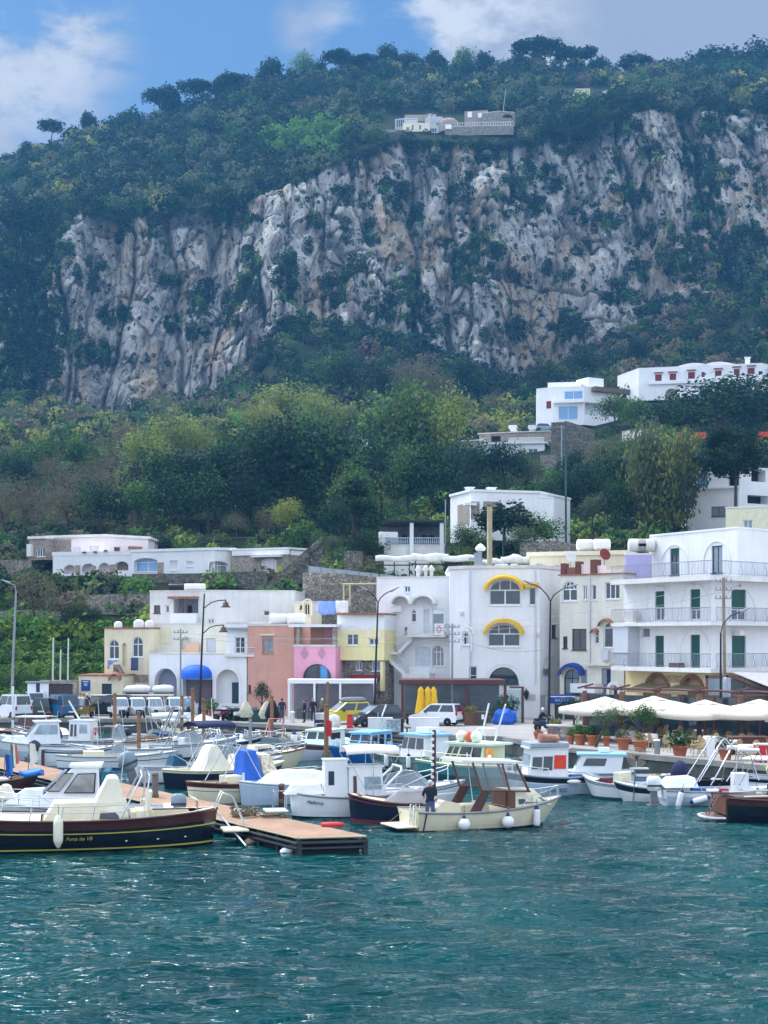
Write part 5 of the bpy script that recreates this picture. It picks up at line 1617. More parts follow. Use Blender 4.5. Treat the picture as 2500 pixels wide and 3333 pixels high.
v=villa('modern_house','modern white house with long dark terrace openings behind the eucalyptus',[(2232,176),(2405,174),(2570,178)],(1525,175),1735,white,roof=white,over=.1,back=9,ops=Q(*Zv,[('w',1115,1040,1195,1160,dict(n=2,g=mat('blue_glass','6e9cc8',.15,spec=.7),seg=0)),('o',1355,1035,1440,1140,dict(r=1.2,m=dark_in,ah=0)),('o',1530,1020,1640,1110,dict(r=1.2,m=dark_in,ah=0)),('o',1500,1215,1659,1280,dict(r=1.2,m=dark_in,ah=0,seg=1)),('w',1222,1300,1345,1378,dict(n=2,f=frame_b,seg=0)),('x',1105,1150,1440,1165,dict(m=white,w=.3,nm='ledge',seg=0))]))
v=villa('pale_yellow_house','pale yellow flat roofed house behind the penthouse',[(2362,160),(2580,158)],(1652,159),1760,mat('pale_yellow_plaster','e8e2c4',.88,streak=.1),roof=white,over=.1,ops=Q(*Zv,[('w',1470,1405,1540,1470,dict(n=2,g=pane_l))]))
v=villa('long_red_shutter_villa','long white villa with dark red shutters and a wavy roofline',[(2079,322),(2480,316),(2500,318)],(1193,319),1300,white,roof=white,back=10,rth=.2,ops=Q(*Zv,[('b',788,282,838,332,dict(m=reds)),('b',900,275,950,325,dict(m=reds)),('b',1042,264,1095,315,dict(m=reds)),('b',1145,262,1170,302,dict(m=reds)),('b',1250,252,1300,292,dict(m=reds)),('b',1395,240,1440,285,dict(m=reds)),('b',1500,232,1555,278,dict(m=reds)),('o',865,390,960,470,dict(r=.8,m=stone_f,ah=.5))]))
for x,y in((815,268),(925,262),(1068,248),(1275,236),(1418,222),(1530,214)):
 v.bx('tile_ledge',zx(1800,x-36),zx(1100,y-3),zx(1800,x+36),zx(1100,y+6),0,.6,tilem)
v.bx('ledge',zx(1800,740),1239,2470,1245,0,.5,white)
for x,h in((1085,190),(1270,181)):
 u,z=v.uz(zx(1800,x),zx(1100,h))
 MB().prism([(u+3.6*(i/8-.5)*2,-.3,v.z1+.2+(z-v.z1-.2)*math.cos((i/8-.5)*PI))for i in range(9)],(0,-4,0),0,v.segs[0][4]).build('roof_vault',white,v.root)
v.chimney(zx(1800,1500),zx(1100,140),1,1.,white)
v=villa('glazed_hill_villa','white cubic villa with two big blue picture windows on the hill',[(1747,302),(1800,300),(1900,299),(2010,303)],(1262,300),1385,white,roof=white,back=10,ops=Q(*Zv,[('w',88,410,230,472,dict(n=2,g=mat('blue_glass','6e9cc8',.15,spec=.7))),('w',42,525,192,630,dict(n=2,g=mat('blue_glass','6e9cc8',.15,spec=.7))),('x',5,490,240,505,dict(m=white,w=1.2,nm='ledge')),('o',245,505,460,600,dict(r=1.5,m=greyd,ah=0))])+Q(*Zw,[('b',1607,487,1645,545,dict(m=reds))]))
v.bx('upper_storey',1781,1237,1890,1262,-6,-2,white)
v.bx('upper_storey',1935,1228,1985,1262,-6,-2,white)
v.bx('reed_canopy',1925,1271,2040,1275,0,1.2,mat('reed_canopy','6a5c52',.9,var=.3))
v=villa('terrace_house','narrow white house with four dark windows under a balustraded terrace',[(1560,283),(1655,282),(1772,281)],(1446,282),1500,white,roof=white,over=.6,rth=.3,ops=Q(*Zw,[('o',1170,850,1260,925,dict(r=1.5,m=greyd,ah=0)),('w',1385,862,1452,918,dict(n=2)),('w',1470,855,1540,912,dict(n=2))]))
mb=MB()
for i in range(40):
 u=v.segs[1][3]*i/40
 mb.box(u,u+.08,-.2,-.1,v.z1+.3,v.z1+1.1,0,v.segs[1][4])
mb.box(0,v.segs[1][3],-.24,-.06,v.z1+1.1,v.z1+1.2,0,v.segs[1][4]).build('balustrade',white,v.root)
v=villa('shed_house','grey house with a long pale lean-to roof left of the terrace house',[(1470,290),(1565,288)],(1436,289),1480,stone_f,roof=white2,over=.5)
v=villa('upper_terrace','stone terrace with parked cars above the narrow terrace house',[(1560,296),(1680,294),(1830,292)],(1408,294),1450,stone_f,roof=coping_m,over=.4,back=14,cat='terrace',ops=Q(*Zw,[('o',1180,755,1255,800,dict(r=1,m=dark_in,ah=0))]))
v=villa('small_hut','small white hut among the trees of the lower wood',[(1172,298),(1228,297)],(1428,298),1470,white,roof=tilem,over=.4,back=5,cat='hut',ops=[('w',1174,1440,1182,1456)])
v=villa('concrete_shelter','grey concrete shelter with a sloping roof beside the red safety netting',[(2025,262),(2088,258)],(1402,260),1440,coping_m,roof=coping_m,back=5,cat='shelter')
for i,(px,lb,col)in enumerate(((1672,'pale car parked left of the lamp on the stone terrace','d8dade'),(1735,'silver car parked near the middle of the stone terrace','b8bec6'),(1772,'grey blue car parked at the right end of the stone terrace','77869a'))):
 D=298
 cr=thing('parked_car',lb,'car',P(px,1404,D),rnd.choice((.15,1.4,.3)))
 MB().loft([[(x,y,z)for y,z in((-.8,.25),(.8,.25),(.85,.7),(.75,.95),(-.75,.95),(-.85,.7))]for x in(-2,2)],0,False).build('body',mat('car_'+col,col,.3,coat=.4),cr,bev=.08)
 MB().loft([[(-1.5,-.72,.94),(1.1,-.72,.94),(1.1,.72,.94),(-1.5,.72,.94)],[(-1.2,-.6,1.45),(.4,-.6,1.45),(.4,.6,1.45),(-1.2,.6,1.45)]],0,False).build('cabin',pane_m,cr)
 for sx in(-1.25,1.25):
  for sy in(-.8,.8):
   MB().lathe((0,0,0),[(.3,-.1),(.3,.1)],10,M=Matrix.Translation((sx,sy,.3))@Matrix.Rotation(PI/2,4,'X')).build('wheel',iron,cr)
net_m=mat('orange_net','cf4a2e',.8,var=.3,scale=3)
for(a,c,y0,y1,lb)in((2200,2300,1407,1430,'orange safety netting behind the trunks of the broad dark pine'),(2470,2530,1405,1425,'orange safety netting at the right edge of the photo')):
 t_=thing('safety_net',lb,'netting',P(a,y1,246))
 w_=(c-a)/FL*246
 h_=(y1-y0)/FL*246
 mb=MB()
 for i in range(int(w_/.8)):
  mb.quad((i*.8,.05*math.sin(i),0),(i*.8+.8,.05*math.sin(i+1),0),(i*.8+.8,.05*math.sin(i+1),h_),(i*.8,.05*math.sin(i),h_))
 mb.build('netting',net_m,t_,solid=.02)
 mb=MB()
 for i in range(int(w_/1.6)+1):
  mb.tube([(i*1.6,.05,-.3),(i*1.6,.05,h_+.1)],.04,5)
 mb.build('stakes',galv,t_)
Zh=(1200,280)
def Qh(ops):return Q(*Zh,ops,2.074)
hazew=mat('haze_greyed_white','b8b8b8',.9,var=.25,scale=.4)  # white greyed in its colour to imitate haze over the far houses
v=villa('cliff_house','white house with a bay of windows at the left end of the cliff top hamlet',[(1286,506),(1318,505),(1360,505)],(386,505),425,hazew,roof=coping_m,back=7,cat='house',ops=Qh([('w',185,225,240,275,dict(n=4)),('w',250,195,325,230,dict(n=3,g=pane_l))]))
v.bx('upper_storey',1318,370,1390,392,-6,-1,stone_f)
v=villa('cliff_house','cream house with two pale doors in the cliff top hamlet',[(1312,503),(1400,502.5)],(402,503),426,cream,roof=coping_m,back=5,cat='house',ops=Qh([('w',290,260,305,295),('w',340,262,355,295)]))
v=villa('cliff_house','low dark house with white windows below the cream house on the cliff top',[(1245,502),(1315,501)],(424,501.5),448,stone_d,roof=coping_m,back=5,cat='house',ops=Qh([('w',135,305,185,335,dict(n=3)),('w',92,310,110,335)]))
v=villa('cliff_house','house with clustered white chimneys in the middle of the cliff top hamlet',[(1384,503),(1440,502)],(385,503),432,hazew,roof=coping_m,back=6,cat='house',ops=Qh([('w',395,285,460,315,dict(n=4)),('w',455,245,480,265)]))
for px,py in((1396,368),(1410,370),(1425,378)):
 v.chimney(px,py,1,1.2,hazew,back=1)
dm=thing('dome_house','grey house with a round dome on the cliff top','house',P(1460,425,503))
MB().lathe((0,0,0),[(3.4,-1),(3.4,2.0),(3.1,2.8),(2.2,3.5),(1,3.8),(.02,3.85)],20).build('wall',stone_f,dm)
MB().box(-1.2,.8,-3.55,-3.3,-.6,.8).build('window',frame_w,dm)
v=villa('cliff_house','ruined grey house with two bright windows behind the cliff top terrace',[(1512,516),(1588,515)],(362,516),412,stone_f,roof=None,back=7,cat='house',ops=Qh([('w',668,172,697,210,dict(g=frame_w)),('w',738,180,768,212,dict(g=frame_w))]))
v=villa('cliff_house','grey house with a dark vault at the right end of the cliff top hamlet',[(1568,512),(1620,510),(1676,511)],(366,511),412,stone,roof=coping_m,back=7,cat='house',ops=Qh([('o',905,190,975,215,dict(r=1,m=dark_in,ah=.9))]))
v=villa('cliff_terrace','long grey terrace with a white balustrade along the cliff top',[(1448,500),(1572,499),(1672,498.5)],(410,499),440,stone,roof=coping_m,back=8,cat='terrace')
for si,(a,d,n,ln,M)in enumerate(v.segs):
 mb=MB().box(0,ln,-.3,-.1,v.z1+1.2,v.z1+1.4,0,M)
 for i in range(int(ln/.8)):
  mb.box(i*.8,i*.8+.3,-.3,-.1,v.z1,v.z1+1.2,0,M)
 mb.build('balustrade',hazew,v.root)
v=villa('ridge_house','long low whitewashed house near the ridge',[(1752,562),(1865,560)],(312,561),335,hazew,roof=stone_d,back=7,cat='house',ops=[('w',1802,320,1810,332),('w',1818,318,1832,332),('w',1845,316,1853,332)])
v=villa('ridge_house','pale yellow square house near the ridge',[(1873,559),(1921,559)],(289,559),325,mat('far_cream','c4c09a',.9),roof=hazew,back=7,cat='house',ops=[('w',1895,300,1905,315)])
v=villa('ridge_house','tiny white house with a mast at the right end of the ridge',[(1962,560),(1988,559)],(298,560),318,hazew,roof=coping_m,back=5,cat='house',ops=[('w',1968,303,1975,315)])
# ================================================================ boats
gel=mat('white_gelcoat','e4e7ea',.35,var=.05,scale=1.2,streak=.08,coat=.2)
gelc=mat('cream_gelcoat','e2d9bd',.4,var=.05,scale=1.2,streak=.08,coat=.2)
paleb=mat('pale_blue_paint','b4c8da',.45,var=.06,scale=1.2,streak=.12)
navyp=mat('navy_paint','141a30',.28,var=.1,coat=.3)
blackp=mat('blue_black_paint','10131f',.25,var=.1,coat=.4)
mahog=mat('mahogany','4a2220',.3,var=.25,scale=5,coat=.4)
woodb=mat('varnished_wood','6e4630',.4,var=.25,scale=6,coat=.2)
yel_s=mat('yellow_stripe','b9b04a',.5,var=.05)
antif=mat('red_antifouling','6a2a2c',.8,var=.15)
tealp=mat('teal_paint','3a8288',.5,var=.08,streak=.15)
dteal=mat('dark_teal_paint','1e4c52',.5,var=.1,streak=.15)
greyg=mat('grey_green_paint','8aa09c',.5,var=.08,streak=.18)
greyb=mat('grey_blue_paint','8a9aa6',.5,var=.08,streak=.15)
bluep=mat('bright_blue_paint','1c64b0',.45,var=.08,streak=.12)
lblue=mat('light_blue_paint','8ec6e8',.45,var=.05)
mint=mat('mint_paint','d2e6da',.45,var=.05)
limec=mat('pale_lime_paint','dce2c0',.45,var=.05)
chrome=mat('polished_steel','c4c8cc',.22,metal=.9,var=.05)
winm=mat('boat_window','20303a',.06,var=.3,scale=2,spec=.7)
winl=mat('pale_boat_window','8fa2ac',.1,var=.3,scale=2,spec=.6)
rubber=mat('black_rubber','15161a',.8,var=.1)
fend_m=mat('fender_white','e6e8ea',.5,var=.05)
fend_b=mat('fender_blue','1c2c6c',.5,var=.05)
rope_m=mat('rope','6e6450',.9,var=.3,scale=30)
teak=mat('teak_deck','9a7a5a',.7,var=.2,scale=6)
ivory=mat('ivory_cover','e6e0cc',.8,var=.06,scale=2,bump=.3,bscale=3)
greyc=mat('grey_cover','8c8a8c',.85,var=.08,scale=2,bump=.3,bscale=3)
ALL=[]
boot=[mat('blue_boot_stripe','2a4a7c',.5),mat('dark_boot_stripe','23282e',.5),mat('red_boot_stripe','7c3030',.6),mat('green_boot_stripe','2a5a54',.5)]
solem=mat('grey_sole','8c877c',.8,var=.2)
class Boat:
 """Boat in its own axes: x forward from the stern, z from the waterline."""
 def __init__(s,name,label,stern,bow,L,B,fb,hullm,kd='transom',bands=((.12,1),(1,0)),deck=gel,rail=gel,rake=.5,sole=.3,fore=.62,grp=None,cat='boat',D=None,draft=.35,aft=0.0,sw=.16):
  p,q=Vector((*stern,0)),Vector((*bow,0))
  d=(q-p)
  s.L=L or d.length
  s.sole,s.fore,s.aft=sole,fore,aft
  ALL.append(s)
  if rail is gel:
   rail=mat('pale_rubrail','9aa0a6',.6)
  s.B,s.kd,s.fb=B,kd,fb
  s.rake=rake
  s.root=thing(name,label,cat,p,math.atan2(d.y,d.x),grp)
  mats=list(hullm)if isinstance(hullm,(list,tuple))else[hullm]
  if len(bands)==1:
   mats.append(boot[len(ALL)%4])
   bands=((.10,len(mats)-1),(.84,0),(.89,len(mats)-1),(1,0))
  n=22
  T=[i/n for i in range(n+1)]
  mb=MB()
  lev=sorted({0.,*[b_[0]for b_ in bands],.3,.6,1.})
  for sd in(1,-1):
   rows=[[s.hp(t_,-1,sd)]+[s.hp(t_,f,sd)for f in lev]for t_ in T]
   for k in range(len(lev)):
    top=lev[k]
    mi=next((b_[1]for b_ in bands if top<=b_[0]+1e-6),0)
    mb.loft([[r[k],r[k+1]]for r in rows],mi,True,False,False)
  if kd=='transom':
   r=[s.hp(0,f,1)for f in[-1]+lev]
   l=[s.hp(0,f,-1)for f in[-1]+lev][::-1]
   mb.add(r+l,[tuple(range(len(r)+len(l)))],0)
  mb.build('hull',mats,s.root)
  mb=MB()
  ins=lambda t_,sd:max(0.,s.hb(t_)-sw)*sd
  tf,ta=fore,aft
  for sd in(1,-1):
   mb.loft([[s.dk(t_,s.hb(t_)*sd),s.dk(t_,ins(t_,sd)if ta<=t_<=tf else 0.)]for t_ in sorted(set(T+[tf-1e-4,tf+1e-4,ta]))],0,True,False,False)
   mb.loft([[s.dk(t_,ins(t_,sd)),(s.L*t_,ins(t_,sd)*.92,sole)]for t_ in T if ta<=t_<=tf],0,True,False,False)
  tt=[t_ for t_ in T if ta<=t_<=tf]
  mb.loft([[(s.L*t_,ins(t_,1)*.92,sole),(s.L*t_,-ins(t_,1)*.92,sole)]for t_ in tt],1,False,False,False)
  e=tt[-1]
  mb.quad((s.L*e,ins(e,1)*.92,sole),(s.L*e,-ins(e,1)*.92,sole),s.dk(e,-ins(e,1)),s.dk(e,ins(e,1)))
  e=tt[0]
  mb.quad((s.L*e,ins(e,1)*.92,sole),(s.L*e,-ins(e,1)*.92,sole),s.dk(e,-ins(e,1)),s.dk(e,ins(e,1)))
  mb.build('deck',[deck,solem],s.root,fix=False)
  if rail is not None:
   mb=MB()
   for sd in(1,-1):
    mb.tube([Vector(s.hp(t_,1,sd))+Vector((0,sd*.015,.02))for t_ in T],.045,6)
   mb.build('rub_rail',rail,s.root)
 def hb(s,t):
  b=s.B/2
  if s.kd=='transom':
   a=.84+.16*math.sin(min(1,t/.45)*PI/2)
   return b*a*(1-max(0,(t-.45)/.55)**2.3)+.012
  if s.kd=='gozzo':
   return b*(max(0,1-abs(2*t-1+.0)**2.6))**.8*.98+.015
  return b
 def sheer(s,t):
  a,m,c=s.fb
  return a*(1-t)*(1-2*t)+4*m*t*(1-t)+c*t*(2*t-1)
 def hp(s,t,f,sd):
  w=s.hb(t)
  z=s.sheer(t)
  if f<0:
   ww,zz,f_=w*.55,-.4,-.3
  else:
   ww,zz,f_=w*(.80+.20*f**.7),z*f,f
  x=s.L*t+s.rake*(f_-1)*max(0,(t-.55)/.45)**1.5
  if s.kd=='gozzo':
   x-=.28*s.rake*(f_-1)*max(0,(.35-t)/.35)**1.5
  elif t<.02:
   x+=.12*(1-f_)
  return(x,ww*sd,zz)
 def dk(s,t,y):
  w=max(.02,s.hb(t))
  return(s.L*t,y,s.sheer(t)+.06*(1-(y/w)**2))
 def add(s,name,mb,m,**kw):
  return mb.build(name,m,s.root,**kw)
 def cabin(s,x0,x1,w0,w1,z0,z1,rf=.3,rb=.05,m=gel,wins=(),roof=None,over=.12,rth=.07,name='cabin',wm=winm,taper=.9,fwd=None):
  """A deckhouse: bottom rectangle x0..x1, leaning front (rf) and back (rb); wins are (face, u0, u1, v0, v1)."""
  b=[(x0,w0/2,z0),(x1,w1/2,z0),(x1,-w1/2,z0),(x0,-w0/2,z0)]
  t_=[(x0+rb,w0/2*taper,z1),(x1-rf,w1/2*taper,z1),(x1-rf,-w1/2*taper,z1),(x0+rb,-w0/2*taper,z1)]
  o=MB().loft([b,t_],0,False).build(name,m,s.root,bev=.03)
  if roof is not None:
   rp=[(x0+rb-over,w0/2*taper+over*.6,z1+.004),(x1-rf+over*(1.6 if fwd is None else fwd),w1/2*taper+over*.5,z1+.004),(x1-rf+over*(1.6 if fwd is None else fwd),-w1/2*taper-over*.5,z1+.004),(x0+rb-over,-w0/2*taper-over*.6,z1+.004)]
   MB().prism(rp,(0,0,rth)).build('roof',roof,o,bev=.02)
  faces={'L':(b[0],b[1],t_[1],t_[0]),'R':(b[3],b[2],t_[2],t_[3]),'F':(b[2],b[1],t_[1],t_[2]),'B':(b[3],b[0],t_[0],t_[3])}
  for w in wins:
   fc,u0,u1,v0,v1=w[:5]
   mm=w[5]if len(w)>5 else wm
   A,Bq,Cq,Dq=[Vector(p)for p in faces[fc]]
   pt=lambda u,v:(A.lerp(Bq,u)).lerp(Dq.lerp(Cq,u),v)
   nrm=(Bq-A).cross(Dq-A).normalized()
   if fc in 'RF' and nrm.dot(Vector((0,-1,0)if fc=='R' else(1,0,0)))<0 or fc=='L' and nrm.y<0 or fc=='B' and nrm.x>0:
    nrm=-nrm
   q=[pt(u0,v0),pt(u1,v0),pt(u1,v1),pt(u0,v1)]
   MB().prism([p+nrm*.004 for p in q],nrm*.014).build('window',mm,o)
  return o
 def tubes(s,name,lines,r=.018,m=chrome,n=6,par=None):
  mb=MB()
  for l in lines:
   mb.tube(l,r,n)
  return mb.build(name,m,par or s.root)
 def pulpit(s,t0=.62,h=.45,m=chrome,n=4,mid=True,t1=.985):
  L_=[]
  top=[]
  for sd in(1,-1):
   side=[]
   for i in range(n+1):
    t_=t0+(t1-t0)*i/n
    y=max(.05,s.hb(t_)-.05)*sd
    p=Vector(s.dk(t_,y))
    hh=h*(1 if i else .15)
    side.append(p+Vector((.0,0,hh)))
    L_.append([p,p+Vector((0,0,hh))])
   top.append(side)
  L_.append(top[0]+top[1][::-1])
  if mid:
   L_.append([p-Vector((0,0,h*.45))for p in top[0][1:]+top[1][1:][::-1]])
  return s.tubes('bow_rail',L_,.016,m)
 def screen(s,x0,x1,w,z0,h,rk=.35,m=None,frame=chrome):
  """Wrap-round windscreen."""
  pts=[(x0,w/2),(x1-.25,w/2*.95),(x1,w/2*.6),(x1,-w/2*.6),(x1-.25,-w/2*.95),(x0,-w/2)]
  lo=[(x,y,z0)for x,y in pts]
  hi=[(x-rk,y*.86,z0+h)for x,y in pts]
  hi[0],hi[-1]=(x0+.1,w/2*.9,z0+h*.7),(x0+.1,-w/2*.9,z0+h*.7)
  o=MB().loft([lo,hi],0,False,False,False).build('windscreen',m or glass_clear('smoked_screen',(.25,.3,.34),.6),s.root,solid=.012)
  s.tubes('frame',[hi]+[[a,b_]for a,b_ in zip(lo,hi)],.014,frame,5,o)
  return o
 def outboard(s,x=-.05,y=0,z=.55,k=1.,m=gel,tilt=.0):
  M=Matrix.Translation((x,y,z))@Matrix.Rotation(tilt,4,'Y')@Matrix.Scale(k,4)
  o=MB().loft([[(a*sc-.22,b_*sc,h)for a,b_ in((.26,.14),(.26,-.14),(.1,-.19),(-.26,-.15),(-.30,0),(-.26,.15),(.1,.19))]for sc,h in((.75,-.05),(1,.05),(1.02,.3),(.92,.45),(.5,.52))],0,True,M=M).build('outboard_motor',m,s.root)
  MB().box(-.36,-.1,-.07,.07,-.75,-.04,0,M).box(-.48,-.02,-.16,.16,-.62,-.58,0,M).loft([[(-.42,.0,-.8),(-.42,.07,-.87),(-.42,0,-.94),(-.42,-.07,-.87)],[(-.0,.0,-.84),(-.0,.03,-.87),(-.0,0,-.9),(-.0,-.03,-.87)]],0,M=M).build('drive_leg',mat('grey_leg','777c82',.5),o)
  MB().box(-.50,.05,-.2,.2,.12,.19,0,M).build('stripe',mat('motor_stripe','3a4048',.5),o)
  return o
 def bimini(s,x0,x1,w,z0,z1,m,folded=False,legs=2):
  rows=[]
  k=8
  for i in range(k+1):
   a=PI*i/k
   y=w/2*math.cos(a)
   zz=z1-.28+.28*math.sin(a)**.6
   rows.append([(x0+(x1-x0)*j/4,y,zz+.05*math.sin(PI*j/4))for j in range(5)])
  if folded:
   o=MB().tube([(r[2][0],r[2][1],r[2][2])for r in rows],(x1-x0)/2,8).build('bimini',m,s.root)
  else:
   o=MB().loft(rows,0,True,False,False).build('bimini',m,s.root,solid=.025)
  L_=[]
  for sd in(1,-1):
   xm=(x0+x1)/2
   for xx in((x0,x1,xm)if not folded else(xm-.1,xm+.1)):
    L_.append([(xm+(xx-xm)*.15,w/2*sd,z0),(xx,w/2*sd,z1-.26)])
  s.tubes('frame',L_,.015,chrome,5,o)
  return o
 def arch(s,x0,x1,w,z0,z1,m=chrome,r=.022,n=2):
  L_=[]
  for k in range(n):
   dx=.22*k
   L_.append([(x0+dx,w/2,z0),(x1+dx*.6,w/2*.86,z1-.15),(x1+dx*.6+.02,w/2*.7,z1),(x1+dx*.6+.02,-w/2*.7,z1),(x1+dx*.6,-w/2*.86,z1-.15),(x0+dx,-w/2,z0)])
  return s.tubes('arch',L_,r,m)
 def blob(s,name,x,y,z,rx,ry,rz,m,pw=.7):
  """A draped cover: flattened dome with folds."""
  secs=[]
  for i,h in enumerate((0,.35,.7,.92,1)):
   q=(1-h**2.2)**.5 if h<1 else .02
   secs.append([(x+rx*max(q,.05)*(abs(math.cos(a))**pw)*(1 if math.cos(a)>0 else-1)*(1+.05*math.sin(5*a)),y+ry*max(q,.05)*(abs(math.sin(a))**pw)*(1 if math.sin(a)>0 else-1),z+rz*h)for a in[2*PI*k/16 for k in range(16)]])
  return MB().loft(secs,0,True).build(name,m,s.root)
 def tent(s,name,lo,hi,m,seed=1):
  """Taut canvas over a frame: lo and hi are (x0, x1, width, z); slightly creased."""
  r=random.Random(seed)
  def ring(q):
   x0,x1,w,z=q
   pts=[]
   c=[(x0,-w/2),(x1,-w/2),(x1,w/2),(x0,w/2)]
   for i in range(4):
    (a,b_),(c_,d)=c[i],c[(i+1)%4]
    pts+=[(a+(c_-a)*f,b_+(d-b_)*f,z)for f in(0,.25,.5,.75)]
   return pts
  A,B_=ring(lo),ring(hi)
  rows=[]
  for f in(0,.2,.45,.7,.9,1):
   rows.append([tuple(p+(q-p)*f+r.uniform(-.035,.035)*(0<f<1)for p,q in zip(a,b_))for a,b_ in zip(A,B_)])
  x0,x1,w,z=hi
  rows.append(ring(((x0*.75+x1*.25),(x0*.25+x1*.75),w*.55,z+.05)))
  return MB().loft(rows,0,True).build(name,m,s.root,bev=.015)
 def box(s,name,x0,x1,y0,y1,z0,z1,m,bev=.03):
  return MB().box(x0,x1,y0,y1,z0,z1).build(name,m,s.root,bev=bev)
 def seat(s,x,y,z,w=.55,m=gelc,h=.45):
  return MB().loft([[(x+.05*k,y-w/2,z),(x+.45,y-w/2,z),(x+.45,y+w/2,z),(x+.05*k,y+w/2,z)]for k,z in((0,z),(1,z+.3))],0,False).loft([[(x-.1*k,y-w/2*(1-.15*k),z+.3+h*k),(x+.13-.1*k,y-w/2*(1-.15*k),z+.3+h*k),(x+.13-.1*k,y+w/2*(1-.15*k),z+.3+h*k),(x-.1*k,y+w/2*(1-.15*k),z+.3+h*k)]for k in(0,.5,1)],0,True).build('seat',m,s.root,bev=.03)
 def text(s,txt,t,f,size,m,sd=-1,name='lettering',off=.03):
  a,b_=Vector(s.hp(t-.05,f,sd)),Vector(s.hp(t+.05,f,sd))
  c=Vector(s.hp(t,f,sd))
  u=(b_-a).normalized()*(1 if sd<0 else-1)
  up=(Vector(s.hp(t,min(1,f+.1),sd))-Vector(s.hp(t,f-.1,sd))).normalized()
  n=u.cross(up).normalized()
  up=n.cross(u)
  p=c+n*off
  return letters(txt,size,m,s.root,Matrix(((u.x,up.x,n.x,p.x),(u.y,up.y,n.y,p.y),(u.z,up.z,n.z,p.z),(0,0,0,1))),name)
 def W(s,x,y,z):
  """Boat point to world."""
  return s.mw()@Vector((x,y,z))
 def mw(s):
  return Matrix.Translation(s.root.location)@Matrix.Rotation(s.root.rotation_euler.z,4,'Z')
def fender(p,label,kd='long',k=1.,m=fend_m,tip=fend_b,rot=(0,0,0),grp='boat fenders'):
 t_=thing('fender',label,'fender',p,0,grp)
 t_.rotation_euler=rot
 if kd=='ball':
  MB().ell((0,0,0),.22*k,16,10).build('body',m,t_)
  MB().lathe((0,0,.19*k),[(.09*k,0),(.06*k,.07*k),(.03*k,.13*k)],10).build('cap',tip,t_)
 else:
  MB().lathe((0,0,0),[(.03*k,-.36*k),(.11*k,-.28*k),(.125*k,-.2*k),(.125*k,.2*k),(.11*k,.28*k),(.03*k,.36*k)],12).build('body',m,t_)
  for sg_ in(-1,1):
   MB().lathe((0,0,0),[(.10*k,sg_*.29*k),(.06*k,sg_*.38*k),(.02*k,sg_*.42*k)],10).build('cap',tip,t_)
 MB().tube([(0,0,.2*k),(0,.03,.65*k)],.012,5).build('rope',rope_m,t_)
 return t_
G1='boats moored in the harbour'
bt=Boat('gozzo','long blue black gozzo with mahogany top strake and yellow stripes in front of the pontoon',(-5.75,53.0),(-16,50.9),10.8,3.1,(1.18,1.0,1.35),[blackp,yel_s,mahog],'gozzo',((.05,0),(.10,1),(.58,0),(.62,1),(.72,0),(1,2)),gelc,mahog,.6,.45,.55,aft=.08,sw=.32)
bt.cabin(3.0,6.0,1.5,1.7,.75,1.55,.5,.1,gelc,[('L',.12,.35,.3,.62)],None,name='coaming')
bt.tent('helm_cover',(3.05,4.4,1.5,1.05),(3.4,3.75,1.1,2.35),ivory)
bt.tent('foredeck_cover',(4.3,5.3,1.6,.95),(4.4,4.9,1.1,1.4),ivory,2)
bt.seat(2.35,.2,.95,1.3,gelc,.62)
bt.box('engine_box',2.2,3.0,-.6,.6,.5,1.2,gelc)
MB().box(2.35,2.5,.61,.625,.78,.98).build('hatch_grille',mahog,bt.root)
bt.tubes('arch',[[(3.35,.95,.95),(2.6,.9,2.45),(2.65,.6,2.6),(2.65,-.6,2.6),(2.6,-.9,2.45),(3.35,-.95,.95)],[(2.6,.98,.95),(2.35,.92,2.42),(2.4,.62,2.56),(2.4,-.62,2.56),(2.35,-.92,2.42),(2.6,-.98,.95)]],.03)
L_=[]
for sd in(1,-1):
 top,mid=[],[]
 for i in range(8):
  t_=.30+.66*i/7
  p=Vector(bt.dk(t_,(bt.hb(t_)-.1)*sd))
  top.append(p+Vector((0,0,.5)));mid.append(p+Vector((0,0,.28)))
  if i:
   L_.append([p,p+Vector((-.08,0,.5))])
 L_+=[[Vector(bt.dk(.27,(bt.hb(.27)-.1)*sd))]+top,mid]
bt.tubes('bow_rail',L_,.022)
bt.box('swim_platform',-1.05,-.15,-.55,.55,.42,.50,gelc)
bt.tubes('ladder',[[(.1,.3,1.2),(-.15,.3,1.75),(-.5,.3,1.6),(-1.0,.3,.5)],[(.1,-.3,1.2),(-.15,-.3,1.75),(-.5,-.3,1.6),(-1.0,-.3,.5)],[(-.75,.3,1.05),(-.75,-.3,1.05)],[(-.62,.3,1.35),(-.62,-.3,1.35)]],.022)
bt.tubes('mooring_bitt',[[(.7,.35,1.15),(.7,.35,1.5),(.95,.35,1.62)],[(.7,-.35,1.15),(.7,-.35,1.5),(.95,-.35,1.62)]],.03,ivory)
gold=mat('gold_lettering','b8a83c',.5)
bt.text('Punta Isa VB',.435,.44,.17,gold,1,off=.02)
for t_ in(.10,.19,.29):
 p=bt.hp(t_,.30,1)
 MB().ell((p[0],p[1]+.01,p[2]),(.05,.03,.035),8,6).build('through_hull_fitting',chrome,bt.root)
p=bt.W(*bt.hp(.495,.85,1))
fender(p+Vector((.02,-.17,-.12)),'cream fender hanging on the side of the long blue black gozzo',k=1.3,m=ivory,tip=ivory)
bt=Boat('cabin_cruiser','white cabin cruiser with framed side windows lying behind the blue black gozzo',(-7.95,56.2),(-14.5,55.3),6.8,2.5,(.8,.95,1.25),[gel,navyp],'transom',((.08,1),(1,0)),gel,gel,.9,.35,.38)
hw=bt.cabin(2.35,4.9,1.9,1.5,.95,2.42,1.6,.05,gel,[],gel,.1,.09)
black_f=mat('black_gasket','14161a',.5)
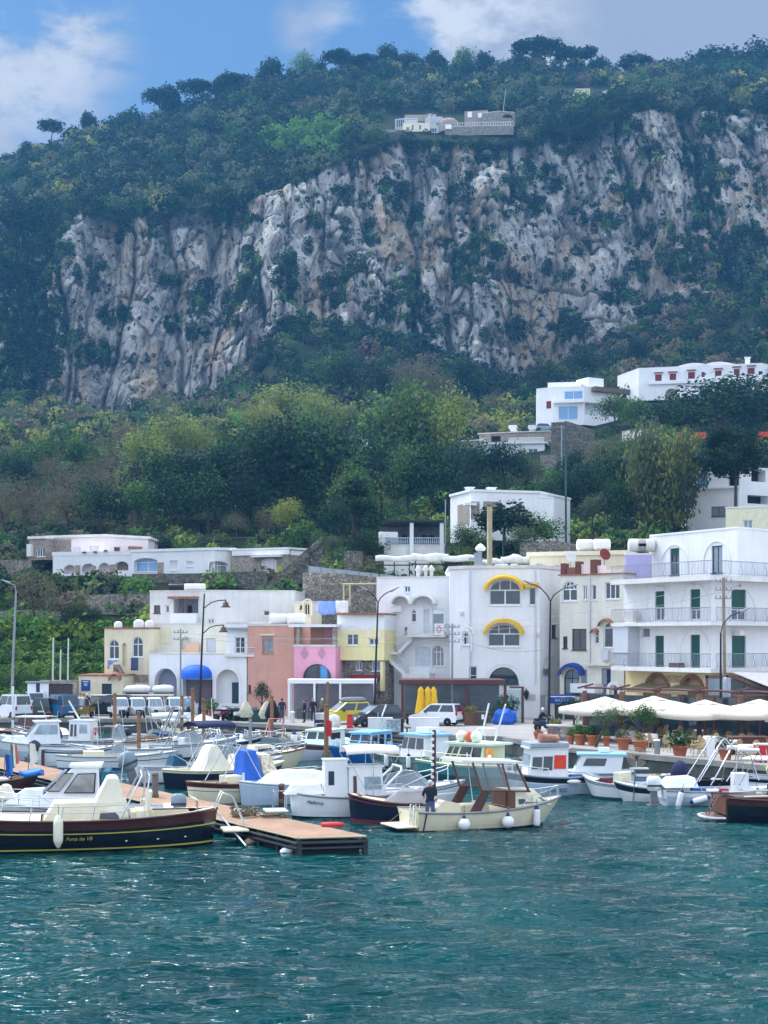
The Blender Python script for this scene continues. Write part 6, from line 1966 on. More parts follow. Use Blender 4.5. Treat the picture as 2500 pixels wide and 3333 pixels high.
def sidewin(par,pts,y,m):
 c=sum((Vector((p[0],0,p[1]))for p in pts),Vector((0,0,0)))/len(pts)
 slope=lambda z:.95-(z-.95)/1.67*.095
 for sd in(1,-1):
  ring=[Vector((p[0],(slope(p[1])+.012-max(0,p[0]-2.4)*.083)*sd,p[1]))for p in pts]
  cc=sum(ring,Vector((0,0,0)))/len(ring)
  w=MB().prism(ring,(0,.015*sd,0)).build('window',black_f,par)
  MB().prism([q.lerp(cc,.10)+Vector((0,.016*sd,0))for q in ring],(0,.012*sd,0)).build('pane',m,w)
pan=mat('cabin_side_glass','93938f',.08,var=.5,scale=1.5,spec=.7)
sidewin(hw,[(2.55,1.52),(3.65,1.52),(3.15,2.22),(2.50,2.24)],1,pan)
sidewin(hw,[(3.80,1.58),(4.22,1.58),(3.62,2.24),(3.28,2.24)],1,pan)
MB().prism([(4.38,-.5,1.5),(4.38,.5,1.5),(3.6,.45,2.25),(3.6,-.45,2.25)],(.06,0,.05)).build('windscreen',winl,hw)
bt.cabin(4.3,6.0,1.5,.7,1.0,1.62,.9,.1,gel,[],None,name='coachroof')
bt.tent('windlass_cover',(5.4,6.1,.5,1.3),(5.6,5.9,.3,1.75),ivory,7)
bt.pulpit(.55,.42,n=4)
bt.box('side_curtain',2.0,2.35,-.85,.85,1.4,2.3,mat('teal_curtain','1d5f74',.6),.05)
bt.box('transom_box',-.25,.12,-.9,.9,.25,.95,gel)
bt.text('ELVE',.10,.78,.30,mat('grey_lettering','6a7078',.6),1,off=.03)
bt.outboard(-.2,0,.85,1.0,greyb)
bt.seat(.9,0,.45,.9,gelc)
bt=Boat('dinghy','mahogany dinghy with a white bench between the cruiser and the pontoon',(-20.5,70.2),(-15.6,70.9),4.6,1.6,(.55,.5,.75),[mahog],'gozzo',((1,0),),woodb,woodb,.4,.2,.75)
bt.box('bench_cushion',1.0,3.3,-.45,.45,.5,.68,gel)
blue_pl=mat('blue_plastic','2c78d4',.5)
tg=tag(MB().loft([[(x,y,z+.1*math.sin(x*5+y*3))for y,z in((-.4,0),(.4,0),(.35,.22),(-.35,.2))]for x in(-.5,-.2,.2,.5)],0,True).build('tarpaulin',blue_pl,loc=(-16.2,70.6,.80)),'small bright blue tarpaulin on the bow of the mahogany dinghy','tarpaulin')
bt=Boat('motor_boat','cream motor boat with a brown framed hardtop and round white fenders in open water',(.87,56.6),(.87+.927*6,56.6+.375*6),6.35,2.25,(.72,.66,.98),[gelc,navyp],'transom',((.06,1),(1,0)),gelc,mat('grey_rubrail','8a8e92',.6),.75,.12,.60,sw=.14)
bt.add('hardtop',MB().prism([(1.75,-.98,2.50),(4.35,-.85,2.36),(4.35,.85,2.36),(1.75,.98,2.50)],(0,0,.09)),gel,bev=.03)
lines=[]
bt.add('windscreen_frame',MB().tube([(2.55,-.95,1.45),(2.2,-.93,2.5)],.045,6).tube([(2.55,.95,1.45),(2.2,.93,2.5)],.045,6).tube([(4.55,-.88,1.35),(4.05,-.84,2.38)],.05,6).tube([(4.55,.88,1.35),(4.05,.84,2.38)],.05,6).tube([(3.75,-.9,1.35),(3.45,-.86,2.42)],.04,6).tube([(3.75,.9,1.35),(3.45,.86,2.42)],.04,6).tube([(2.5,-.95,1.45),(4.6,-.88,1.33),(4.6,.88,1.33),(2.5,.95,1.45)],.035,6),woodb)
gl=glass_clear('hazy_screen',(.5,.56,.6),.14)
for sd in(1,-1):
 bt.add('side_glass',MB().prism([(2.6,sd*.94,1.47),(3.7,sd*.9,1.4),(3.42,sd*.87,2.4),(2.24,sd*.92,2.48)],(0,sd*.01,0)),gl)
 bt.add('side_glass',MB().prism([(3.8,sd*.9,1.4),(4.55,sd*.87,1.36),(4.06,sd*.85,2.36),(3.5,sd*.87,2.4)],(0,sd*.01,0)),gl)
bt.add('windscreen',MB().prism([(4.57,-.85,1.37),(4.57,.85,1.37),(4.08,.82,2.36),(4.08,-.82,2.36)],(.012,0,0)),gl)
for sd in(1,-1):
 bt.add('side_panel',MB().prism([(2.05,sd*.96,.6),(2.5,sd*.98,.6),(2.95,sd*.95,1.43),(2.55,sd*.95,1.43)],(0,-sd*.05,0)),mahog)
bt.add('cabin_door',MB().box(3.85,3.9,-.35,.35,.35,1.38),woodb)
for sd in(1,-1):
 bt.add('cabin_bulkhead',MB().box(3.9,3.96,min(sd*.36,sd*.95),max(sd*.36,sd*.95),.3,1.36),woodb)
bt.cabin(3.97,5.75,1.8,.9,.75,1.36,.75,0,gelc,[('R',.12,.93,.18,.48),('L',.12,.93,.18,.48)],None,name='cuddy',taper=.86)
bt.add('cockpit_side',MB().prism([(.9,-.62,.2),(1.95,-.62,.2),(1.85,-.62,.95),(1.2,-.62,1.1),(.9,-.62,.8)],(0,.5,0)),gelc,bev=.04)
bt.add('engine_cover',MB().box(2.1,2.9,-.1,.6,.12,.85),gelc,bev=.06)
bt.seat(3.0,.45,.15,.5,gel,.45)
bt.add('spare_wheel',MB().lathe((2.75,-.62,.35),[(.2,-.09),(.28,-.05),(.28,.05),(.2,.09)],16),rubber)
bt.add('swim_platform',MB().box(-.75,.06,-.85,.85,.16,.22),gelc,bev=.02)
bt.tubes('ladder',[[(-.05,-.62,.15),(-.02,-.62,.95),(.2,-.62,1.0),(.22,-.62,.75)],[(-.05,-.30,.15),(-.02,-.30,.95),(.2,-.30,1.0),(.22,-.30,.75)],[(-.04,-.62,.4),(-.04,-.30,.4)],[(-.03,-.62,.6),(-.03,-.30,.6)]],.02)
bt.pulpit(.66,.40,n=4,mid=False)
bt.tubes('hand_rail',[[(1.4,.95,.75),(1.6,.98,1.15),(2.6,1.0,1.2)]],.02,gel)
bt.add('roof_light',MB().lathe((3.4,.1,2.5),[(.07,0),(.07,.1),(.05,.16)],10).lathe((3.0,.35,2.5),[(.1,0),(.1,.05)],10),gel)
bt.tubes('anchor_line',[[(6.2,-.05,.95),(6.28,-.05,-.6)]],.008,rope_m)
mp=bt.W(1.95,.55,0)
for i,(t_,k)in enumerate(((.27,'ball'),(.55,'ball'),(.80,'long'))):
 p=bt.W(*bt.hp(t_,.45,-1))
 n_=(bt.mw().to_3x3()@Vector((0,-1,0)))
 fender(p+n_*(.24 if k=='ball' else .16)+Vector((0,0,-.02)),['round white fender near the stern of the cream motor boat','round white fender amidships on the cream motor boat','long white fender near the bow of the cream motor boat'][i],k,1.05)
MANBOAT=bt
st=thing('striped_pole','dark red mooring pole with white bands behind the cream motor boat','pole',(mp.x-.55,58.9,0))
MB().tube([(0,0,-1),(0,0,3.55)],.075,8).build('pole',mahog,st)
for i in range(13):
 MB().lathe((-.03,0,.5+i*.24),[(.083,0),(.083,.11)],8).build('band',fend_m,st)
def hd(px,py,ang,L):
 p=G(px,py)
 a=math.radians(ang)
 return(p.x,p.y),(p.x+L*math.cos(a),p.y+L*math.sin(a))
s_,b_=(-3.75,60.9),(1.3,61.9)
bt=Boat('gozzo','white gozzo with a narrow wheelhouse and a folded bimini beside the pontoon end',s_,b_,5.3,2.1,(.95,.78,1.0),[gel,navyp],'gozzo',((.05,1),(1,0)),gel,mat('grey_rubrail','8a8e92',.6),.35,.35,.42,aft=.12)
bt.cabin(1.35,2.3,.85,.85,.55,2.22,.02,.02,gel,[('R',.15,.4,.42,.75)],gel,.04,.05,name='wheelhouse')
bt.cabin(2.3,3.75,1.25,1.2,.6,1.95,.12,0,gel,[('R',.12,.22,.12,.75,mahog),('R',.45,.70,.35,.72,winl),('R',.72,.93,.35,.72,winl)],gel,.06,.06)
bt.bimini(2.15,4.3,1.7,.8,2.75,white_cloth)
bt.tent('sail_cover',(-.2,1.35,.8,.9),(.1,1.2,.4,1.3),white_cloth,9)
bt.tubes('hand_rail',[[(3.0,-.9,.8),(3.0,-.9,1.25),(4.4,-.8,1.3),(4.4,-.75,.9)],[(3.7,-.86,.8),(3.7,-.86,1.28)]],.02,gel)
bt.box('swim_platform',-1.0,-.1,-.55,.55,.22,.3,gel)
bt.tubes('ladder',[[(-.15,.25,.3),(-.15,.25,1.0),(-.6,.25,1.05),(-.65,.25,.3)],[(-.15,-.25,.3),(-.15,-.25,1.0),(-.6,-.25,1.05),(-.65,-.25,.3)]],.018)
bt.text('Mallorca',.17,.72,.2,navyp,-1)
p=bt.W(*bt.hp(.5,.55,-1))
fender(p+Vector((0,-.16,0)),'white fender with dark blue ends lying level on the white wheelhouse gozzo',k=.95,rot=(0,PI/2,0))
bt=Boat('gozzo','small navy gozzo under a grey cover wedged between two white boats',(2.2,59.2),(-1.33,59.55),3.6,1.35,(.75,.75,1.05),[navyp],'gozzo',((1,0),),gelc,woodb,.1,.3,.6)
bt.tent('boat_cover',(.1,2.3,1.15,.72),(.5,1.6,.4,1.2),greyc,10)
bt=Boat('speed_boat','white sports boat with a swept windscreen behind the standing man',(-1.4,63.6),(3.4,65.0),5.0,2.0,(.75,.8,1.05),[gel],'transom',((1,0),),gel,gel,.7,.4,.5)
bt.screen(1.7,3.4,1.6,.95,.55,.6)
bt.tubes('rail',[[(2.0,-.85,.95),(3.0,-.8,1.35),(4.1,-.4,1.6),(4.3,0,1.75),(4.1,.4,1.6),(3.0,.8,1.35),(2.0,.85,.95)],[(3.6,-.6,1.0),(3.6,-.6,1.5)],[(4.15,-.35,1.0),(4.15,-.35,1.6)]],.022,gel)
bt.arch(1.2,2.0,1.7,.9,1.75,gel,.05,1)
bt.outboard(-.05,0,.7,.9,gel)
bt=Boat('gozzo','cream gozzo with a brown top strake and a bright blue tarpaulin amidships',*hd(607,2618,30,6.8),6.8,2.1,(.95,.8,1.1),[gelc,mahog,navyp],'gozzo',((.04,2),(.62,0),(.65,2),(.80,0),(1,1)),gelc,woodb,.5,.3,.5,aft=.1)
bt.box('engine_box',1.7,2.6,-.45,.45,.3,1.15,gelc)
bt.box('locker',1.3,1.7,-.5,-.1,.3,.9,woodb)
bt.tubes('frame',[[(1.2,.8,.9),(2.2,.75,2.5)],[(1.2,-.8,.9),(2.2,-.75,2.5)],[(2.2,.75,2.5),(2.2,-.75,2.5)],[(3.2,.8,.9),(2.3,.75,2.5)],[(3.2,-.8,.9),(2.3,-.75,2.5)]],.025)
bt.tent('tarpaulin',(2.4,3.45,1.35,.75),(2.55,3.05,.9,2.2),mat('blue_tarp','1f5cc0',.6,var=.1,scale=4,bump=.4,bscale=5),5)
stripe_cl=mat('beige_striped_cover','cfc6ae',.85,var=.45,scale=7)
bt.tent('striped_cover',(3.4,4.25,1.3,.75),(3.3,3.75,.9,2.0),stripe_cl,6)
bt.tubes('hand_rail',[[(4.6,-.8,.95),(4.7,-.78,1.2),(5.6,-.55,1.3),(6.4,-.2,1.35)],[(4.6,.8,.95),(4.7,.78,1.2),(5.6,.55,1.3),(6.4,.2,1.35)]],.018)
bt.box('swim_platform',-.9,-.05,-.45,.45,.25,.32,gelc)
bt=Boat('gozzo','pale blue gozzo with a long white cover beside the cream gozzo',*hd(778,2620,28,5.6),5.8,1.9,(.98,.78,.95),[paleb,gel],'gozzo',((.9,0),(1,1)),gelc,paleb,.4,.3,.6,aft=.1)
bt.tent('boat_cover',(.9,4.9,1.3,.8),(1.6,3.6,.5,1.35),white_cloth,8)
bt.tubes('mast_support',[[(.2,0,.95),(.2,0,1.35)]],.05,gel)
bt=Boat('gozzo','navy hulled gozzo with a cream peaked cover and steel frame',*hd(528,2572,30,6.3),6.3,2.0,(.95,.85,1.1),[navyp,gelc],'gozzo',((.88,0),(1,1)),gelc,gelc,.5,.35,.5,aft=.1)
bt.tent('helm_cover',(1.7,3.3,1.5,.8),(2.3,2.6,.9,2.0),ivory,3)
bt.tent('seat_cover',(3.4,4.6,1.4,.8),(3.6,4.1,1.0,1.5),ivory,4)
bt.arch(1.5,2.5,1.7,.8,2.75)
bt.tubes('frame',[[(3.4,.75,.9),(2.7,.7,2.7)],[(3.4,-.75,.9),(2.7,-.7,2.7)]],.022)
bt=Boat('motor_boat','white motor boat with a navy bimini and curved windscreen in the second row',(-10.2,74.3),(-5.1,77.2),5.9,2.2,(.8,.85,1.15),[gel],'transom',((1,0),),gel,gel,.8,.4,.5)
bt.screen(1.7,3.6,1.9,1.05,.7,.7)
bt.bimini(.9,2.9,1.9,.9,3.0,mat('navy_canvas','20264a',.85,bump=.3))
bt.cabin(3.4,5.2,1.5,.7,.95,1.4,.5,.1,gel,[],None,name='coachroof')
bt.pulpit(.62,.5,n=4)
bt=Boat('motor_boat','white open boat with a big grey outboard and teal cover next to the pontoon',*hd(447,2551,30,5.4),5.4,2.0,(.85,.8,1.0),[gel],'transom',((1,0),),gel,gel,.6,.35,.55)
bt.outboard(-.15,-.2,.95,1.5,greyb,-.35)
bt.tent('console_cover',(1.6,2.5,1.0,.6),(1.8,2.2,.7,1.35),mat('teal_canvas','1d4f66',.8),14)
bt.tubes('rail',[[(.3,-.85,.9),(.3,-.8,1.35),(1.6,-.85,1.4),(2.4,-.85,.95)],[(.3,.85,.9),(.3,.8,1.35),(1.6,.85,1.4),(2.4,.85,.95)]],.02)
bt=Boat('gozzo','small white gozzo with a dark stern post beside the white flag',*hd(128,2492,30,4.2),4.4,1.7,(.95,.8,.95),[gel,dteal],'transom',((.8,0),(.9,1),(1,0)),gel,gel,.4,.3,.6)
bt.box('stern_post',-.12,.0,-.95,-.7,-.3,.95,mahog,.01)
bt.outboard(-.1,.3,.8,1.0,navyp,.5)
bt=Boat('gozzo','white gozzo with a blue waterline stripe left of the cruiser roof',*hd(180,2503,14,6.4),6.6,2.0,(.75,.65,.85),[gel,bluep,navyp],'gozzo',((.12,1),(.6,0),(.66,2),(1,0)),gelc,gel,.4,.3,.55,aft=.1)
bt.box('locker',1.5,2.6,-.5,.5,.3,.95,gelc)
bt.screen(3.0,3.9,1.3,.9,.5,.3)
bt=Boat('motor_boat','long white launch with a timber transom behind the white gozzo with the blue stripe',*hd(560,2476,188,5.6),5.8,2.0,(.75,.75,1.0),[gel,paleb],'transom',((.35,1),(1,0)),gel,gel,.6,.35,.55)
bt.add('timber_transom',MB().prism([(-.06,-.8,.05),(-.06,.8,.05),(-.06,.92,.78),(-.06,-.92,.78)],(-.03,0,0)),woodb)
bt=Boat('motor_boat','cream launch with a small dark windscreen behind the long white launch',*hd(300,2455,12,5.6),5.8,2.0,(.75,.8,1.05),[gelc],'transom',((1,0),),gelc,woodb,.6,.35,.55)
bt.screen(1.2,2.1,1.2,.95,.85,.35)
bt.box('console',1.3,2.0,-.5,.5,.4,1.0,gel)
bt.blob('rope_heap',3.6,0,1.0,.4,.35,.2,rope_m)
bt=Boat('motor_boat','white motor boat with a grey steel tower arch',*hd(470,2470,24,5.8),5.8,2.2,(.85,.85,1.15),[gel],'transom',((1,0),),gel,gel,.7,.35,.5)
bt.arch(1.0,1.9,2.0,.85,3.0,galv,.05,2)
bt.screen(2.2,3.5,1.7,1.0,.6,.5)
bt.box('console',2.2,3.0,-.5,.5,.4,1.2,gel)
bt=Boat('launch','white launch with a grey folded bimini on top left of the blue trawler',*hd(420,2440,12,5.2),5.4,2.0,(.8,.8,1.05),[gel],'transom',((1,0),),gel,woodb,.6,.35,.55)
bt.bimini(1.4,3.6,1.8,.9,2.3,mat('pale_grey_canvas','c8ccd2',.85))
bt.pulpit(.65,.4,n=3)
bt=Boat('cabin_cruiser','white cabin boat with a raked wheelhouse near the left edge by the quay',(236/FL*91-1250/FL*91,91.5),(-23.2,90.0),5.0,2.3,(.75,.85,1.2),[gel,paleb],'transom',((.55,1),(1,0)),gel,gel,.9,.4,.42)
bt.cabin(.85,3.1,1.8,1.6,.9,2.15,.95,.12,gel,[('R',.08,.40,.45,.88,winl),('R',.43,.86,.45,.88,winl),('L',.08,.40,.45,.88,winl),('L',.43,.86,.45,.88,winl),('F',.06,.94,.3,.9,winl)],gel,.14,.08)
bt.cabin(2.9,4.4,1.5,.7,.95,1.35,.6,0,gel,[],None,name='coachroof')
bt.pulpit(.6,.35,n=3)
bt.tubes('antenna',[[(1.6,.2,2.2),(2.0,.2,3.4)]],.015,gel)
MB().box(-.45,-.05,-.9,.9,.2,.3).build('swim_platform',gel,bt.root)
bt=Boat('fishing_boat','small white boat with a box wheelhouse and a red lifebuoy',(-20.0,96.3),(-15.2,95.2),5.0,1.9,(.75,.75,1.0),[gel],'transom',((1,0),),gelc,gel,.5,.35,.6)
bt.cabin(.5,2.0,1.3,1.3,.6,1.95,.05,.05,gel,[('R',.08,.2,.3,.85),('R',.5,.85,.45,.85,winl),('R',.26,.36,.3,.85)],gel,.06,.06,name='wheelhouse')
bt.tubes('boom',[[(1.0,0,2.0),(.3,-.1,3.2)]],.06,gel)
ring=[[(2.25+.06*math.cos(b2),-.55+(.22+.07*math.cos(b2))*math.cos(a),1.35+(.22+.07*math.cos(b2))*math.sin(a))for b2 in[k*PI/4 for k in range(8)]]for a in[k*PI/8 for k in range(17)]]
lb=tag(MB().loft(ring,0,True,True,False).build('lifebuoy',mat('red_orange','c8352a',.5)),'red lifebuoy on the small white boat with the box wheelhouse','lifebuoy')
lb.matrix_world=Matrix.Translation(bt.root.location)@Matrix.Rotation(bt.root.rotation_euler.z,4,'Z')
bt.tubes('rail',[[(2.2,-.8,1.1),(2.3,-.8,1.6),(4.6,-.2,1.7)],[(2.2,.8,1.1),(2.3,.8,1.6),(4.6,.2,1.7)],[(3.4,-.55,.9),(3.4,-.55,1.65)]],.02)
bt=Boat('fishing_boat','launch with a brown cabin and white roof at the left edge against the quay',(-22.3,104.5),(-28.5,105.5),6,2.2,(.8,.8,1.1),[gel,mahog],'transom',((.7,0),(1,1)),gelc,woodb,.6,.4,.6)
bt.cabin(.6,2.6,1.7,1.6,.7,1.75,.2,.1,mahog,[('R',.1,.45,.4,.85,winl),('R',.52,.9,.4,.85,winl)],gel,.15,.07)
bt=Boat('motor_boat','low grey launch with a navy cover left of the raked wheelhouse boat',(-20.9,99.5),(-26,100.5),4.8,1.8,(.6,.6,.85),[gel],'transom',((1,0),),gelc,gel,.5,.3,.6)
bt.blob('engine_cover',.6,0,.6,.6,.6,1.0,mat('navy_canvas','20264a',.85,bump=.3))
for a,lb,hm,fb_,L_,B_,ck in(((60,2462,200,4.6),'small white open boat tied behind the flags',[gel],(.7,.65,.85),4.6,1.7,'s'),((255,2425,170,4.8),'pale blue and white open launch left of the tower arch boat',[paleb,gel],(.7,.65,.9),4.8,1.8,'c'),((430,2428,8,5.0),'white launch with tall fishing rods behind the tower arch boat',[gel],(.75,.7,.95),5.0,1.9,'r'),((590,2462,26,5.2),'white launch lying between the tower arch boat and the navy bimini',[gel,navyp],(.8,.75,1.0),5.2,1.9,'s'),((690,2505,28,5.6),'cream launch with a varnished rail between the navy bimini and the blue tarpaulin',[gelc],(.8,.75,1.0),5.6,1.9,'w'),((1180,2452,205,4.2),'small white tender between the blue trawler and the grey green boat',[gel],(.6,.55,.8),4.2,1.6,'c')):
 st_,bw_=hd(*a)
 bt=Boat('launch',lb,st_,bw_,L_,B_,fb_,hm,'transom',((.75,0),(1,len(hm)-1)),gelc if ck=='w' else gel,woodb if ck in 'wc' else gel,.6,.3,.58)
 bt.pulpit(.62,.38,n=3)
 if ck in 's':
  bt.screen(1.8,2.9,B_*.8,fb_[1]+.1,.5,.45)
  bt.box('console',1.9,2.5,-.4,.4,.3,fb_[1]+.3,gel)
 if ck=='c':
  bt.tent('boat_cover',(.6,2.8,B_*.8,fb_[1]),(1.0,2.2,.4,fb_[1]+.45),white_cloth,21)
 if ck=='r':
  bt.box('console',1.9,2.5,-.4,.4,.3,1.3,gel)
  bt.tubes('fishing_rod',[[(1.0+.4*i,.4-.25*i,.7),(.8+.25*i,.5-.3*i,2.4+.2*i)]for i in range(4)],.014,gel)
 if ck=='w':
  bt.cabin(2.2,3.9,1.2,.8,fb_[1],fb_[1]+.5,.5,.1,gelc,[('R',.15,.8,.3,.75)],None,name='cuddy')
 bt.outboard(-.12,0,fb_[0],.8,rnd.choice((gel,navyp,greyb)))
def nets(bt,x0,x1,z,n,cols,w=.8,sd=1):
 for k,c in enumerate(cols):
  mb=MB()
  r=random.Random(k*7+int(x0*10))
  for i in range(n):
   mb.ell((r.uniform(x0,x1),r.uniform(-w,w),z+r.uniform(0,.25)),(r.uniform(.15,.4),r.uniform(.15,.4),r.uniform(.08,.22)),8,5)
  mb.build('net_heap',mat('net_'+c,c,.95,var=.35,scale=9,bump=.6),bt.root)['kind']='stuff'
def rails(bt,t0,t1,h=.5,n=6,m=gel):
 L_=[]
 for sd in(1,-1):
  top=[]
  for i in range(n+1):
   t_=t0+(t1-t0)*i/n
   p=Vector(bt.dk(t_,(bt.hb(t_)-.06)*sd))
   top.append(p+Vector((0,0,h)))
   L_.append([p,top[-1]])
  L_.append(top)
 bt.tubes('rail',L_,.025,m)
bt=Boat('trawler','blue fishing boat with a cream wheelhouse against the quay',(-13.2,104.0),(-14.6,97.2),7,2.6,(.85,.8,1.3),[bluep,gel],'transom',((.9,0),(1,1)),gelc,gel,.8,.5,.4)
bt.cabin(.8,2.8,1.7,1.6,.7,1.68,.1,.05,gelc,[('F',.08,.46,.5,.85),('F',.54,.92,.5,.85),('R',.2,.7,.5,.85),('L',.2,.7,.5,.85)],gel,.25,.08,name='wheelhouse')
bt.box('roof_box',1.0,2.2,-.5,.5,1.78,2.15,gel)
bt=Boat('trawler','black hulled fishing boat with a white cabin behind the wooden mooring poles',(-13.3,103.5),(-9.2,96.3),8.3,2.7,(.85,.75,1.1),[navyp,gel],'transom',((.93,0),(1,1)),gel,gel,.8,.5,.45)
bt.cabin(1.6,4.2,1.7,1.5,.7,1.68,.45,.05,gel,[('R',.12,.52,.35,.8),('R',.62,.9,.35,.85),('F',.08,.46,.3,.85),('F',.54,.92,.3,.85)],gel,.15,.08)
bt.tent('roof_cover',(2.2,3.4,.9,1.75),(2.5,3.0,.4,2.05),white_cloth,12)
nets(bt,5.0,6.8,.85,8,['6a5a4c','58505a'],.6)
bt=Boat('trawler','grey fishing boat with a low rail and no cabin next to the black hulled boat',(-5.4,100.6),(-8.55,93.9),7.4,2.4,(.8,.75,1.2),[greyb,gel],'transom',((.62,0),(.66,1),(.95,0),(1,1)),gelc,gel,.7,.5,.5)
rails(bt,.05,.9,.4)
nets(bt,1.0,4.0,.7,10,['6a6458','b8b29c'],.7)
bt.tubes('net_hauler',[[(3.4,-.5,.6),(3.4,-.5,2.0),(3.4,.5,2.0),(3.4,.5,.6)],[(3.4,-.5,2.0),(4.2,-.5,.6)]],.05,mat('rusty_pink','c08a7a',.8))
p=bt.W(*bt.hp(.62,.62,-1))
fender(bt.W(*bt.hp(.93,.72,-1))+Vector((-.15,-.1,0)),'long white fender at the bow of the grey fishing boat',k=1.5)
fender(bt.W(*bt.hp(.45,.75,1))+Vector((.1,-.4,0)),'big white fender with dark ends amidships on the grey fishing boat',k=1.7)
bt=Boat('trawler','white fishing boat with a mint cabin and a brown top strake',(-2.6,94.5),(-5.3,88.3),6.9,2.4,(.75,.72,1.1),[gel,woodb],'transom',((.68,0),(.95,1),(1,0)),gel,gel,.8,.5,.45)
bt.cabin(1.4,3.7,1.8,1.6,.7,1.6,.45,-.1,mint,[('F',.06,.46,.45,.88),('F',.54,.94,.45,.88),('L',.3,.85,.42,.85),('R',.3,.85,.42,.85)],mint,.15,.06)
bt.tubes('roof_rack',[[(1.6,.5,1.65),(1.6,.5,1.95),(2.6,.5,1.95),(2.6,.5,1.65)],[(1.6,-.5,1.65),(1.6,-.5,1.95),(2.6,-.5,1.95),(2.6,-.5,1.65)]],.02)
bt.text('DNA      12',.55,.45,.42,mat('grey_lettering','6a7078',.6),1)
bt=Boat('launch','plain white launch hidden behind the mint cabined boat',(-3.5,97.3),(-6.3,91.3),6.4,2.1,(.7,.7,1.05),[gel],'transom',((1,0),),gelc,gel,.8,.4,.5)
bt=Boat('trawler','bright blue fishing boat with a light blue wheelhouse',(.35,91.8),(-3.05,85.4),7.2,2.4,(.8,.75,1.12),[bluep,lblue],'transom',((.93,0),(1,1)),gel,lblue,.9,.5,.45)
bt.cabin(1.2,3.9,1.7,1.5,.7,1.62,.4,0,lblue,[('F',.05,.46,.4,.88),('F',.54,.95,.4,.88),('L',.08,.28,.42,.85),('L',.40,.62,.25,.88),('L',.70,.95,.42,.85),('R',.08,.28,.42,.85),('R',.40,.62,.25,.88),('R',.70,.95,.42,.85)],lblue,.15,.08,name='wheelhouse')
rails(bt,.55,.95,.4,4)
bt.tubes('boom',[[(1.6,.3,1.7),(1.9,.5,2.6),(1.6,.6,3.2)]],.05,gel)
bt=Boat('trawler','grey green fishing boat with a pale blue roofed wheelhouse and dark name letters',(3.0,79.9),(-.35,84.0),6.2,2.5,(.95,.85,1.15),[greyg,antif,dteal],'transom',((.10,1),(.62,0),(.66,2),(1,0)),gelc,greyg,.8,.5,.5)
bt.cabin(.3,2.5,1.8,1.7,.8,2.0,.4,.1,gel,[('L',.06,.36,.42,.9),('L',.42,.72,.42,.9),('L',.78,.97,.42,.9),('F',.05,.46,.4,.9),('F',.54,.95,.4,.9)],lblue,.2,.09,name='wheelhouse')
bt.box('roof_box',.6,1.6,-.4,.4,2.12,2.42,gel)
nets(bt,2.8,5.0,.85,12,['7a6c5c','a89a5a','5c5450'],.7)
rails(bt,.45,.95,.55,5,woodb)
bt.text('BGIAVE',.63,.82,.34,mat('dark_lettering','24343c',.6),1,off=.05)
bt.text('SN',.36,.80,.45,mat('dark_lettering','24343c',.6),1,off=.05)
for t_,lb in((.49,'square ended white fender between the name letters of the grey green boat'),(.21,'white fender tilted near the stern of the grey green boat')):
 fender(bt.W(*bt.hp(t_,.75,1))+Vector((0,-.16,.0)),lb,k=1.05,tip=rubber)
bt=Boat('trawler','teal fishing boat with a pale lime wheelhouse and round floats on its roof',(2.35,77.2),(7.1,72.6),6.8,2.6,(1.05,.95,1.1),[tealp,dteal,limec],'transom',((.45,1),(.92,0),(1,2)),limec,limec,.7,.5,.5)
bt.cabin(1.5,4.1,1.9,1.7,.95,1.92,-.1,.5,limec,[('R',.05,.16,.4,.88),('R',.2,.32,.4,.88),('R',.38,.66,.3,.9),('R',.7,.93,.3,.9)],mint,.25,.1,name='wheelhouse')
for x,lb in((2.5,'left pale round float on the roof of the lime wheelhouse'),(3.45,'right pale round float on the roof of the lime wheelhouse')):
 f_=tag(MB().ell((0,0,0),.29,14,10).build('float',mat('pale_float','e2e6d0',.5),loc=bt.W(x,-.5,2.30)),lb,'float','round floats')
bf=tag(MB().lathe((0,0,0),[(.15,-.2),(.2,-.1),(.2,.1),(.12,.22),(.05,.3)],12).build('buoy',mat('orange_buoy','c8603c',.6),loc=bt.W(2.98,-.5,2.24)),'orange buoy between the two pale floats','buoy')
bt.tubes('boom',[[(3.0,.3,2.0),(3.4,.5,3.9)],[(3.9,.3,2.0),(4.7,.2,3.9)],[(2.4,.0,2.0),(3.2,0,2.7),(4.2,0,2.7)]],.045,gel)
rails(bt,.05,.55,.5,5,limec)
nets(bt,4.6,6.0,1.0,7,['5a5550','8a8478'],.5)
lr=tag(MB().lathe((0,0,0),[(.12,-.38),(.17,-.3),(.17,.3),(.12,.38)],12).build('buoy',mat('orange_roll','ee9a3c',.6),loc=bt.W(4.5,-.75,1.45)),'orange cylinder buoy at the end of the lime wheelhouse','buoy')
bt=Boat('trawler','white boat with an orange curtain in its wheelhouse and a navy top strake',(9.55,70.4),(6.75,69.3+.6),4.3,2.1,(.85,.8,1.05),[paleb,navyp,gel],'transom',((.62,0),(.68,2),(.96,1),(1,2)),gel,gel,.5,.5,.5)
bt.cabin(1.4,3.2,1.6,1.5,.8,2.08,.15,-.05,gel,[('L',.70,.95,.30,.72),('L',.06,.38,.30,.78,mat('orange_curtain','d8442c',.8,var=.1,scale=3)),('L',.42,.66,.25,.74),('F',.08,.92,.35,.8,winl)],gel,.1,.08,name='wheelhouse')
bt.box('roof_rim',1.35,3.15,-.85,.85,2.16,2.36,mat('grey_rim','9aa2ac',.6))
bt.text('NA 302',.45,.30,.28,mat('grey_lettering2','5a7898',.6),1)
rails(bt,.55,.95,.4,4)
fender(bt.W(*bt.hp(.28,.80,1))+Vector((0,-.16,0)),'short white fender lying level on the navy strake',k=.75,tip=fend_m,rot=(0,PI/2,0))
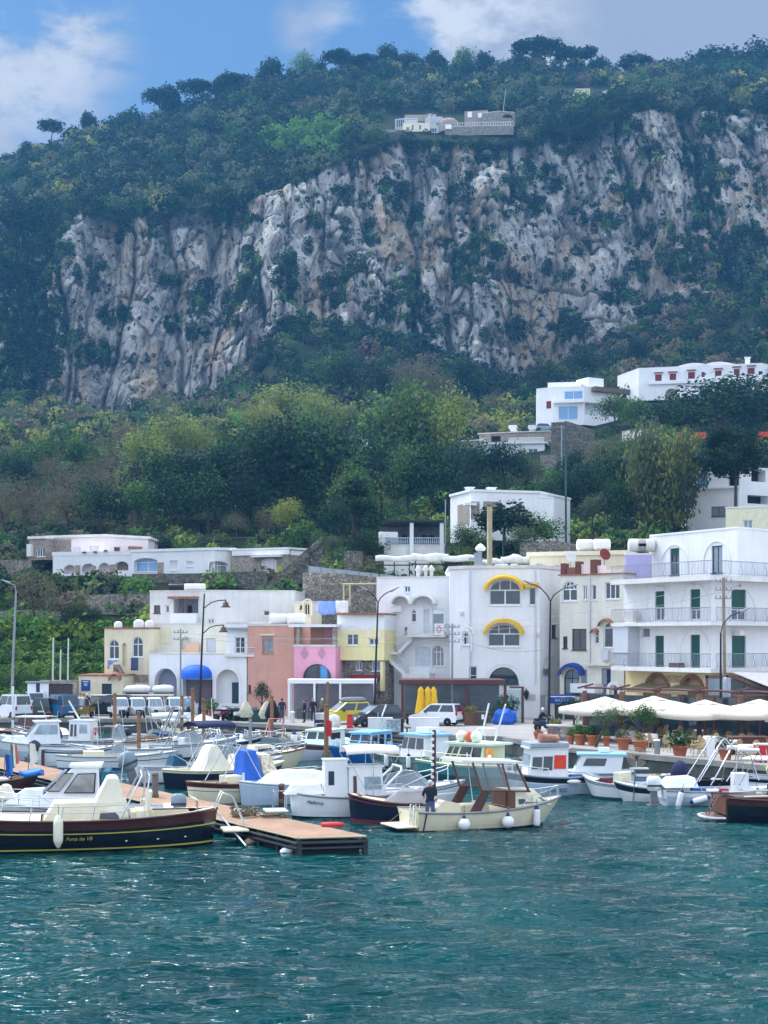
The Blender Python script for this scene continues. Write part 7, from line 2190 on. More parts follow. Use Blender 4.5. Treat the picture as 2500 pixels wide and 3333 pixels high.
tp=tag(MB().loft([[(x,y*s2,z*s2)for x,y,z in((0,-.5,0),(0,.5,0),(0,.4,.35),(0,-.3,.4))]for s2,x in((1,0),)]+[[(.9,-.4,.05),(.9,.5,0),(.9,.3,.3),(.9,-.3,.25)]],0,True).build('net_bag',mat('pink_net','a87464',.9,var=.3,scale=8,bump=.6),loc=bt.W(2.6,.2,2.38)),'pinkish brown net heap on the roof of the orange curtain boat','net')
bt=Boat('fishing_boat','white boat with a light blue roof and dark rounded side window',(12.0,73.6),(7.9,74.0),4.3,2.0,(.7,.65,.85),[gel,lblue],'transom',((.85,0),(1,1)),gel,gel,.6,.5,.5)
bt.cabin(.7,3.0,1.6,1.4,.6,1.5,.5,-.15,gel,[('L',.38,.86,.45,.85),('F',.05,.32,.4,.88,winl),('F',.36,.64,.4,.88,winl),('F',.68,.95,.4,.88,winl)],lblue,.15,.08,name='wheelhouse')
bt.box('roof_bucket',1.2,1.7,-.3,.2,1.6,1.85,gel)
bt=Boat('fishing_boat','open white boat with a sharp tall bow and a pale seat panel',(11.3,67.6),(9.5,68.9),2.9,1.6,(.65,.65,.9),[gel],'transom',((1,0),),gel,gel,.5,.3,.7)
bt.box('seat_panel',.7,1.1,-.5,.5,.3,1.15,gelc)
bt.box('red_crate',1.5,1.9,-.3,.3,.6,.85,antif)
bt=Boat('fishing_boat','small white boat with a navy top strake beside the tall bowed white boat',(12.6,66.8),(10.6,67.2),2.6,1.4,(.6,.6,.8),[gel,navyp],'transom',((.6,0),(.95,1),(1,0)),gel,gel,.4,.3,.6)
bt=Boat('speed_boat','white speedboat with a steel frame tower and a white outboard at the right',(11.75,65.2),(18,65.6),5.6,2.0,(.68,.62,.85),[gel,paleb],'transom',((.66,1),(1,0)),gel,gel,.6,.3,.6)
bt.outboard(-.1,-.2,.68,1.1,gel)
bt.add('engine_well',MB().loft([[(.0,-.9,.8),(1.4,-.95,.82),(1.4,.95,.82),(0,.9,.8)],[(.35,-.7,1.15),(1.3,-.7,1.2),(1.3,.7,1.2),(.35,.7,1.15)]],0,False),gel,bev=.06)
bt.tubes('frame_tower',[[(1.2,-.9,.9),(2.4,-.8,2.75),(2.6,-.6,2.85),(2.6,.6,2.85),(2.4,.8,2.75),(1.2,.9,.9)],[(1.9,-.92,.9),(2.75,-.82,2.35),(2.8,.82,2.35),(1.9,.92,.9)],[(2.9,-.92,.9),(3.1,-.8,2.3),(4.0,-.75,2.3),(3.1,-.92,.9)],[(2.9,.92,.9),(3.1,.8,2.3),(4.0,.75,2.3),(3.1,.92,.9)],[(4.0,-.75,2.3),(4.5,-.85,.95)],[(4.0,.75,2.3),(4.5,.85,.95)],[(2.6,-.6,2.85),(3.0,-.8,2.35)],[(2.6,.6,2.85),(3.0,.8,2.35)]],.03,chrome)
bt.add('rolled_canvas',MB().tube([(3.1,-.8,2.38),(4.0,-.76,2.34)],.09,8).tube([(3.1,.8,2.38),(4.0,.76,2.34)],.09,8),white_cloth)
bt.box('console',3.1,3.7,-.35,.35,.4,1.35,gel)
bt.add('yellow_hose',MB().tube([(4.5,-.3,1.6),(4.8,-.3,1.5),(5.0,-.35,1.2),(5.05,-.4,.9)],.1,8),mat('yellow_hose','d8c84a',.5))
for i,(t_,lb,rt)in enumerate(((.10,'white fender tilted at the stern corner of the white speedboat',(0,.25,0)),(.25,'white fender lying almost level on the white speedboat',(0,1.3,0)),(.40,'white fender hanging straight on the white speedboat',(0,0,0)),(.72,'white fender near the bow of the white speedboat',(0,-.2,0)))):
 fender(bt.W(*bt.hp(t_,.6,-1))+Vector((0,-.18,-.05)),lb,k=1.05,rot=rt)
bt=Boat('launch','dark brown launch with a pale rimmed swim platform at the right edge',(13.0,59.6),(20,60.2),7,2.4,(.95,.85,1.2),[blackp,mahog],'transom',((.75,0),(1,1)),woodb,mahog,.6,.3,.6)
bt.add('swim_platform',MB().prism([(-.02,-.95,.16),(-.4,-.9,.16),(-.72,-.5,.16),(-.8,0,.16),(-.72,.5,.16),(-.4,.9,.16),(-.02,.95,.16)],(0,0,.06)),gel)
bt.add('platform_deck',MB().prism([(-.02,-.85,.223),(-.35,-.8,.223),(-.62,-.45,.223),(-.68,0,.223),(-.62,.45,.223),(-.35,.8,.223),(-.02,.85,.223)],(0,0,.012)),woodb)
bt.tubes('ladder',[[(-.5,-.2,.2),(-.1,-.2,.95),(.1,-.2,1.0)],[(-.5,.15,.2),(-.1,.15,.95),(.1,.15,1.0)],[(-.35,-.2,.48),(-.35,.15,.48)],[(-.2,-.2,.75),(-.2,.15,.75)]],.025,woodb)
bt.box('engine_box',.5,2.0,-.6,.6,.3,.95,mahog)
bt.tubes('rail',[[(.7,-.9,1.0),(2.6,-.95,1.05)],[(.7,.9,1.0),(2.6,.95,1.05)],[(1.1,-.5,1.2),(2.4,-.5,1.2)]],.03,ivory)
bt.box('dark_console',2.1,2.9,-.5,.6,.3,1.35,mat('dark_seat','2a2628',.7))
bt=Boat('launch','white launch with a flat white awning at the right edge beside the quay',(16.4,70.0),(23,66.5),6,2.1,(.8,.8,1.1),[gel,navyp],'transom',((.8,0),(1,1)),gel,gel,.6,.3,.6)
bt.add('awning',MB().box(.1,4.2,-1,1,1.62,1.68),white_cloth)
bt.tubes('frame',[[(.2,sd*.95,.8),(.2,sd*.95,1.62)]for sd in(1,-1)]+[[(4.1,sd*.9,.9),(4.1,sd*.9,1.62)]for sd in(1,-1)]+[[(.3,-.6,1.68),(-.3,-.6,2.2)]],.025)
bt=Boat('dinghy','pale blue rowing boat lying against the quay behind the white speedboat',(11.2,74.8),(14.6,73.4),3.4,1.3,(.45,.42,.6),[lblue,gel],'gozzo',((.8,0),(1,1)),gel,gel,.3,.15,.8)
bt=Boat('dinghy','dark covered boat lying against the quay behind the steel frame tower',(13.6,72.2),(17.2,70.6),3.8,1.5,(.55,.5,.7),[blackp],'transom',((1,0),),mat('dark_seat','2a2628',.7),rubber,.3,.2,.8)
bt.blob('outboard_cover',.3,0,.5,.45,.45,.85,mat('navy_canvas','20264a',.85,bump=.3))
cush=[mat('blue_cushion','3a5a9c',.8),mat('white_cushion','dcdad2',.8),mat('tan_cushion','a88a66',.8),mat('red_crate','a83c30',.6),mat('grey_crate','5c6068',.6),mat('blue_crate','2c62a8',.6)]
for bi,bt in enumerate(ALL):
 rr=random.Random(bi)
 if bt.L<3:
  continue
 for q in range(4):
  t_=rr.uniform(bt.aft+.06,bt.fore-.12)
  w_=max(.1,bt.hb(t_)-.45)
  x,y,z=bt.L*t_,rr.uniform(-w_,w_),bt.sole+.01
  k=rr.randrange(3)
  if k==0:
   MB().box(x,x+rr.uniform(.3,.6),y-.2,y+.2,z,z+rr.uniform(.2,.45)).build('crate',rr.choice(cush[3:]),bt.root,bev=.02)
  elif k==1:
   MB().box(x,x+.5,y-.25,y+.25,z+.25,z+.38).box(x+.05,x+.45,y-.2,y+.2,z,z+.25).build('seat',rr.choice(cush[:3]),bt.root,bev=.04)
  else:
   MB().tube([(x+.22*math.cos(a)*(1-i*.008),y+.22*math.sin(a),z+.03+i*.008)for i,a in enumerate([j*.5 for j in range(26)])],.025,4).build('rope_coil',rope_m,bt.root)
 if bi%2 and bt.L>4.5:
  x=bt.L*rr.uniform(.25,.5)
  bt.tubes('antenna',[[(x,.5,bt.fb[1]),(x-.25,.55,bt.fb[1]+rr.uniform(1.6,2.6))]],.014,gel)
 for sd in(1,-1):
  p=bt.dk(.86,(bt.hb(.86)-.1)*sd)
  MB().box(p[0]-.1,p[0]+.1,p[1]-.02,p[1]+.02,p[2]+.02,p[2]+.09).build('cleat',chrome,bt.root)
pa,pb=Vector((-2.78,49.85,0)),Vector((-.58,50.35,0))
da=Vector((-16.6,27.5,0)).normalized()
pn=thing('pontoon','long floating pontoon with tan decking running away from the end near the motor boat','pontoon',pa)
Lp=39.
pw=pb-pa
deckm=mat('tan_decking','a5836a',.8,var=.22,scale=.9,streak=.15,bump=.2,bscale=25)
mb=MB()
seg=8
for i in range(seg):
 o0,o1=da*(Lp*i/seg+.015),da*(Lp*(i+1)/seg-.015)
 mb.prism([o0+Vector((0,0,.52)),o0+pw+Vector((0,0,.52)),o1+pw+Vector((0,0,.52)),o1+Vector((0,0,.52))],(0,0,.075))
mb.build('deck',deckm,pn)
mb=MB()
cl=mat('pontoon_frame','3b3c40',.6,metal=.3,var=.3,scale=2)
for off,zz in((0,.38),(0,.22)):
 for base in(Vector((0,0,0)),pw):
  e=(pw.normalized()*(.02 if base.length else-.02))
  a,c=base+e,base+e+da*Lp
  mb.tube([a+Vector((0,0,zz)),c+Vector((0,0,zz))],.07,4)
d_=pw.normalized()
for i in range(28):
 for base in(Vector((0,0,0)),pw):
  p=base+da*(Lp*i/28+.1)
  mb.tube([p+Vector((0,0,.52)),p+Vector((0,0,-.2))],.05,4)
mb.tube([Vector((0,-.03,.40)),pw+Vector((0,-.03,.40))],.075,4).tube([Vector((0,-.03,.22)),pw+Vector((0,-.03,.22))],.06,4)
mb.tube([Vector((.05,0,.5)),Vector((.05,0,0))],.1,4).tube([pw+Vector((-.05,0,.5)),pw+Vector((-.05,0,0))],.1,4)
mb.build('frame',cl,pn)
mb=MB()
for i in range(9):
 o0,o1=da*(Lp*i/9+.2),da*(Lp*(i+.62)/9+.2)
 i0,i1=pw*.06,pw*.94
 mb.prism([o0+i0+Vector((0,0,-.35)),o0+i1+Vector((0,0,-.35)),o1+i1+Vector((0,0,-.35)),o1+i0+Vector((0,0,-.35))],(0,0,.58))
mb.build('float',mat('black_float','17181d',.7,var=.2),pn)
MB().tube([Vector((.0,-.02,.56)),pw+Vector((.0,-.02,.56))],.04,4).tube([Vector((-.03,0,.56)),Vector((-.03,0,.56))+da*Lp],.035,4).build('edge_trim',mat('pale_edge','a89a80',.7),pn)
def rope_heap(p,rx,ry,label,n=5):
 mb=MB()
 r=random.Random(int(p.x*100))
 for k in range(n):
  mb.tube([(rx*(.5+.5*r.random())*math.cos(a)+r.uniform(-.08,.08),ry*(.5+.5*r.random())*math.sin(a),.02+.05*k*r.random()+.03)for a in[i*PI/7 for i in range(15)]],.025,5)
 o=mb.build('rope_coil',rope_m,loc=p)
 return tag(o,label,'rope')
rope_heap(G(795,2657,.6),.55,.8,'heap of coiled brown rope on the pontoon deck',8)
rope_heap(G(890,2662,.6),.5,.25,'thin tangle of dark rope nearer the pontoon end',4)
tag(MB().loft([[(.42*math.cos(a)*s2,.2*math.sin(a)*s2,z)for a in[k*PI/8 for k in range(16)]]for s2,z in((.85,0),(1,.06),(.9,.13),(.5,.15))],0,True).build('life_float',mat('red_orange','c8352a',.5),loc=G(1082,2690,.6)),'flat red float lying near the end of the pontoon','float')
fender(G(950,2762,.12),'white fender with a blue end floating under the near corner of the pontoon',k=1.3,rot=(0,1.05,0))
fender(G(830,2730,.15),'old tan fender tilted under the pontoon side',k=1.2,m=mat('tan_fender','a8957e',.8),tip=rubber,rot=(0,1.1,.3))
tag(MB().ell((0,0,0),(.2,.2,.22),14,10).build('round_float',mat('brown_float','6c5a50',.8),loc=G(873,2728,.2)),'round brown float under the pontoon side','float')
tag(MB().tube([P(690,2625,54.2),P(722,2660,54.5),P(800,2752,51.8)],.035,6).build('gangway_pole',gel),'thin white boathook leaning from the gozzo stern down to the water','pole')
def pile(px,y0,y1,D,label,r_=.11,m=None,grp='wooden mooring poles',cat='mooring pole',name='mooring_pole',lean=0):
 b0=P(px,y1,D)
 z1=zpy(y0,D)
 t_=thing(name,label,cat,(b0.x,D,0),0,grp)
 MB().tube([(0,0,-1.2),(lean*.5,0,z1*.5),(lean,0,z1)],r_,8).build('pole',m or mat('pile_wood','8a6648',.85,var=.25,scale=5,bump=.4),t_)
 MB().lathe((lean,0,z1),[(r_*.95,0),(r_*1.1,.02),(r_*1.05,.1),(.02,.13)],8).build('cap',mat('pile_cap','6a5a4a',.8),t_)
 mb=MB()
 for k in range(3):
  mb.lathe((lean*.3,0,min(1.4,z1*.4)+k*.05),[(r_*1.15,0),(r_*1.28,.02),(r_*1.15,.045)],8)
 mb.build('rope_wrap',rope_m,t_)
 return t_
for px,y0,y1,D,lb in((374,2262,2402,97,'tall brown pole in front of the left three wheeled truck'),(452,2322,2452,89,'pole with a rope and white float behind the cream launch'),(592,2270,2412,98,'greyish brown pole beside the blue fishing boat'),(627,2246,2450,92,'tallest brown pole of the pair by the black hulled boat'),(664,2297,2446,94,'shorter brown pole of the pair by the black hulled boat'),(885,2272,2402,99,'orange brown pole hung with nets beside the grey boat'),(1062,2300,2534,73,'tall reddish brown pole with a red flag tied to it')):
 pile(px,y0,y1,D,lb)
pile(815,2340,2460,86,'grey steel mast between the cream and the grey boats',.09,galv,None,'mast','steel_mast')
pile(1067,2225,2330,104,'slim sandy pole rising behind the reddish pole',.09,None)
pile(505,2525,2610,62.5,'square grey timber post on the near side of the pontoon',.13,mat('grey_timber','6e6660',.9,var=.25,scale=4))
pile(916,2560,2640,62.2,'short dark timber post beside the white wheelhouse gozzo',.12,mahog)
tag(MB().loft([[(0,0,z),(.02,0,z),(.02,.01,z),(0,.01,z)]for z in(0,.1)],0,False).prism([(0,0,0),(.28,.05,-.1),(.3,.1,-.9),(.05,.03,-.75)],(0,.02,0)).build('flag',mat('red_flag','b82a2e',.8),loc=(XD(1060,72.8)[0],72.8,zpy(2340,73))),'small red flag tied to the tall reddish brown pole','flag')
wp=pile(42,2233,2385,108,'white post with a dark bracket at the left edge of the quay',.09,gel,None,'post','white_post')
for px,y0,y1,D,cols,lb in((32,2418,2530,71.5,('3c7a4a','e6e4dc','c8604a'),'faded green white and red flag on a staff over the pontoon'),(92,2415,2520,71.8,('e8e6da','e8e6da','dcd8c0'),'hanging white flag on a bamboo staff over the pontoon'),(13,2450,2535,70.5,('2c4aa0','2c4aa0','3a78d0'),'small blue flag on a staff at the left edge')):
 t_=thing('flag',lb,'flag',(XD(px,D)[0],D,.6))
 h=zpy(y0,D)-.6
 MB().tube([(0,0,0),(.05,0,h)],.022,6).build('staff',mat('bamboo','8a7a5a',.8),t_)
 for k,c in enumerate(cols):
  MB().prism([(.05+.09*k,0,h-.05),(.05+.09*(k+1),.03,h-.12),(.12+.10*(k+1),.05,h-1.15+.1*k),(.10+.09*k,.02,h-1.2+.1*k)],(0,.015,0)).build('flag_stripe',mat('flag_'+c,c,.85),t_)
def rope(a,c,label,sag=.2,r_=.014,m=None):
 a,c=Vector(a),Vector(c)
 o=MB().tube([a.lerp(c,i/6)-Vector((0,0,sag*math.sin(PI*i/6)))for i in range(7)],r_,5).build('mooring_rope',m or rope_m)
 return tag(o,label,'rope')
rope(MANBOAT.W(.1,.6,.7),G(1195,2695,.0),'mooring rope from the stern of the cream motor boat into the water')
rope(MANBOAT.W(.3,-1.08,.7),MANBOAT.W(.05,-1.15,-.3),'dark rope hanging at the stern corner of the cream motor boat',.0,.03,rubber)
rope((10.95,67.0,1.2),(10.7,66.0,-.1),'dark rope from the navy striped boat down to the water',.05,.035,dteal)
fnn=thing('fan','large round wire fan on a stand at the quay edge','fan',(XD(2073,72.6)[0],72.6,.9))
R_=.46
zc=zpy(2465,72.6)-.9
mb=MB()
for rr in(R_,R_*.8,R_*.6,R_*.4):
 mb.tube([(rr*math.cos(a),0,zc+rr*math.sin(a))for a in[k*PI/12 for k in range(25)]],.012,4)
for k in range(24):
 a=k*PI/12
 mb.tube([(.1*math.cos(a),0,zc+.1*math.sin(a)),(R_*math.cos(a),0,zc+R_*math.sin(a))],.006,4)
mb.build('guard',mat('tan_wire','a89a8a',.6,metal=.4),fnn)
mb=MB()
for k in range(3):
 a=k*2.094+.4
 mb.prism([(.05*math.cos(a),.05,zc+.05*math.sin(a)),(.22*math.cos(a-.3),.06,zc+.22*math.sin(a-.3)),(.22*math.cos(a+.4),.1,zc+.22*math.sin(a+.4))],(0,.01,0))
mb.lathe((0,0,0),[(.09,-.05),(.09,.15)],10,M=Matrix.Translation((0,.05,zc))@Matrix.Rotation(-PI/2,4,'X'))
mb.build('blade',mat('dark_blade','3a3838',.5),fnn)
MB().tube([(0,.1,zc),(0,.14,zc-.7),(0,.12,0)],.03,6).box(-.3,.55,-.1,.3,zc-.56,zc-.50).build('stand',gel,fnn)
# ================================================================ vehicles
tyre_m=mat('tyre','17181a',.85,var=.1)
hub_m=mat('hubcap','9a9ea4',.4,metal=.5,var=.05)
lamp_c=mat('lamp_glass','d8dcdc',.15,var=.05)
lamp_r=mat('tail_lamp','a01c22',.3,var=.05)
plate_m=mat('number_plate','dcdccf',.5,var=.05)
bump_m=mat('bumper','2b2d31',.6,var=.1)
QZ=.935
def wheel(par,x,y,r_=.28,w=.16):
 M=Matrix.Translation((x,y,r_))@Matrix.Rotation(PI/2,4,'X')
 o=MB().lathe((0,0,0),[(r_*.55,-w/2),(r_*.92,-w/2),(r_,-w*.3),(r_,w*.3),(r_*.92,w/2),(r_*.55,w/2)],18,M=M).build('wheel',tyre_m,par)
 MB().lathe((0,0,0),[(.02,-w*.52),(r_*.56,-w*.42),(r_*.56,w*.42),(.02,w*.52)],14,M=M).build('hubcap',hub_m,o)
def veh(name,label,px,D,rz,L,W,prof,glassp,col,r_=.28,wb=(.18,.82),roofw=.8,cat='car',grp=None,rear=(.5,.75),front=(.5,.7),z=QZ):
 """prof: side outline of the body [(x, z)] from the tail; glassp: greenhouse base and top [(x0, x1, z0), (x0, x1, z1)]."""
 t_=thing(name,label,cat,(*XD(px,D),z),math.radians(rz),grp)
 cm=mat('paint_'+col,col,.28,var=.04,coat=.5)
 n=len(prof)
 ring=lambda y,s_:[(L/2+(x-L/2)*s_,y,zz)for x,zz in prof]
 MB().loft([ring(-W/2,.97),ring(-W/2+.07,1),ring(W/2-.07,1),ring(W/2,.97)],0,False).build('body',cm,t_,bev=.03)
 (a0,a1,z0),(b0,b1,z1)=glassp
 hw,hr=W/2-.05,W/2*roofw
 lo=[(a0,-hw,z0),(a1,-hw,z0),(a1,hw,z0),(a0,hw,z0)]
 hi=[(b0,-hr,z1),(b1,-hr,z1),(b1,hr,z1),(b0,hr,z1)]
 MB().loft([lo,hi],0,False).build('cabin',cm,t_,bev=.04)
 fc={'R':(0,1),'F':(1,2),'L':(2,3),'B':(3,0)}
 for k,(i,j)in fc.items():
  A,B_,C_,D_=Vector(lo[i]),Vector(lo[j]),Vector(hi[j]),Vector(hi[i])
  nr=(B_-A).cross(D_-A).normalized()
  spans=[(.06,.48),(.53,.94)]if k in 'RL' else[(.08,.92)]
  for u0,u1 in spans:
   q=[A.lerp(B_,u).lerp(D_.lerp(C_,u),v)for u,v in((u0,.12),(u1,.12),(u1,.88),(u0,.88))]
   MB().prism([p+nr*.005 for p in q],nr*.012).build('window' if k in 'RL' else('windscreen' if k=='F' else 'rear_window'),pane_l if k=='F' else pane_m,t_)
 for xx in wb:
  for sy in(-1,1):
   wheel(t_,L*xx,sy*(W/2-.07),r_)
 xf,xr=max(p[0]for p in prof),min(p[0]for p in prof)
 for sy in(-1,1):
  MB().box(xf-.08,xf+.015,sy*W*.36-.14,sy*W*.36+.14,front[0],front[1]).build('headlight',lamp_c,t_,bev=.02)
  MB().box(xr-.015,xr+.08,sy*W*.42-.07,sy*W*.42+.07,rear[0],rear[1]).build('tail_light',lamp_r,t_)
  MB().box(L*.62,L*.62+.1,sy*(W/2+.09)-.08,sy*(W/2+.09)+.08,z0,z0+.16).build('mirror',bump_m,t_)
 for a_,c_,p_,q_ in((xr-.04,xr+.1,xr-.055,.5),(xf-.1,xf+.04,xf+.042,.31)):
  MB().box(a_,c_,-W/2+.04,W/2-.04,.27,.43).build('bumper',bump_m,t_,bev=.02)
  MB().box(p_,p_+.013,-.24,.24,q_,q_+.11).build('number_plate',plate_m,t_)
 return t_
vanp=[(0,.25),(0,1.0),(2.9,1.0),(3.35,.75),(3.4,.25)]
veh('parked_van','white van seen from behind at the left end of the quay',78,117.7,132,3.4,1.55,vanp,((.0,3.0,1.0),(.15,2.3,1.85)),'d6dce4',.29,cat='van',rear=(.7,1.0))
veh('parked_van','teal blue van seen from behind between the green and the ochre vehicles',232,117.9,128,3.4,1.55,vanp,((.0,3.0,1.0),(.15,2.3,1.85)),'1f5c86',.29,cat='van',rear=(.7,1.0))
veh('parked_car','dark green small car between the white and the blue van',133,118.4,100,3.0,1.4,[(0,.25),(0,.95),(2.5,.9),(3,.7),(3,.25)],((0,2.4,.95),(.25,1.8,1.55)),'2c4a40',.27)
veh('parked_car','black car parked behind the left three wheeled trucks',440,123,175,3.8,1.6,[(0,.25),(0,.95),(3.2,.9),(3.8,.65),(3.8,.25)],((.1,2.9,.95),(.5,2.2,1.6)),'20242c',.3,z=1.0)
veh('parked_car','pale roofed car half hidden behind the green car',120,122.5,110,3.6,1.55,[(0,.25),(0,.95),(3,.9),(3.6,.65),(3.6,.25)],((.1,2.9,.95),(.5,2.2,1.6)),'c8ccd0',.3,z=1.2)
carp=lambda L:[(0,.25),(-.02,.6),(.08,.92),(L-1.0,.92),(L-.2,.76),(L,.55),(L,.25)]
veh('parked_car','white hatchback seen from behind in front of the brown veranda',1496,108.6,158,3.55,1.58,carp(3.55),((.02,2.75,.92),(.22,1.95,1.54)),'dfe3e8',.3,rear=(.75,1.35))
yc=veh('parked_car','yellow car with a grey roof box beside the conservatory',1208,112.0,203,3.9,1.7,carp(3.9),((.1,3.1,.92),(.5,2.2,1.58)),'c9bc3a',.33)
MB().loft([[(x,y*q,1.72+z_*q)for y,z_ in((-.35,-.06),(-.28,-.12),(.28,-.12),(.35,-.06),(.28,.16),(0,.22),(-.28,.16))]for x,q in((.5,.55),(.7,.95),(1.6,1),(2.2,.85),(2.45,.4))],0,True).build('roof_box',mat('grey_roof_box','7c828a',.35),yc)
MB().box(.8,.9,-.6,.6,1.56,1.62).box(2.0,2.1,-.6,.6,1.56,1.62).build('roof_rack',bump_m,yc)
veh('parked_car','black car with a pale bonnet reflection right of the yellow car',1300,108.6,205,3.7,1.6,carp(3.7),((.1,2.9,.92),(.4,2.0,1.5)),'23262e',.3)
def ape(label,px,D,rz,col,low):
 """Three wheeled truck: wedge cab over one front wheel and an open load bed."""
 t_=thing('three_wheeler',label,'three wheeler',(*XD(px,D),QZ),math.radians(rz),'three wheeled trucks parked on the quay')
 cm=mat('paint_'+col,col,.35,var=.05,coat=.3)
 sec=lambda w,pts:[[(x,-w*k,z)for(x,z),k in pts],[(x,w*k,z)for(x,z),k in pts]]
 cp=[((1.35,.35),.9),((2.45,.35),.35),((2.6,.62),.5),((2.5,.95),.92),((1.3,.95),1)]
 MB().loft(sec(.62,cp),0,False).build('cab',cm,t_,bev=.04)
 MB().loft([[(1.3,-.6,.95),(2.5,-.57,.95),(2.5,.57,.95),(1.3,.6,.95)],[(1.4,-.52,1.55),(2.12,-.5,1.55),(2.12,.5,1.55),(1.4,.52,1.55)],[(1.5,-.4,1.63),(2.0,-.4,1.63),(2.0,.4,1.63),(1.5,.4,1.63)]],0,False).build('cab_top',cm,t_,bev=.03)
 MB().prism([(2.49,-.48,1.0),(2.49,.48,1.0),(2.16,.44,1.5),(2.16,-.44,1.5)],(.02,0,.012)).build('windscreen',pane_l,t_)
 for sy in(-1,1):
  MB().prism([(1.5,sy*.592,1.0),(2.35,sy*.572,1.0),(2.1,sy*.525,1.48),(1.5,sy*.535,1.48)],(0,sy*.012,0)).build('window',pane_m,t_)
  MB().lathe((0,0,0),[(.09,0),(.07,.05)],12,M=Matrix.Translation((2.53,sy*.34,.80))@Matrix.Rotation(PI/2,4,'Y')).build('headlight',lamp_c,t_)
 MB().prism([(2.45,-.24,.36),(2.52,-.24,.7),(2.52,.24,.7),(2.45,.24,.36)],(.16,0,0)).build('front_fender',mat('paint_'+low,low,.4),t_,bev=.04)
 MB().box(0,1.28,-.68,.68,.48,.54).box(0,1.28,-.68,-.64,.54,.82).box(0,1.28,.64,.68,.54,.82).box(0,.04,-.64,.64,.54,.82).box(1.24,1.28,-.64,.64,.54,.82).build('load_bed',cm,t_)
 for x,y in((.5,-.5),(.5,.5),(2.45,0)):
  wheel(t_,x,y,.24,.14)
 return t_
ape('ochre three wheeled truck beside the teal blue van',283,120.8,-96,'7c6a2c','7c6a2c')
for px,D,lb,low in((378,120.6,'white three wheeled truck with its load bed showing, leftmost of the white ones','20242c'),(432,120.6,'second white three wheeled truck from the ochre one','20242c'),(487,120.6,'white three wheeled truck with a dark green front fender','1c3c34'),(552,121.2,'white three wheeled truck fourth from the ochre one','20242c'),(592,121.8,'grey white three wheeled truck at the right end of the row','30343a')):
 ape(lb,px,D,-70,'d6dade' if px!=592 else 'b8bcc0',low)
def scooter(label,px,D,rz,col,grp='scooters parked by the portal house'):
 t_=thing('scooter',label,'scooter',(*XD(px,D),QZ),math.radians(rz),grp)
 for x in(.25,1.45):
  wheel(t_,x,0,.25,.11)
 cm=mat('paint_'+col,col,.3,coat=.4)
 MB().loft([[(x,-w,z0),(x,w,z0),(x,w*.7,z1),(x,-w*.7,z1)]for x,w,z0,z1 in((-.05,.1,.45,.68),(.3,.17,.35,.75),(.75,.17,.3,.72),(.8,.16,.24,.34),(1.1,.16,.24,.32))],0,True).loft([[(1.1,-.2,.26),(1.1,.2,.26),(1.16,.2,.3),(1.16,-.2,.3)],[(1.28,-.17,.95),(1.28,.17,.95),(1.34,.14,.95),(1.34,-.14,.95)]],0,True).build('body',cm,t_)
 MB().loft([[(x,-w,z),(x,w,z),(x,w*.8,z+.1),(x,-w*.8,z+.1)]for x,w,z in((.0,.1,.72),(.4,.15,.74),(.8,.13,.72))],0,True).build('seat',rubber,t_)
 MB().tube([(1.42,0,.3),(1.26,0,1.0),(1.18,-.3,1.05)],.02,6).tube([(1.26,0,1.0),(1.18,.3,1.05)],.02,6).build('handlebar',iron,t_)
 MB().lathe((0,0,0),[(.08,0),(.06,.05)],10,M=Matrix.Translation((1.33,0,.88))@Matrix.Rotation(PI/2,4,'Y')).build('headlight',lamp_c,t_)
 return t_
for i,(px,D,rz,col,lb)in enumerate(((702,115.5,60,'b8bcc4','silver scooter nearest the blue awning'),(722,115.2,70,'7a2a3a','dark red scooter second in the row by the portal'),(742,115,65,'22242a','black scooter third in the row by the portal'),(764,114.7,60,'d8d8d8','white scooter in front of the right portal door'),(785,114.4,30,'2a2c34','black scooter at the right end of the row by the portal'))):
 scooter(lb,px,D,rz,col)
scooter('dark scooter parked between the black car and the yellow parasols',1322,109.5,20,'2a2c34',None)
rs=scooter('black scooter ridden by a person by the lamp post',1738,102.4,8,'202228',None)
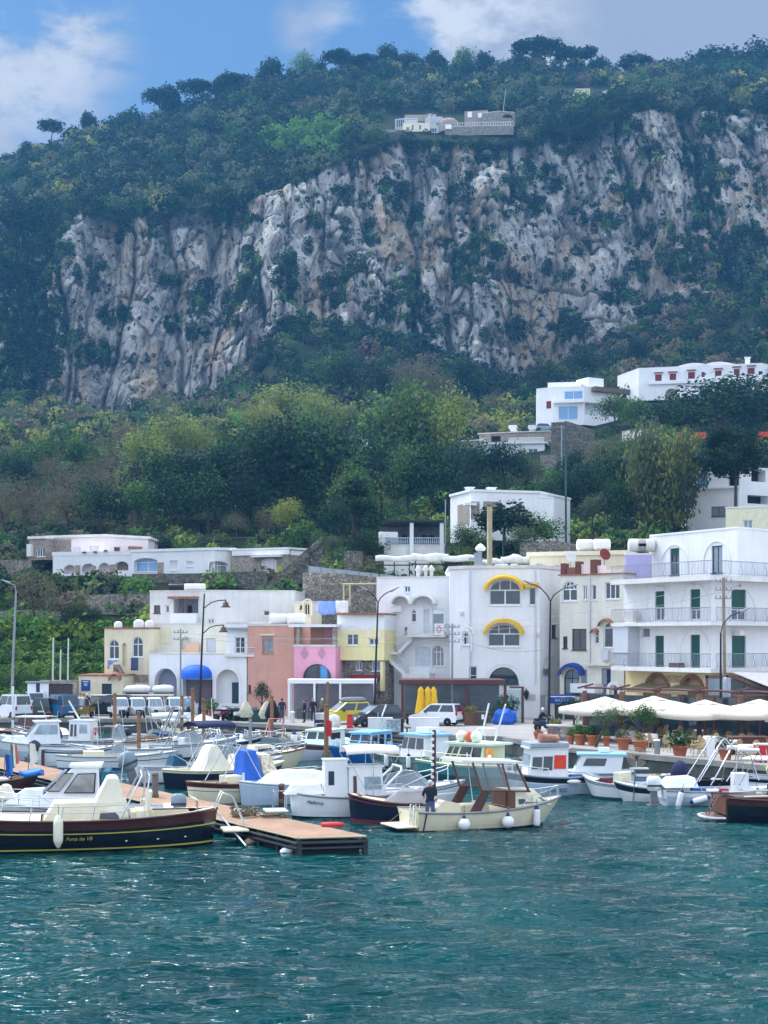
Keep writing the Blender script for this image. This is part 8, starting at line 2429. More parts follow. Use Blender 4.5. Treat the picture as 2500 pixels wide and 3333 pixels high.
# ================================================================ people
skinm=mat('skin','b98a72',.6,var=.05)
def person(label,loc,rz,h,top,legs,hair,pose='stand',shoes='26221f'):
 t_=thing('person',label,'person',loc,math.radians(rz))
 k=h/1.75
 J,E,R_=[],[],[]
 def v(x,y,z,r_):
  J.append((x*k,y*k,z*k));R_.append(r_*k)
  return len(J)-1
 def e(*a):
  for p,q in zip(a[:-1],a[1:]):
   E.append((p,q))
 sit=pose=='ride'
 oz=-.18 if sit else 0
 pel=v(0,0,.95+oz,.15)
 lean=.22 if sit else(.06 if pose=='stoop' else .0)
 ch=v(lean*.6,0,1.28+oz,.165)
 nk=v(lean,0,1.47+oz,.065)
 hd=v(lean+.02,0,1.60+oz,.095)
 tp=v(lean+.02,0,1.69+oz,.075)
 e(pel,ch,nk,hd,tp)
 nose=v(lean+.115,0,1.60+oz,.018)
 e(hd,nose)
 for s_ in(1,-1):
  hip=v(.0,.10*s_,.88+oz,.095)
  if sit:
   kn,an,to=v(.42,.15*s_,.80+oz,.075),v(.36,.15*s_,.40+oz,.05),v(.52,.15*s_,.36+oz,.04)
  else:
   kn,an,to=v(.03,.11*s_+(.02 if pose=='step' else 0),.48,.068),v(-.01+(.12*s_ if pose=='step' else 0),.12*s_,.09,.046),v(.15+(.12*s_ if pose=='step' else 0),.13*s_,.04,.04)
  e(pel,hip,kn,an,to)
  sh=v(lean*.85,.19*s_,1.40+oz,.068)
  if pose in('ride','work'):
   el,wr=v(lean+.18,.25*s_,1.15+oz,.05),v(lean+.40,.18*s_,1.12+oz,.034)
  else:
   el,wr=v(-.02,.26*s_,1.12+oz,.05),v(.08,.26*s_,.88+oz,.034)
  pm=v(J[wr][0]/k+(.06 if pose in('ride','work')else .02),J[wr][1]/k,J[wr][2]/k-.06,.036)
  e(ch,sh,el,wr,pm)
  for f in range(5):
   dy=(f-2)*.017
   ln=(.055,.075,.08,.075,.06)[f]
   q=v(J[pm][0]/k+dy+.01,J[pm][1]/k-.01*s_,J[pm][2]/k-ln,.0085)
   e(pm,q)
 me=bpy.data.meshes.new('body')
 me.from_pydata(J,E,[])
 o=bpy.data.objects.new('body',me)
 COL.objects.link(o)
 md=o.modifiers.new('skin','SKIN')
 for i,sv in enumerate(me.skin_vertices[0].data):
  sv.radius=(R_[i],R_[i])
  sv.use_root=i==0
 o.modifiers.new('sub','SUBSURF').levels=1
 me2=bpy.data.meshes.new_from_object(o.evaluated_get(bpy.context.evaluated_depsgraph_get()))
 bpy.data.objects.remove(o)
 me2.name='body'
 for m_ in(mat('cloth_'+top,top,.85,var=.12,scale=6),mat('cloth_'+legs,legs,.85,var=.12,scale=6),skinm,mat('shoe_'+shoes,shoes,.7)):
  me2.materials.append(m_)
 hands=[Vector(J[i])for i in range(len(J))if R_[i]<.0355*k and R_[i]>.02*k and J[i][2]>.3]
 for p in me2.polygons:
  c=p.center
  z=c.z/k-oz
  sh_z=.12 if not sit else .46
  p.material_index=2 if z>1.49 or any((c-hh).length<.085*k for hh in hands)else(0 if z>.93 else(3 if z<sh_z else 1))
  if sit and c.x>.2*k and z<1.05 and p.material_index==0:
   p.material_index=1
  p.use_smooth=True
 link('body',me2,t_)
 hc=(lean*k+.0,0,(1.645+oz)*k)
 MB().ell(hc,(.108*k,.092*k,.10*k),12,8).build('hair',mat('hair_'+hair,hair,.8,var=.2,scale=20),t_).location.x=-.012
 for s_ in(1,-1):
  pass
 return t_
q=MANBOAT.W(.72,-.42,.13)
person('grey haired person in navy jacket and jeans standing with back turned in the motor boat',q,95,1.74,'1b2233','46587e','c8c8c6','work')
for px,D,rz,h,top,legs,hair,ps,lb in((991,112.2,200,1.75,'171b2c','171b2c','7c3a34','stand','person in dark navy clothes and a reddish cap standing on the quay edge'),(1019,114.5,-60,1.74,'20252c','252a34','8a8884','stand','person in a black coat standing just behind the one with the reddish cap'),(1050,115,-120,1.72,'6e6a52','3c4048','d2d0cc','stoop','white haired person in an olive brown jacket by the conservatory'),(918,112.8,100,1.8,'1f2a44','3a4c66','2a2422','step','tall person in a navy top and blue jeans near the stone bollard'),(614,119,30,1.72,'7aa4cc','26303f','b07a5a','step','person in light blue with a dark waistcoat walking under the blue dome awning'),(262,123.2,-80,1.75,'c8b4a4','3a3c44','2c2422','stand','dark haired person in a pale top behind the ochre three wheeler'),(272,122.6,-100,1.7,'20264a','20264a','1c1a1c','stand','dark haired person in navy in the middle of the group of three'),(284,122.9,-60,1.74,'262c54','20264a','d8d8da','stand','white capped person in navy at the right of the group of three')):
 person(lb,(*XD(px,D),QZ if D<121 else 1.0),rz,h,top,legs,hair,ps)
rp=rs.location
person('scooter rider in a black jacket and blue jeans with a white helmet',(rp.x+.38,rp.y+.05,QZ),8,1.75,'16181f','34507c','e4e2de','ride')
# ================================================================ lamps, poles, wires
def lamp(label,px,py_b,D,top,arms,sway=0.,m=iron,r_=.09,head='spike'):
 b0=Vector((*XD(px,D),QZ))
 t_=thing('street_lamp',label,'street lamp',b0)
 H=zpy(top,D)-QZ
 MB().lathe((0,0,0),[(r_*2.2,0),(r_*2.2,.15),(r_*1.5,.3),(r_*1.5,1.0),(r_*1.1,1.1)],10).tube([(0,0,1),(sway*.5,0,H*.6),(sway,0,H)],r_,8,0,r_*.6).build('pole',m,t_)
 for pts,hk in arms:
  pts=[(sway*min(1,p[1]/H)+p[0],0,p[1])for p in pts]
  o=MB().tube(pts,.045,6).build('arm',m,t_)
  e=Vector(pts[-1])
  if hk=='bell':
   MB().lathe(e-Vector((0,0,.55)),[(.05,.55),(.07,.4),(.2,.36),(.22,.15),(.36,.05),(.36,0)],12).build('lamp_head',mat('copper_lamp','5a4038',.5,metal=.3),o)
  else:
   d=(e-Vector(pts[-2])).normalized()
   MB().tube([e,e+d*.35,e+d*.7],.12,8,0,.04).build('lamp_head',galv,o)
 return t_
H_=lambda py,D:zpy(py,D)-QZ
D=114.
lamp('tall black lamp with two bell shaped heads left of the terracotta house',650,0,D,zx(1700,550),[([(0,H_(1980,D)),(.5,H_(1962,D)),(1.0,H_(1955,D)),(1.6,H_(1953,D))],'bell'),([(0,H_(2062,D)),(.5,H_(2042,D)),(1.0,H_(2036,D)),(1.5,H_(2034,D))],'bell')],.35)
D=112.
ya=[([(0,H_(1962,D)),(.15,H_(1948,D)),(.5,H_(1933,D)),(.9,H_(1924,D))],'tip'),([(0,H_(1962,D)),(-.15,H_(1948,D)),(-.5,H_(1930,D)),(-.8,H_(1922,D))],'tip')]
lamp('black lamp post with two spread arms in front of the stair house',1219,0,D,1960,ya,.26)
D=104.
lamp('black lamp post with two spread arms at the right corner of the big white house',1787,0,D,1955,[([(0,H_(1958,D)),(.2,H_(1938,D)),(.7,H_(1920,D)),(1.2,H_(1912,D))],'tip'),([(0,H_(1958,D)),(-.2,H_(1938,D)),(-.7,H_(1912,D)),(-1.2,H_(1902,D))],'tip')],.1)
D=96.
lamp('black lamp with one curved arm in front of the balcony building',2346,0,D,2060,[([(0,H_(2062,D)),(.15,H_(2030,D)),(.6,H_(2005,D)),(1.2,H_(1992,D))],'tip')],.0)
D=120.
lamp('pale grey lamp post at the left edge beside the hedge',38,0,D,1925,[([(0,H_(1927,D)),(-.1,H_(1905,D)),(-.5,H_(1898,D))],'tip')],.35,galv,.13)
def pole(name,label,px,y1,y0,D,m,r_=.08,bars=0,grp=None,sway=0.):
 z0=min(zpy(y1,D),1.0)if y1>2150 else zpy(y1,D)
 t_=thing(name,label,'pole',(*XD(px,D),z0),0,grp)
 h=zpy(y0,D)-z0
 MB().tube([(0,0,-.5),(sway*.5,0,h/2),(sway,0,h)],r_,8,0,r_*.75).build('pole',m,t_)
 if bars:
  mb=MB()
  for i in range(bars):
   z=h-.3-i*.55
   mb.box(sway-.55,sway+.55,-.05,.05,z,z+.07)
   for x in(-.5,-.2,.2,.5):
    mb.lathe((sway+x,0,z+.07),[(.035,0),(.05,.08),(.03,.16)],6)
  mb.build('cross_arm',galv,t_)
 return t_
pole('utility_pole','rust stained utility pole with three cross arms in front of the balcony building',2360,2270,1880,100,mat('rusty_pole','a08e78',.8,var=.3,scale=2,streak=.5),.13,3,None,-.1)
MB().lathe((XD(2366,99.5)[0],99.5,zpy(2268,99.5)),[(.26,0),(.26,1.2),(.2,1.25)],12).build('pole_box',galv,None)
tag(bpy.data.objects['pole_box'],'grey cylindrical box round the foot of the rust stained pole','box')
pole('utility_pole','grey utility pole with insulators in front of the left portal',588,2240,2048,120,galv,.08,2)
pole('utility_pole','thin grey utility pole standing behind the brown veranda',1472,2213,2030,114,galv,.09,3)
for px,y0,lb in((170,2074,'left white flagpole behind the stone monument'),(194,2114,'shorter middle flagpole behind the stone monument'),(219,2077,'right white flagpole behind the stone monument')):
 pole('flagpole',lb,px,2230,y0,126,mat('pale_pole','c8ccc8',.5),.08,sway=.1)
pole('green_pole','tall dark green pole left of the eucalyptus',1842,1755,1370,170,mat('green_pole','2c5048',.5),.12)
pole('utility_pole','weathered utility pole beside the tall green pole',1828,1540,1385,240,galv,.14,1)
pole('utility_pole','thin dark pole at the left corner of the panel villa',1450,1760,1625,158,galv,.08)
pole('lamp_pole','thin lamp pole right of the tall flue',1637,1830,1715,150,mat('green_pole','2c5048',.5),.06)
pole('lamp_pole','thin dark lamp pole by the sloping fence',1008,1850,1660,150,iron,.06)
pole('mast','slim leaning mast over the cliff top hamlet',1637,365,290,512,galv,.14,sway=1.0)
for k,(a,c,n_)in enumerate((((590,2062,120),(1470,2055,114),5),((1474,2040,114),(2358,1890,100),5),((1474,2072,114),(1766,2117,119),4),((1474,2058,114),(2358,1925,100),5),((590,2075,120),(1470,2080,114),5))):
 A,B_=P(*a),P(*c)
 o=MB().tube([A.lerp(B_,i/12)-Vector((0,0,.5*math.sin(PI*i/12)))for i in range(13)],.012,4).build('overhead_wire',galv)
 tag(o,['upper wire from the grey utility pole to the veranda pole','upper wire from the veranda pole to the rust stained pole','wire from the veranda pole to the corner of the big white house','lower wire from the veranda pole to the rust stained pole','lower wire from the grey utility pole to the veranda pole'][k],'wire')
# ================================================================ quay furniture
def parasol(label,x,y,rz,w=3.3,z=2.95):
 t_=thing('parasol',label,'parasol',(x,y,QZ),rz,'white parasols over the restaurant terrace')
 h=w/2
 z-=QZ
 c=[(-h,-h),(h,-h),(h,h),(-h,h)]
 n=6
 rows=[]
 for s_,zz in((1,z-.34),(1.0,z+.02),(.97,z+.04),(.62,z+.24),(.3,z+.42),(.12,z+.5)):
  r=[]
  for i in range(4):
   (x0,y0),(x1,y1)=c[i],c[(i+1)%4]
   for k in range(n):
    f=k/n
    sg_=.10*math.sin(PI*f)*(1 if s_>.5 else .3)
    r.append(((x0+(x1-x0)*f)*s_,(y0+(y1-y0)*f)*s_,zz-sg_))
  rows.append(r)
 MB().loft(rows,0,True,True,False).build('canopy',mat('cream_cloth','d8d0c0',.85,var=.06),t_,solid=.02)
 MB().loft([[(-.6,-.6,z+.44),(.6,-.6,z+.44),(.6,.6,z+.44),(-.6,.6,z+.44)],[(-.04,-.04,z+.66),(.04,-.04,z+.66),(.04,.04,z+.66),(-.04,.04,z+.66)]],0,False).build('cap',mat('cream_cloth','d8d0c0',.85,var=.06),t_)
 MB().tube([(0,0,0),(0,0,z+.6)],.05,8).build('pole',wood_b,t_)
 mb=MB()
 for i in range(4):
  mb.tube([(0,0,z+.5),(c[i][0]*.98,c[i][1]*.98,z-.0)],.022,5)
 mb.build('rib',wood_b,t_)
 MB().cb((0,0,.06),(.6,.6,.12)).build('base',galv,t_)
ORD=['leftmost','second','third','fourth','fifth','sixth']
for i in range(5):
 f=i/4
 parasol('%s white square parasol %s the restaurant terrace'%(ORD[i],'from the navy shop awning over' if i else 'over'),13.3+10.0*f,92.4-9.7*f,-math.atan2(9.6,9.9)+.02*(i%3-1),3.95,2.93+.13*(i%2))
pf=thing('terrace_pergola','dark timber beams and posts rising behind the white parasols','pergola',(12.5,95.6,QZ))
mb=MB()
ax=Vector((10.5,-10.1,0)).normalized()
for i in range(6):
 p=ax*(i*2.75)
 mb2=MB().box(p.x-.13,p.x+.13,p.y-.13,p.y+.13,0,2.9).build('post',wood_b,pf)
 mb.tube([p+Vector((0,0,3.1)),p+ax*1.4+Vector((0,.3,3.12)),p+ax*2.75+Vector((0,0,3.05))],.07,4)
 mb.tube([p+Vector((-.5,-.5,3.1)),p+Vector((.6,.6,3.3))],.06,4)
mb.build('beam',wood_d,pf)
gs=thing('glass_screen','dark glazed restaurant front behind the terrace tables','glass front',(12.9,97.2,QZ))
for i in range(7):
 p=ax*(i*2.3)
 MB().box(p.x-.06,p.x+.06,p.y-.06,p.y+.06,0,2.7).build('post',wood_d,gs)
 if i<6:
  q=p+ax*2.3
  MB().prism([(p.x,p.y,.05),(q.x,q.y,.05),(q.x,q.y,2.65),(p.x,p.y,2.65)],(0,.03,0)).build('pane',pane_m,gs)
potm=mat('terracotta_pot','b06a48',.85,var=.15,scale=4)
BUSH=[npmesh('plant',tmpl(240,.16,300+i,.3),np.arange(960).reshape(-1,4),tint_mat('foliage'),np.repeat((1+.5*(np.random.RandomState(i).rand(240)-.5)),4)[:,None]*np.array(hx(c))[None,:])for i,c in enumerate(('2f4a2a','4a6a30','55624a','7c7a48'))]
def pot(label,px,py,r_,h,b,br,bz=1.,z=QZ,D=None,cat='potted plant'):
 p=G(px,py,z)if D is None else Vector((*XD(px,D),z))
 t_=thing('potted_plant',label,cat,p,rnd.random()*6)
 MB().lathe((0,0,0),[(r_*.68,0),(r_*.95,h*.82),(r_*1.06,h*.82),(r_*1.06,h),(r_*.9,h),(r_*.85,h*.9)],18).build('pot',potm,t_)
 o=link('plant',BUSH[b],t_)
 o.location=(0,0,h+br*bz*.6)
 o.scale=(br,br,br*bz)
 return t_
for px,py,r_,h,b,br,bz,lb in((1808,2405,.50,.62,3,.5,.9,'big terracotta pot with dry grassy plant at the left end of the terrace'),(1858,2422,.22,.5,1,.25,1,'small terracotta pot between two big pots'),(1889,2424,.36,.62,1,.55,.8,'terracotta pot with a leafy green shrub third from the left'),(1930,2427,.36,.62,0,.5,.8,'terracotta pot with a dark green shrub in front of the olive'),(1974,2430,.22,.6,1,.25,1,'narrow terracotta pot right of the leaning olive trunk'),(2029,2440,.38,.68,2,.45,.7,'terracotta pot with white flowers near the round fan'),(2084,2446,.42,.62,3,.35,.8,'terracotta pot with a bare stemmed plant behind the round fan'),(2213,2462,.42,.58,0,.68,.75,'terracotta pot with a wide dark bush behind the steel frame tower'),(2362,2474,.36,.62,2,.45,.8,'terracotta pot with a thin leaved plant at the right of the terrace'),(1752,2405,.3,.45,3,.2,.6,'pale planter beside the scooter wheel')):
 pot(lb,px,py,r_,h,b,br,bz)
def small_tree(label,px,py,D,top,kd,w,lean=0.):
 t_=tree(px,0,0,kd,label,None,1,D=D,name='olive_tree' if kd=='olive' else 'small_tree',trunk='thin')if False else None
 h=zpy(top,D)-QZ
 t_=thing('olive_tree' if kd=='olive' else 'lemon_tree',label,'tree',(*XD(px,D),QZ))
 o=link('crown',CR[kd,rnd.randrange(3)],t_)
 o.scale=(w,w,h*.62)
 o.location=(lean,0,h*.42)
 MB().tube([(0,0,0),(lean*.4,0,h*.3),(lean*.7,0,h*.5),(lean,0,h*.75)],.09,7,0,.05).tube([(lean*.6,0,h*.42),(lean+.5,.1,h*.7)],.045,6,0,.02).tube([(lean*.6,0,h*.42),(lean-.5,-.1,h*.72)],.045,6,0,.02).build('trunk',MATS['bark'],t_)
small_tree('leaning olive tree growing at the quay edge under the first parasols',1938,0,86.8,2305,'olive',1.3,.75)
small_tree('small green citrus tree behind the terracotta pots',2095,0,87.5,2308,'green',1.1)
small_tree('dark shrubby tree beside the navy awned shop',1868,0,99,2285,'dark',1.5)
small_tree('round dark green potted tree at the foot of the stone stair',853,0,118,2232,'dark',.85)
rat=mat('rattan','a08a68',.8,var=.2,scale=20)
rat2=mat('rattan_frame','bfa878',.7,var=.15)
def make_chair():
 t_=thing('terrace_chair','rattan chair','chair',(0,0,0),0,'rattan chairs on the restaurant terrace')
 MB().lathe((0,0,.42),[(.22,0),(.25,.02),(.25,.05),(.2,.07)],14).build('seat',rat,t_)
 pts=[(-.22,-.22+.0,.45)]+[(-.25-.04*math.sin(a),-.23*math.cos(a),.62+.32*math.sin(a))for a in[k*PI/8 for k in range(9)]]+[(-.22,.22,.45)]
 MB().add(pts+[(x+.025,y,z)for x,y,z in pts],[tuple(range(11)),tuple(range(21,10,-1))]+[(i,(i+1)%11,11+(i+1)%11,11+i)for i in range(11)]).build('backrest',rat,t_)
 for sx in(-1,1):
  for sy in(-1,1):
   MB().tube([(sx*.17,sy*.17,.43),(sx*.23,sy*.22,0)],.022,6).build('leg',rat2,t_)
 for sy in(-1,1):
  MB().tube([(-.24,sy*.24,.66),(.12,sy*.27,.62),(.2,sy*.2,.45)],.02,5).build('armrest',rat2,t_)
 return t_
ch0=make_chair()
def make_table():
 t_=thing('terrace_table','table','table',(0,0,0),0,'cloth covered tables on the restaurant terrace')
 MB().lathe((0,0,.7),[(.02,.04),(.42,.04),(.44,.02),(.42,0),(.02,0)],16).build('tabletop',wood_b,t_)
 MB().lathe((0,0,0),[(.22,0),(.05,.06),(.04,.7)],10).build('leg',iron,t_)
 n=20
 MB().loft([[((.45+(.05+.04*math.sin(5*a))*f)*math.cos(a),(.45+(.05+.04*math.sin(5*a))*f)*math.sin(a),.755-.45*f)for a in[2*PI*i/n for i in range(n)]]for f in(1,.5,0.02)],0,True,True,False).lathe((0,0,.75),[(.46,0),(.02,.006)],n).build('cloth',white_cloth,t_)
 return t_
tb0=make_table()
first=[True,True]
SP=[('beside the grey bin',2178,2448,20),('left of the wide dark bush',2160,2430,200),('behind the bin and facing the water',2150,2418,80),('just right of the wide dark bush',2262,2452,160),('near the white menu stand',2290,2448,30),('with its arms showing left of the menu stand',2275,2462,200),('right of the menu stand',2332,2452,10),('behind the thin leaved plant',2352,2448,170),('seen from the side near the red cooler',2412,2476,5),('beside the red cooler',2455,2466,100),('at the right edge behind the cooler',2490,2452,60),('in front of the dark glass between the second and third post',2090,2402,40),('beside the citrus tree trunk',2110,2420,150),('between the grey bin and the citrus tree',2128,2440,20),('half hidden by the wide dark bush',2192,2440,70),('under the third parasol facing left',2232,2430,180),('under the third parasol facing right',2252,2434,0),('left of the serving counter',2342,2440,40),('in front of the serving counter',2396,2462,120),('behind the serving counter',2420,2440,60),('tucked under the table by the cooler',2448,2482,190),('in the back row left of the third post',2112,2412,90),('in the back row behind the citrus tree',2132,2405,270),('in the back row under the third parasol',2172,2408,80),('in the back row near the dark glass',2205,2412,120),('in the back row left of the brown post',2245,2418,90),('in the back row right of the brown post',2300,2425,70),('in the back row facing the glass',2330,2430,270),('in the back row near the red counter',2365,2432,100),('in the back row at the far right',2440,2438,80),('beside the dark shrub planter',2020,2408,120),('near the stone wall under the second parasol',2062,2412,60)]
for i,(w,px,py,rz)in enumerate(SP):
 p=G(px,py,QZ)
 lb='tan rattan chair '+w
 if i==0:
  ch0.location=p;ch0.rotation_euler=(0,0,math.radians(rz));ch0['label']=lb
 else:
  dup(ch0,p,math.radians(rz),lb)
for i,(w,px,py)in enumerate((('left of the grey bin',2115,2432),('behind the wide dark bush',2200,2432),('behind the white menu stand',2315,2440),('behind the thin leaved pot',2378,2455),('next to the red cooler',2432,2472),('at the right edge of the terrace',2492,2470),('in the back row near the dark glass',2150,2404),('in the back row by the brown post',2272,2418),('near the leaning olive',2045,2420))):
 p=G(px,py,QZ)
 lb='round table under a white cloth '+w
 if i==0:
  tb0.location=p;tb0['label']=lb
 else:
  dup(tb0,p,i,lb)
rc=mat('red_plastic','c02a2c',.5)
def item(name,label,cat,p,parts,rz=0.):
 t_=thing(name,label,cat,p,rz)
 for nm,mb,m in parts:
  mb.build(nm,m,t_,bev=.012)
 return t_
item('cooler','red drinks cooler with white lid at the right of the terrace','cooler',G(2480,2480,QZ),[('body',MB().box(-.35,.35,-.3,.3,0,.85),rc),('lid',MB().box(-.36,.36,-.31,.31,.85,.93),gel)])
item('litter_bin','grey cylindrical bin with a white top on the terrace edge','bin',G(2139,2456,QZ),[('body',MB().lathe((0,0,0),[(.16,0),(.16,.72)],16),galv),('lid',MB().lathe((0,0,.72),[(.18,0),(.18,.05),(.1,.09)],16),gel)])
item('menu_stand','white menu stand behind the steel frame tower','menu stand',G(2315,2466,QZ),[('panel',MB().prism([(-.2,0,0),(.2,0,0),(.2,.12,1.0),(-.2,.12,1.0)],(0,.04,0)),gel),('back_leg',MB().prism([(-.2,.45,0),(.2,.45,0),(.2,.17,.98),(-.2,.17,.98)],(0,.03,0)),gel)])
item('counter','dark red wooden serving counter in front of the brown posts','counter',G(2435,2452,QZ),[('body',MB().box(-1.0,1.0,-.3,.3,0,.85),wood_d),('top',MB().box(-1.05,1.05,-.35,.35,.85,.92),wood_b)])
item('stone_parapet','low stone wall with a pale coping behind the left pots','wall',(11.0,92.5,QZ),[('wall',MB().box(-1.2,1.4,-.2,.2,0,.85),stone),('coping',MB().box(-1.25,1.45,-.25,.25,.85,.95),coping_m)],-.6)
for i,(px,lb)in enumerate(((1370,'left of the three closed yellow parasols'),(1393,'middle of the three closed yellow parasols'),(1412,'right of the three closed yellow parasols'))):
 t_=thing('closed_parasol',lb,'parasol',(*XD(px,110.5),QZ),0,'closed yellow parasols')
 n=16
 MB().loft([[(r_*(1+f*math.cos(4*a+i))*math.cos(a),r_*(1+f*math.cos(4*a+i))*math.sin(a),z+(.12*math.cos(2*a+i)if z<.9 else 0))for a in[2*PI*k/n for k in range(n)]]for z,r_,f in((.55,.34,.3),(.9,.34,.25),(1.6,.27,.15),(2.2,.2,.1),(2.45,.22,.05),(2.7,.05,0))],0,True).build('canopy',yellow_cloth,t_)
 MB().tube([(0,0,0),(0,0,2.78)],.035,6).build('pole',wood_b,t_)
 MB().cb((0,0,.05),(.5,.5,.1)).build('base',galv,t_)
q3=lambda x,y:(1200+x/2.37,2200+y/2.37)
item('wooden_planter','brown slatted planter with thin grass right of the white hatchback','planter',G(1532,2360,QZ),[('box',MB().box(-.45,.45,-.3,.3,0,.9),woodb)])
o=link('plant',BUSH[3],bpy.data.objects['wooden_planter']);o.location=(0,0,1.1);o.scale=(.5,.4,.35)
item('waste_bin','brown wheeled bin with a white notice','bin',G(1566,2361,QZ),[('body',MB().loft([[(-.3,-.3,0),(.3,-.3,0),(.3,.3,0),(-.3,.3,0)],[(-.36,-.36,.9),(.36,-.36,.9),(.36,.36,.9),(-.36,.36,.9)]],0,False),mat('brown_bin','4c4038',.7)),('lid',MB().box(-.38,.38,-.38,.38,.9,1.0),mat('brown_bin2','5a4c42',.7)),('notice',MB().box(.0,.2,-.375,-.355,.45,.78),gel)])
t_=item('tarped_pile','pile covered by a bright blue tarpaulin in front of the veranda','tarpaulin',G(1640,2358,QZ),[])
MB().loft([[(.85*s2*math.cos(a)*(1+.16*math.sin(3*a+z*2)),.5*s2*math.sin(a),z+.08*math.sin(5*a+s2*9))for a in[k*PI/9 for k in range(18)]]for s2,z in((.8,0),(1.05,.25),(.95,.55),(.9,.8),(.55,1.05),(.15,1.1))],0,False).build('tarpaulin',mat('blue_tarp','1f5cc0',.6),t_)
for px,b,br,lb in((1600,1,.6,'yellow green leafy plant left of the blue tarpaulin'),(1628,1,.7,'tall yellow green plant behind the blue tarpaulin'),(1662,0,.7,'dark green plant right of the blue tarpaulin')):
 pot(lb,px,2352,.25,.9 if px!=1600 else .5,b,br,1.1)
for px,w,h,lb in((1238,1.6,1.0,'white plastic box at the left of the three on the quay'),(1300,.55,.95,'narrow dark wheeled bin between the white boxes'),(1380,2.0,.95,'long white cabinet right of the dark wheeled bin')):
 item('storage_box',lb,'box' if w>1 else 'bin',G(px,2385 if px<1350 else 2382,QZ),[('body',MB().box(-w/2,w/2,-.35,.35,.0,h-.06),gel if w>1 else bump_m),('lid',MB().box(-w/2-.02,w/2+.02,-.37,.37,h-.06,h),gel if w>1 else bump_m)])
item('glass_tank','clear streaked tank wrapped in plastic between the white box and the dark bin','tank',G(1282,2386,QZ),[('body',MB().box(-.45,.45,-.35,.35,.1,.9),mat('wrapped_plastic','9fb0b8',.3,var=.5,scale=5)),('pallet',MB().box(-.5,.5,-.4,.4,0,.1),woodb)])
item('stool','black round stool in front of the dark wheeled bin','stool',G(1325,2392,QZ),[('seat',MB().lathe((0,0,.42),[(.25,0),(.27,.04),(.2,.08)],14),bump_m),('leg',MB().lathe((0,0,0),[(.2,0),(.06,.05),(.05,.42)],10),bump_m)])
item('bollard','red fuel post beside the black car','post',G(1139,2370,QZ),[('body',MB().prism([(-.22,-.2,0),(.22,-.2,0),(.17,-.15,.9),(-.17,-.15,.9)],(0,.3,0)),rc),('cap',MB().box(-.2,.2,-.2,.16,.9,.96),rc)])
item('stone_bollard','short pale stone bollard on the quay edge','bollard',G(952,2352,QZ),[('body',MB().lathe((0,0,0),[(.16,0),(.15,.7)],12),coping_m),('cap',MB().lathe((0,0,.7),[(.19,0),(.19,.08),(.12,.14)],12),gel)])
t_=item('net_sack','bulging white sack on the quay edge','sack',G(1086,2370,QZ),[])
MB().loft([[(.5*s2*math.cos(a)*(1+.06*math.sin(4*a)),.4*s2*math.sin(a),z)for a in[k*PI/8 for k in range(16)]]for s2,z in((.7,0),(1,.2),(1,.55),(.7,.85),(.25,.95))],0,True).build('sack',mat('white_sack','d8d4cc',.85,bump=.4,bscale=4),t_)
item('tub','white tub standing on a dark crate at the quay edge','tub',G(1045,2368,QZ),[('tub',MB().lathe((0,0,.55),[(.32,0),(.42,.42),(.44,.45),(.38,.45),(.3,.05)],16),gel),('crate',MB().box(-.45,.45,-.3,.3,0,.55),mat('dark_crate','2c3448',.7))])
item('iron_bollard','rusty iron mooring bollard on the quay left of the blue van','bollard',G(158,2342,1.0),[('body',MB().lathe((0,0,0),[(.22,0),(.18,.1),(.16,.38),(.26,.44),(.26,.54),(.1,.58)],14),mat('rust_iron','5a3a34',.8,var=.3))])
item('iron_bollard','rusty iron mooring bollard on the quay in front of the blue trawler','bollard',G(700,2345,1.0),[('body',MB().lathe((0,0,0),[(.2,0),(.17,.1),(.15,.35),(.24,.4),(.24,.5),(.1,.53)],14),mat('rust_iron','5a3a34',.8,var=.3))])
item('notice_board','white twin panel notice board with a blue spine and grey roof by the hedge','notice board',(*XD(124,123.5),1.0),[('panel',MB().box(-.85,-.15,-.05,.05,.9,2.5),gel),('panel',MB().box(.15,.85,-.05,.05,.9,2.5),gel),('spine',MB().box(-.12,.12,-.06,.06,.9,2.5),fend_b),('roof',MB().box(-1.0,1.0,-.2,.2,2.53,2.68),galv),('post',MB().box(-.1,.1,.06,.16,0,2.5),galv)])
item('stone_monument','stone framed monument with a dark plaque behind the blue van','monument',(*XD(192,124.5),1.0),[('frame',MB().box(-1.5,-1.15,-.2,.2,0,2.75).box(1.15,1.5,-.2,.2,0,2.75).box(-1.15,1.15,-.2,.2,2.45,2.75),stone_f),('plaque',MB().box(-1.15,1.15,-.05,.1,1.1,2.45),mat('dark_plaque','4a3e40',.6,var=.3,scale=2)),('planting',MB().box(-1.15,1.15,-.3,.1,0,1.1),mat('brown_shrub','5a4a3a',.95,var=.5,scale=8))])
item('stone_parapet','low rubble wall behind the white three wheelers','wall',(*XD(370,123.8),1.0),[('wall',MB().box(-1.8,4.8,-.2,.2,0,1.5),stone),('coping',MB().box(-1.85,4.85,-.25,.25,1.5,1.6),coping_m)])
for px,w,lb,und in((446,.55,'upturned white boat on the rubble wall behind the black car',mahog),(530,.45,'upturned white boat on a stand before the left portal',greyc)):
 t_=thing('upturned_boat',lb,'boat',(*XD(px,125.4),1.0))
 MB().loft([[(x*w,y*q,1.75+z*q)for y,z in((-.7,0),(-.62,.35),(-.3,.6),(.3,.6),(.62,.35),(.7,0))]for x,q in((-2,.35),(-1.5,.85),(0,1),(1.3,.95),(2,.7))],0,True).build('hull',mat('dull_white_hull','cfd0cc',.6,var=.12,streak=.15),t_)
 MB().box(-1.5*w,1.6*w,-.5,.5,0,1.74).build('stand',und,t_)
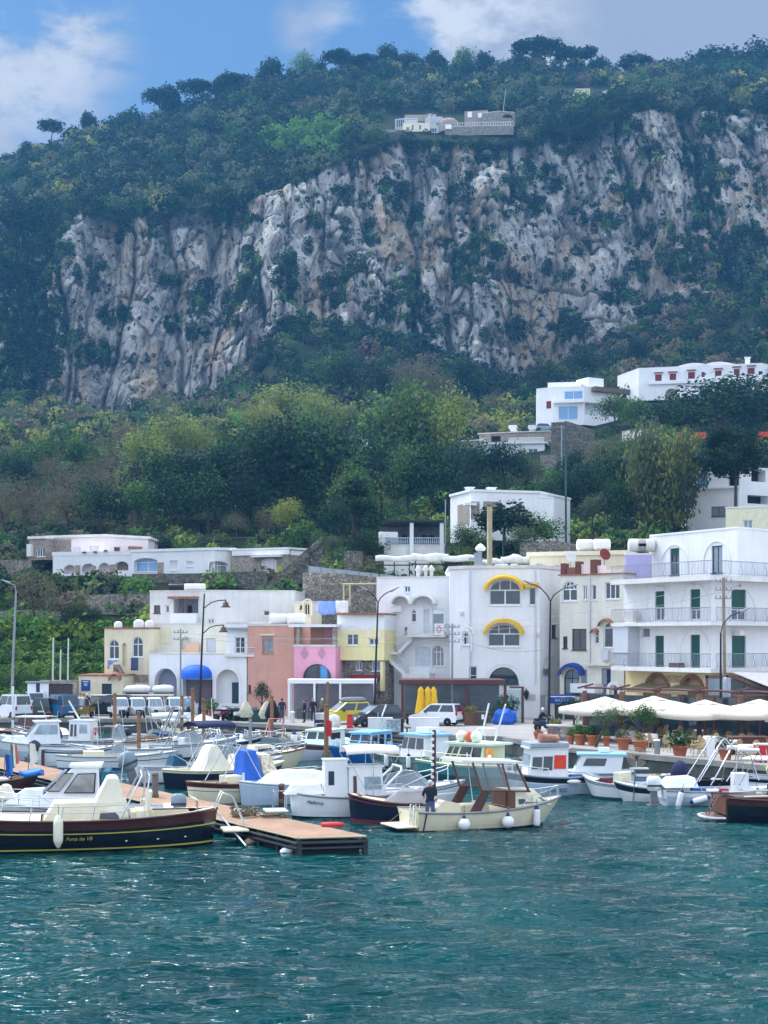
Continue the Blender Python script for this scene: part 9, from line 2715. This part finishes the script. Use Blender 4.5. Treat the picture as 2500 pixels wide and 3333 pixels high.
for px,py,lb,c in((792,2345,'dark green bin near the hanging nets','1c4a44'),(860,2350,'dark green box beside the orange brown pole','1c4038')):
 item('storage_box',lb,'box',G(px,py,QZ),[('body',MB().box(-.9,.9,-.4,.4,0,.85),mat('box_'+c,c,.6)),('lid',MB().box(-.93,.93,-.43,.43,.85,.93),mat('box_'+c,c,.6))])
for px,py0,py1,D,w,c,lb in((800,2283,2335,104,.5,'cfcab0','pale net hanging over the cabinless grey boat'),(868,2283,2340,103,.55,'d6d2b8','pale net hung from the orange brown pole'),(886,2275,2345,102.5,.5,'23242a','black net hung from the orange brown pole')):
 a=P(px,py1,D)
 h=(py1-py0)/FL*D
 o=MB().loft([[(w*s2*math.cos(t_)*(1+.2*math.sin(3*t_)),.2*s2*math.sin(t_),z*h)for t_ in[k*PI/6 for k in range(12)]]for s2,z in((.7,0),(1,.25),(.7,.6),(.35,.9),(.08,1))],0,True).build('hanging_net',mat('net_'+c,c,.95,var=.35,scale=9,bump=.6),loc=a)
 tag(o,lb,'net')
for px,py,lb in((668,2328,'yellowish spiky plant in a trough by the black lamp'),(690,2330,'low green plant in a trough left of the scooters')):
 pot(lb,px,py,.3,.5,3 if px==668 else 1,.55,1.0)
for px,lb in((890,'left terracotta pot with dry plant at the foot of the stone stair'),(912,'right terracotta pot with dry plant at the foot of the stone stair')):
 pot(lb,px,0,.25,.5,3,.3,.8,D=119.5)
# ================================================================ letters become meshes
bpy.context.view_layer.update()
dg=bpy.context.evaluated_depsgraph_get()
for o in LATER:
 me=bpy.data.meshes.new_from_object(o.evaluated_get(dg))
 n=o.name
 o.name='old'
 k=link(n,me,o.parent)
 k.matrix_local=o.matrix_local.copy()
for o in LATER:
 bpy.data.objects.remove(o)
# ================================================================ air
mb=MB().box(-420,420,-40,800,-2,330)
hm=bpy.data.materials.new('haze')
hm.use_nodes=True
ht=hm.node_tree
ht.nodes.remove(ht.nodes['Principled BSDF'])
pv=ht.nodes.new('ShaderNodeVolumePrincipled')
pv.inputs['Color'].default_value=(.15,.50,.95,1)
pv.inputs['Density'].default_value=HAZE
pv.inputs['Anisotropy'].default_value=0
ht.links.new(pv.outputs[0],ht.nodes['Material Output'].inputs['Volume'])
ho=mb.build('haze',hm)
kind(ho,'stuff')
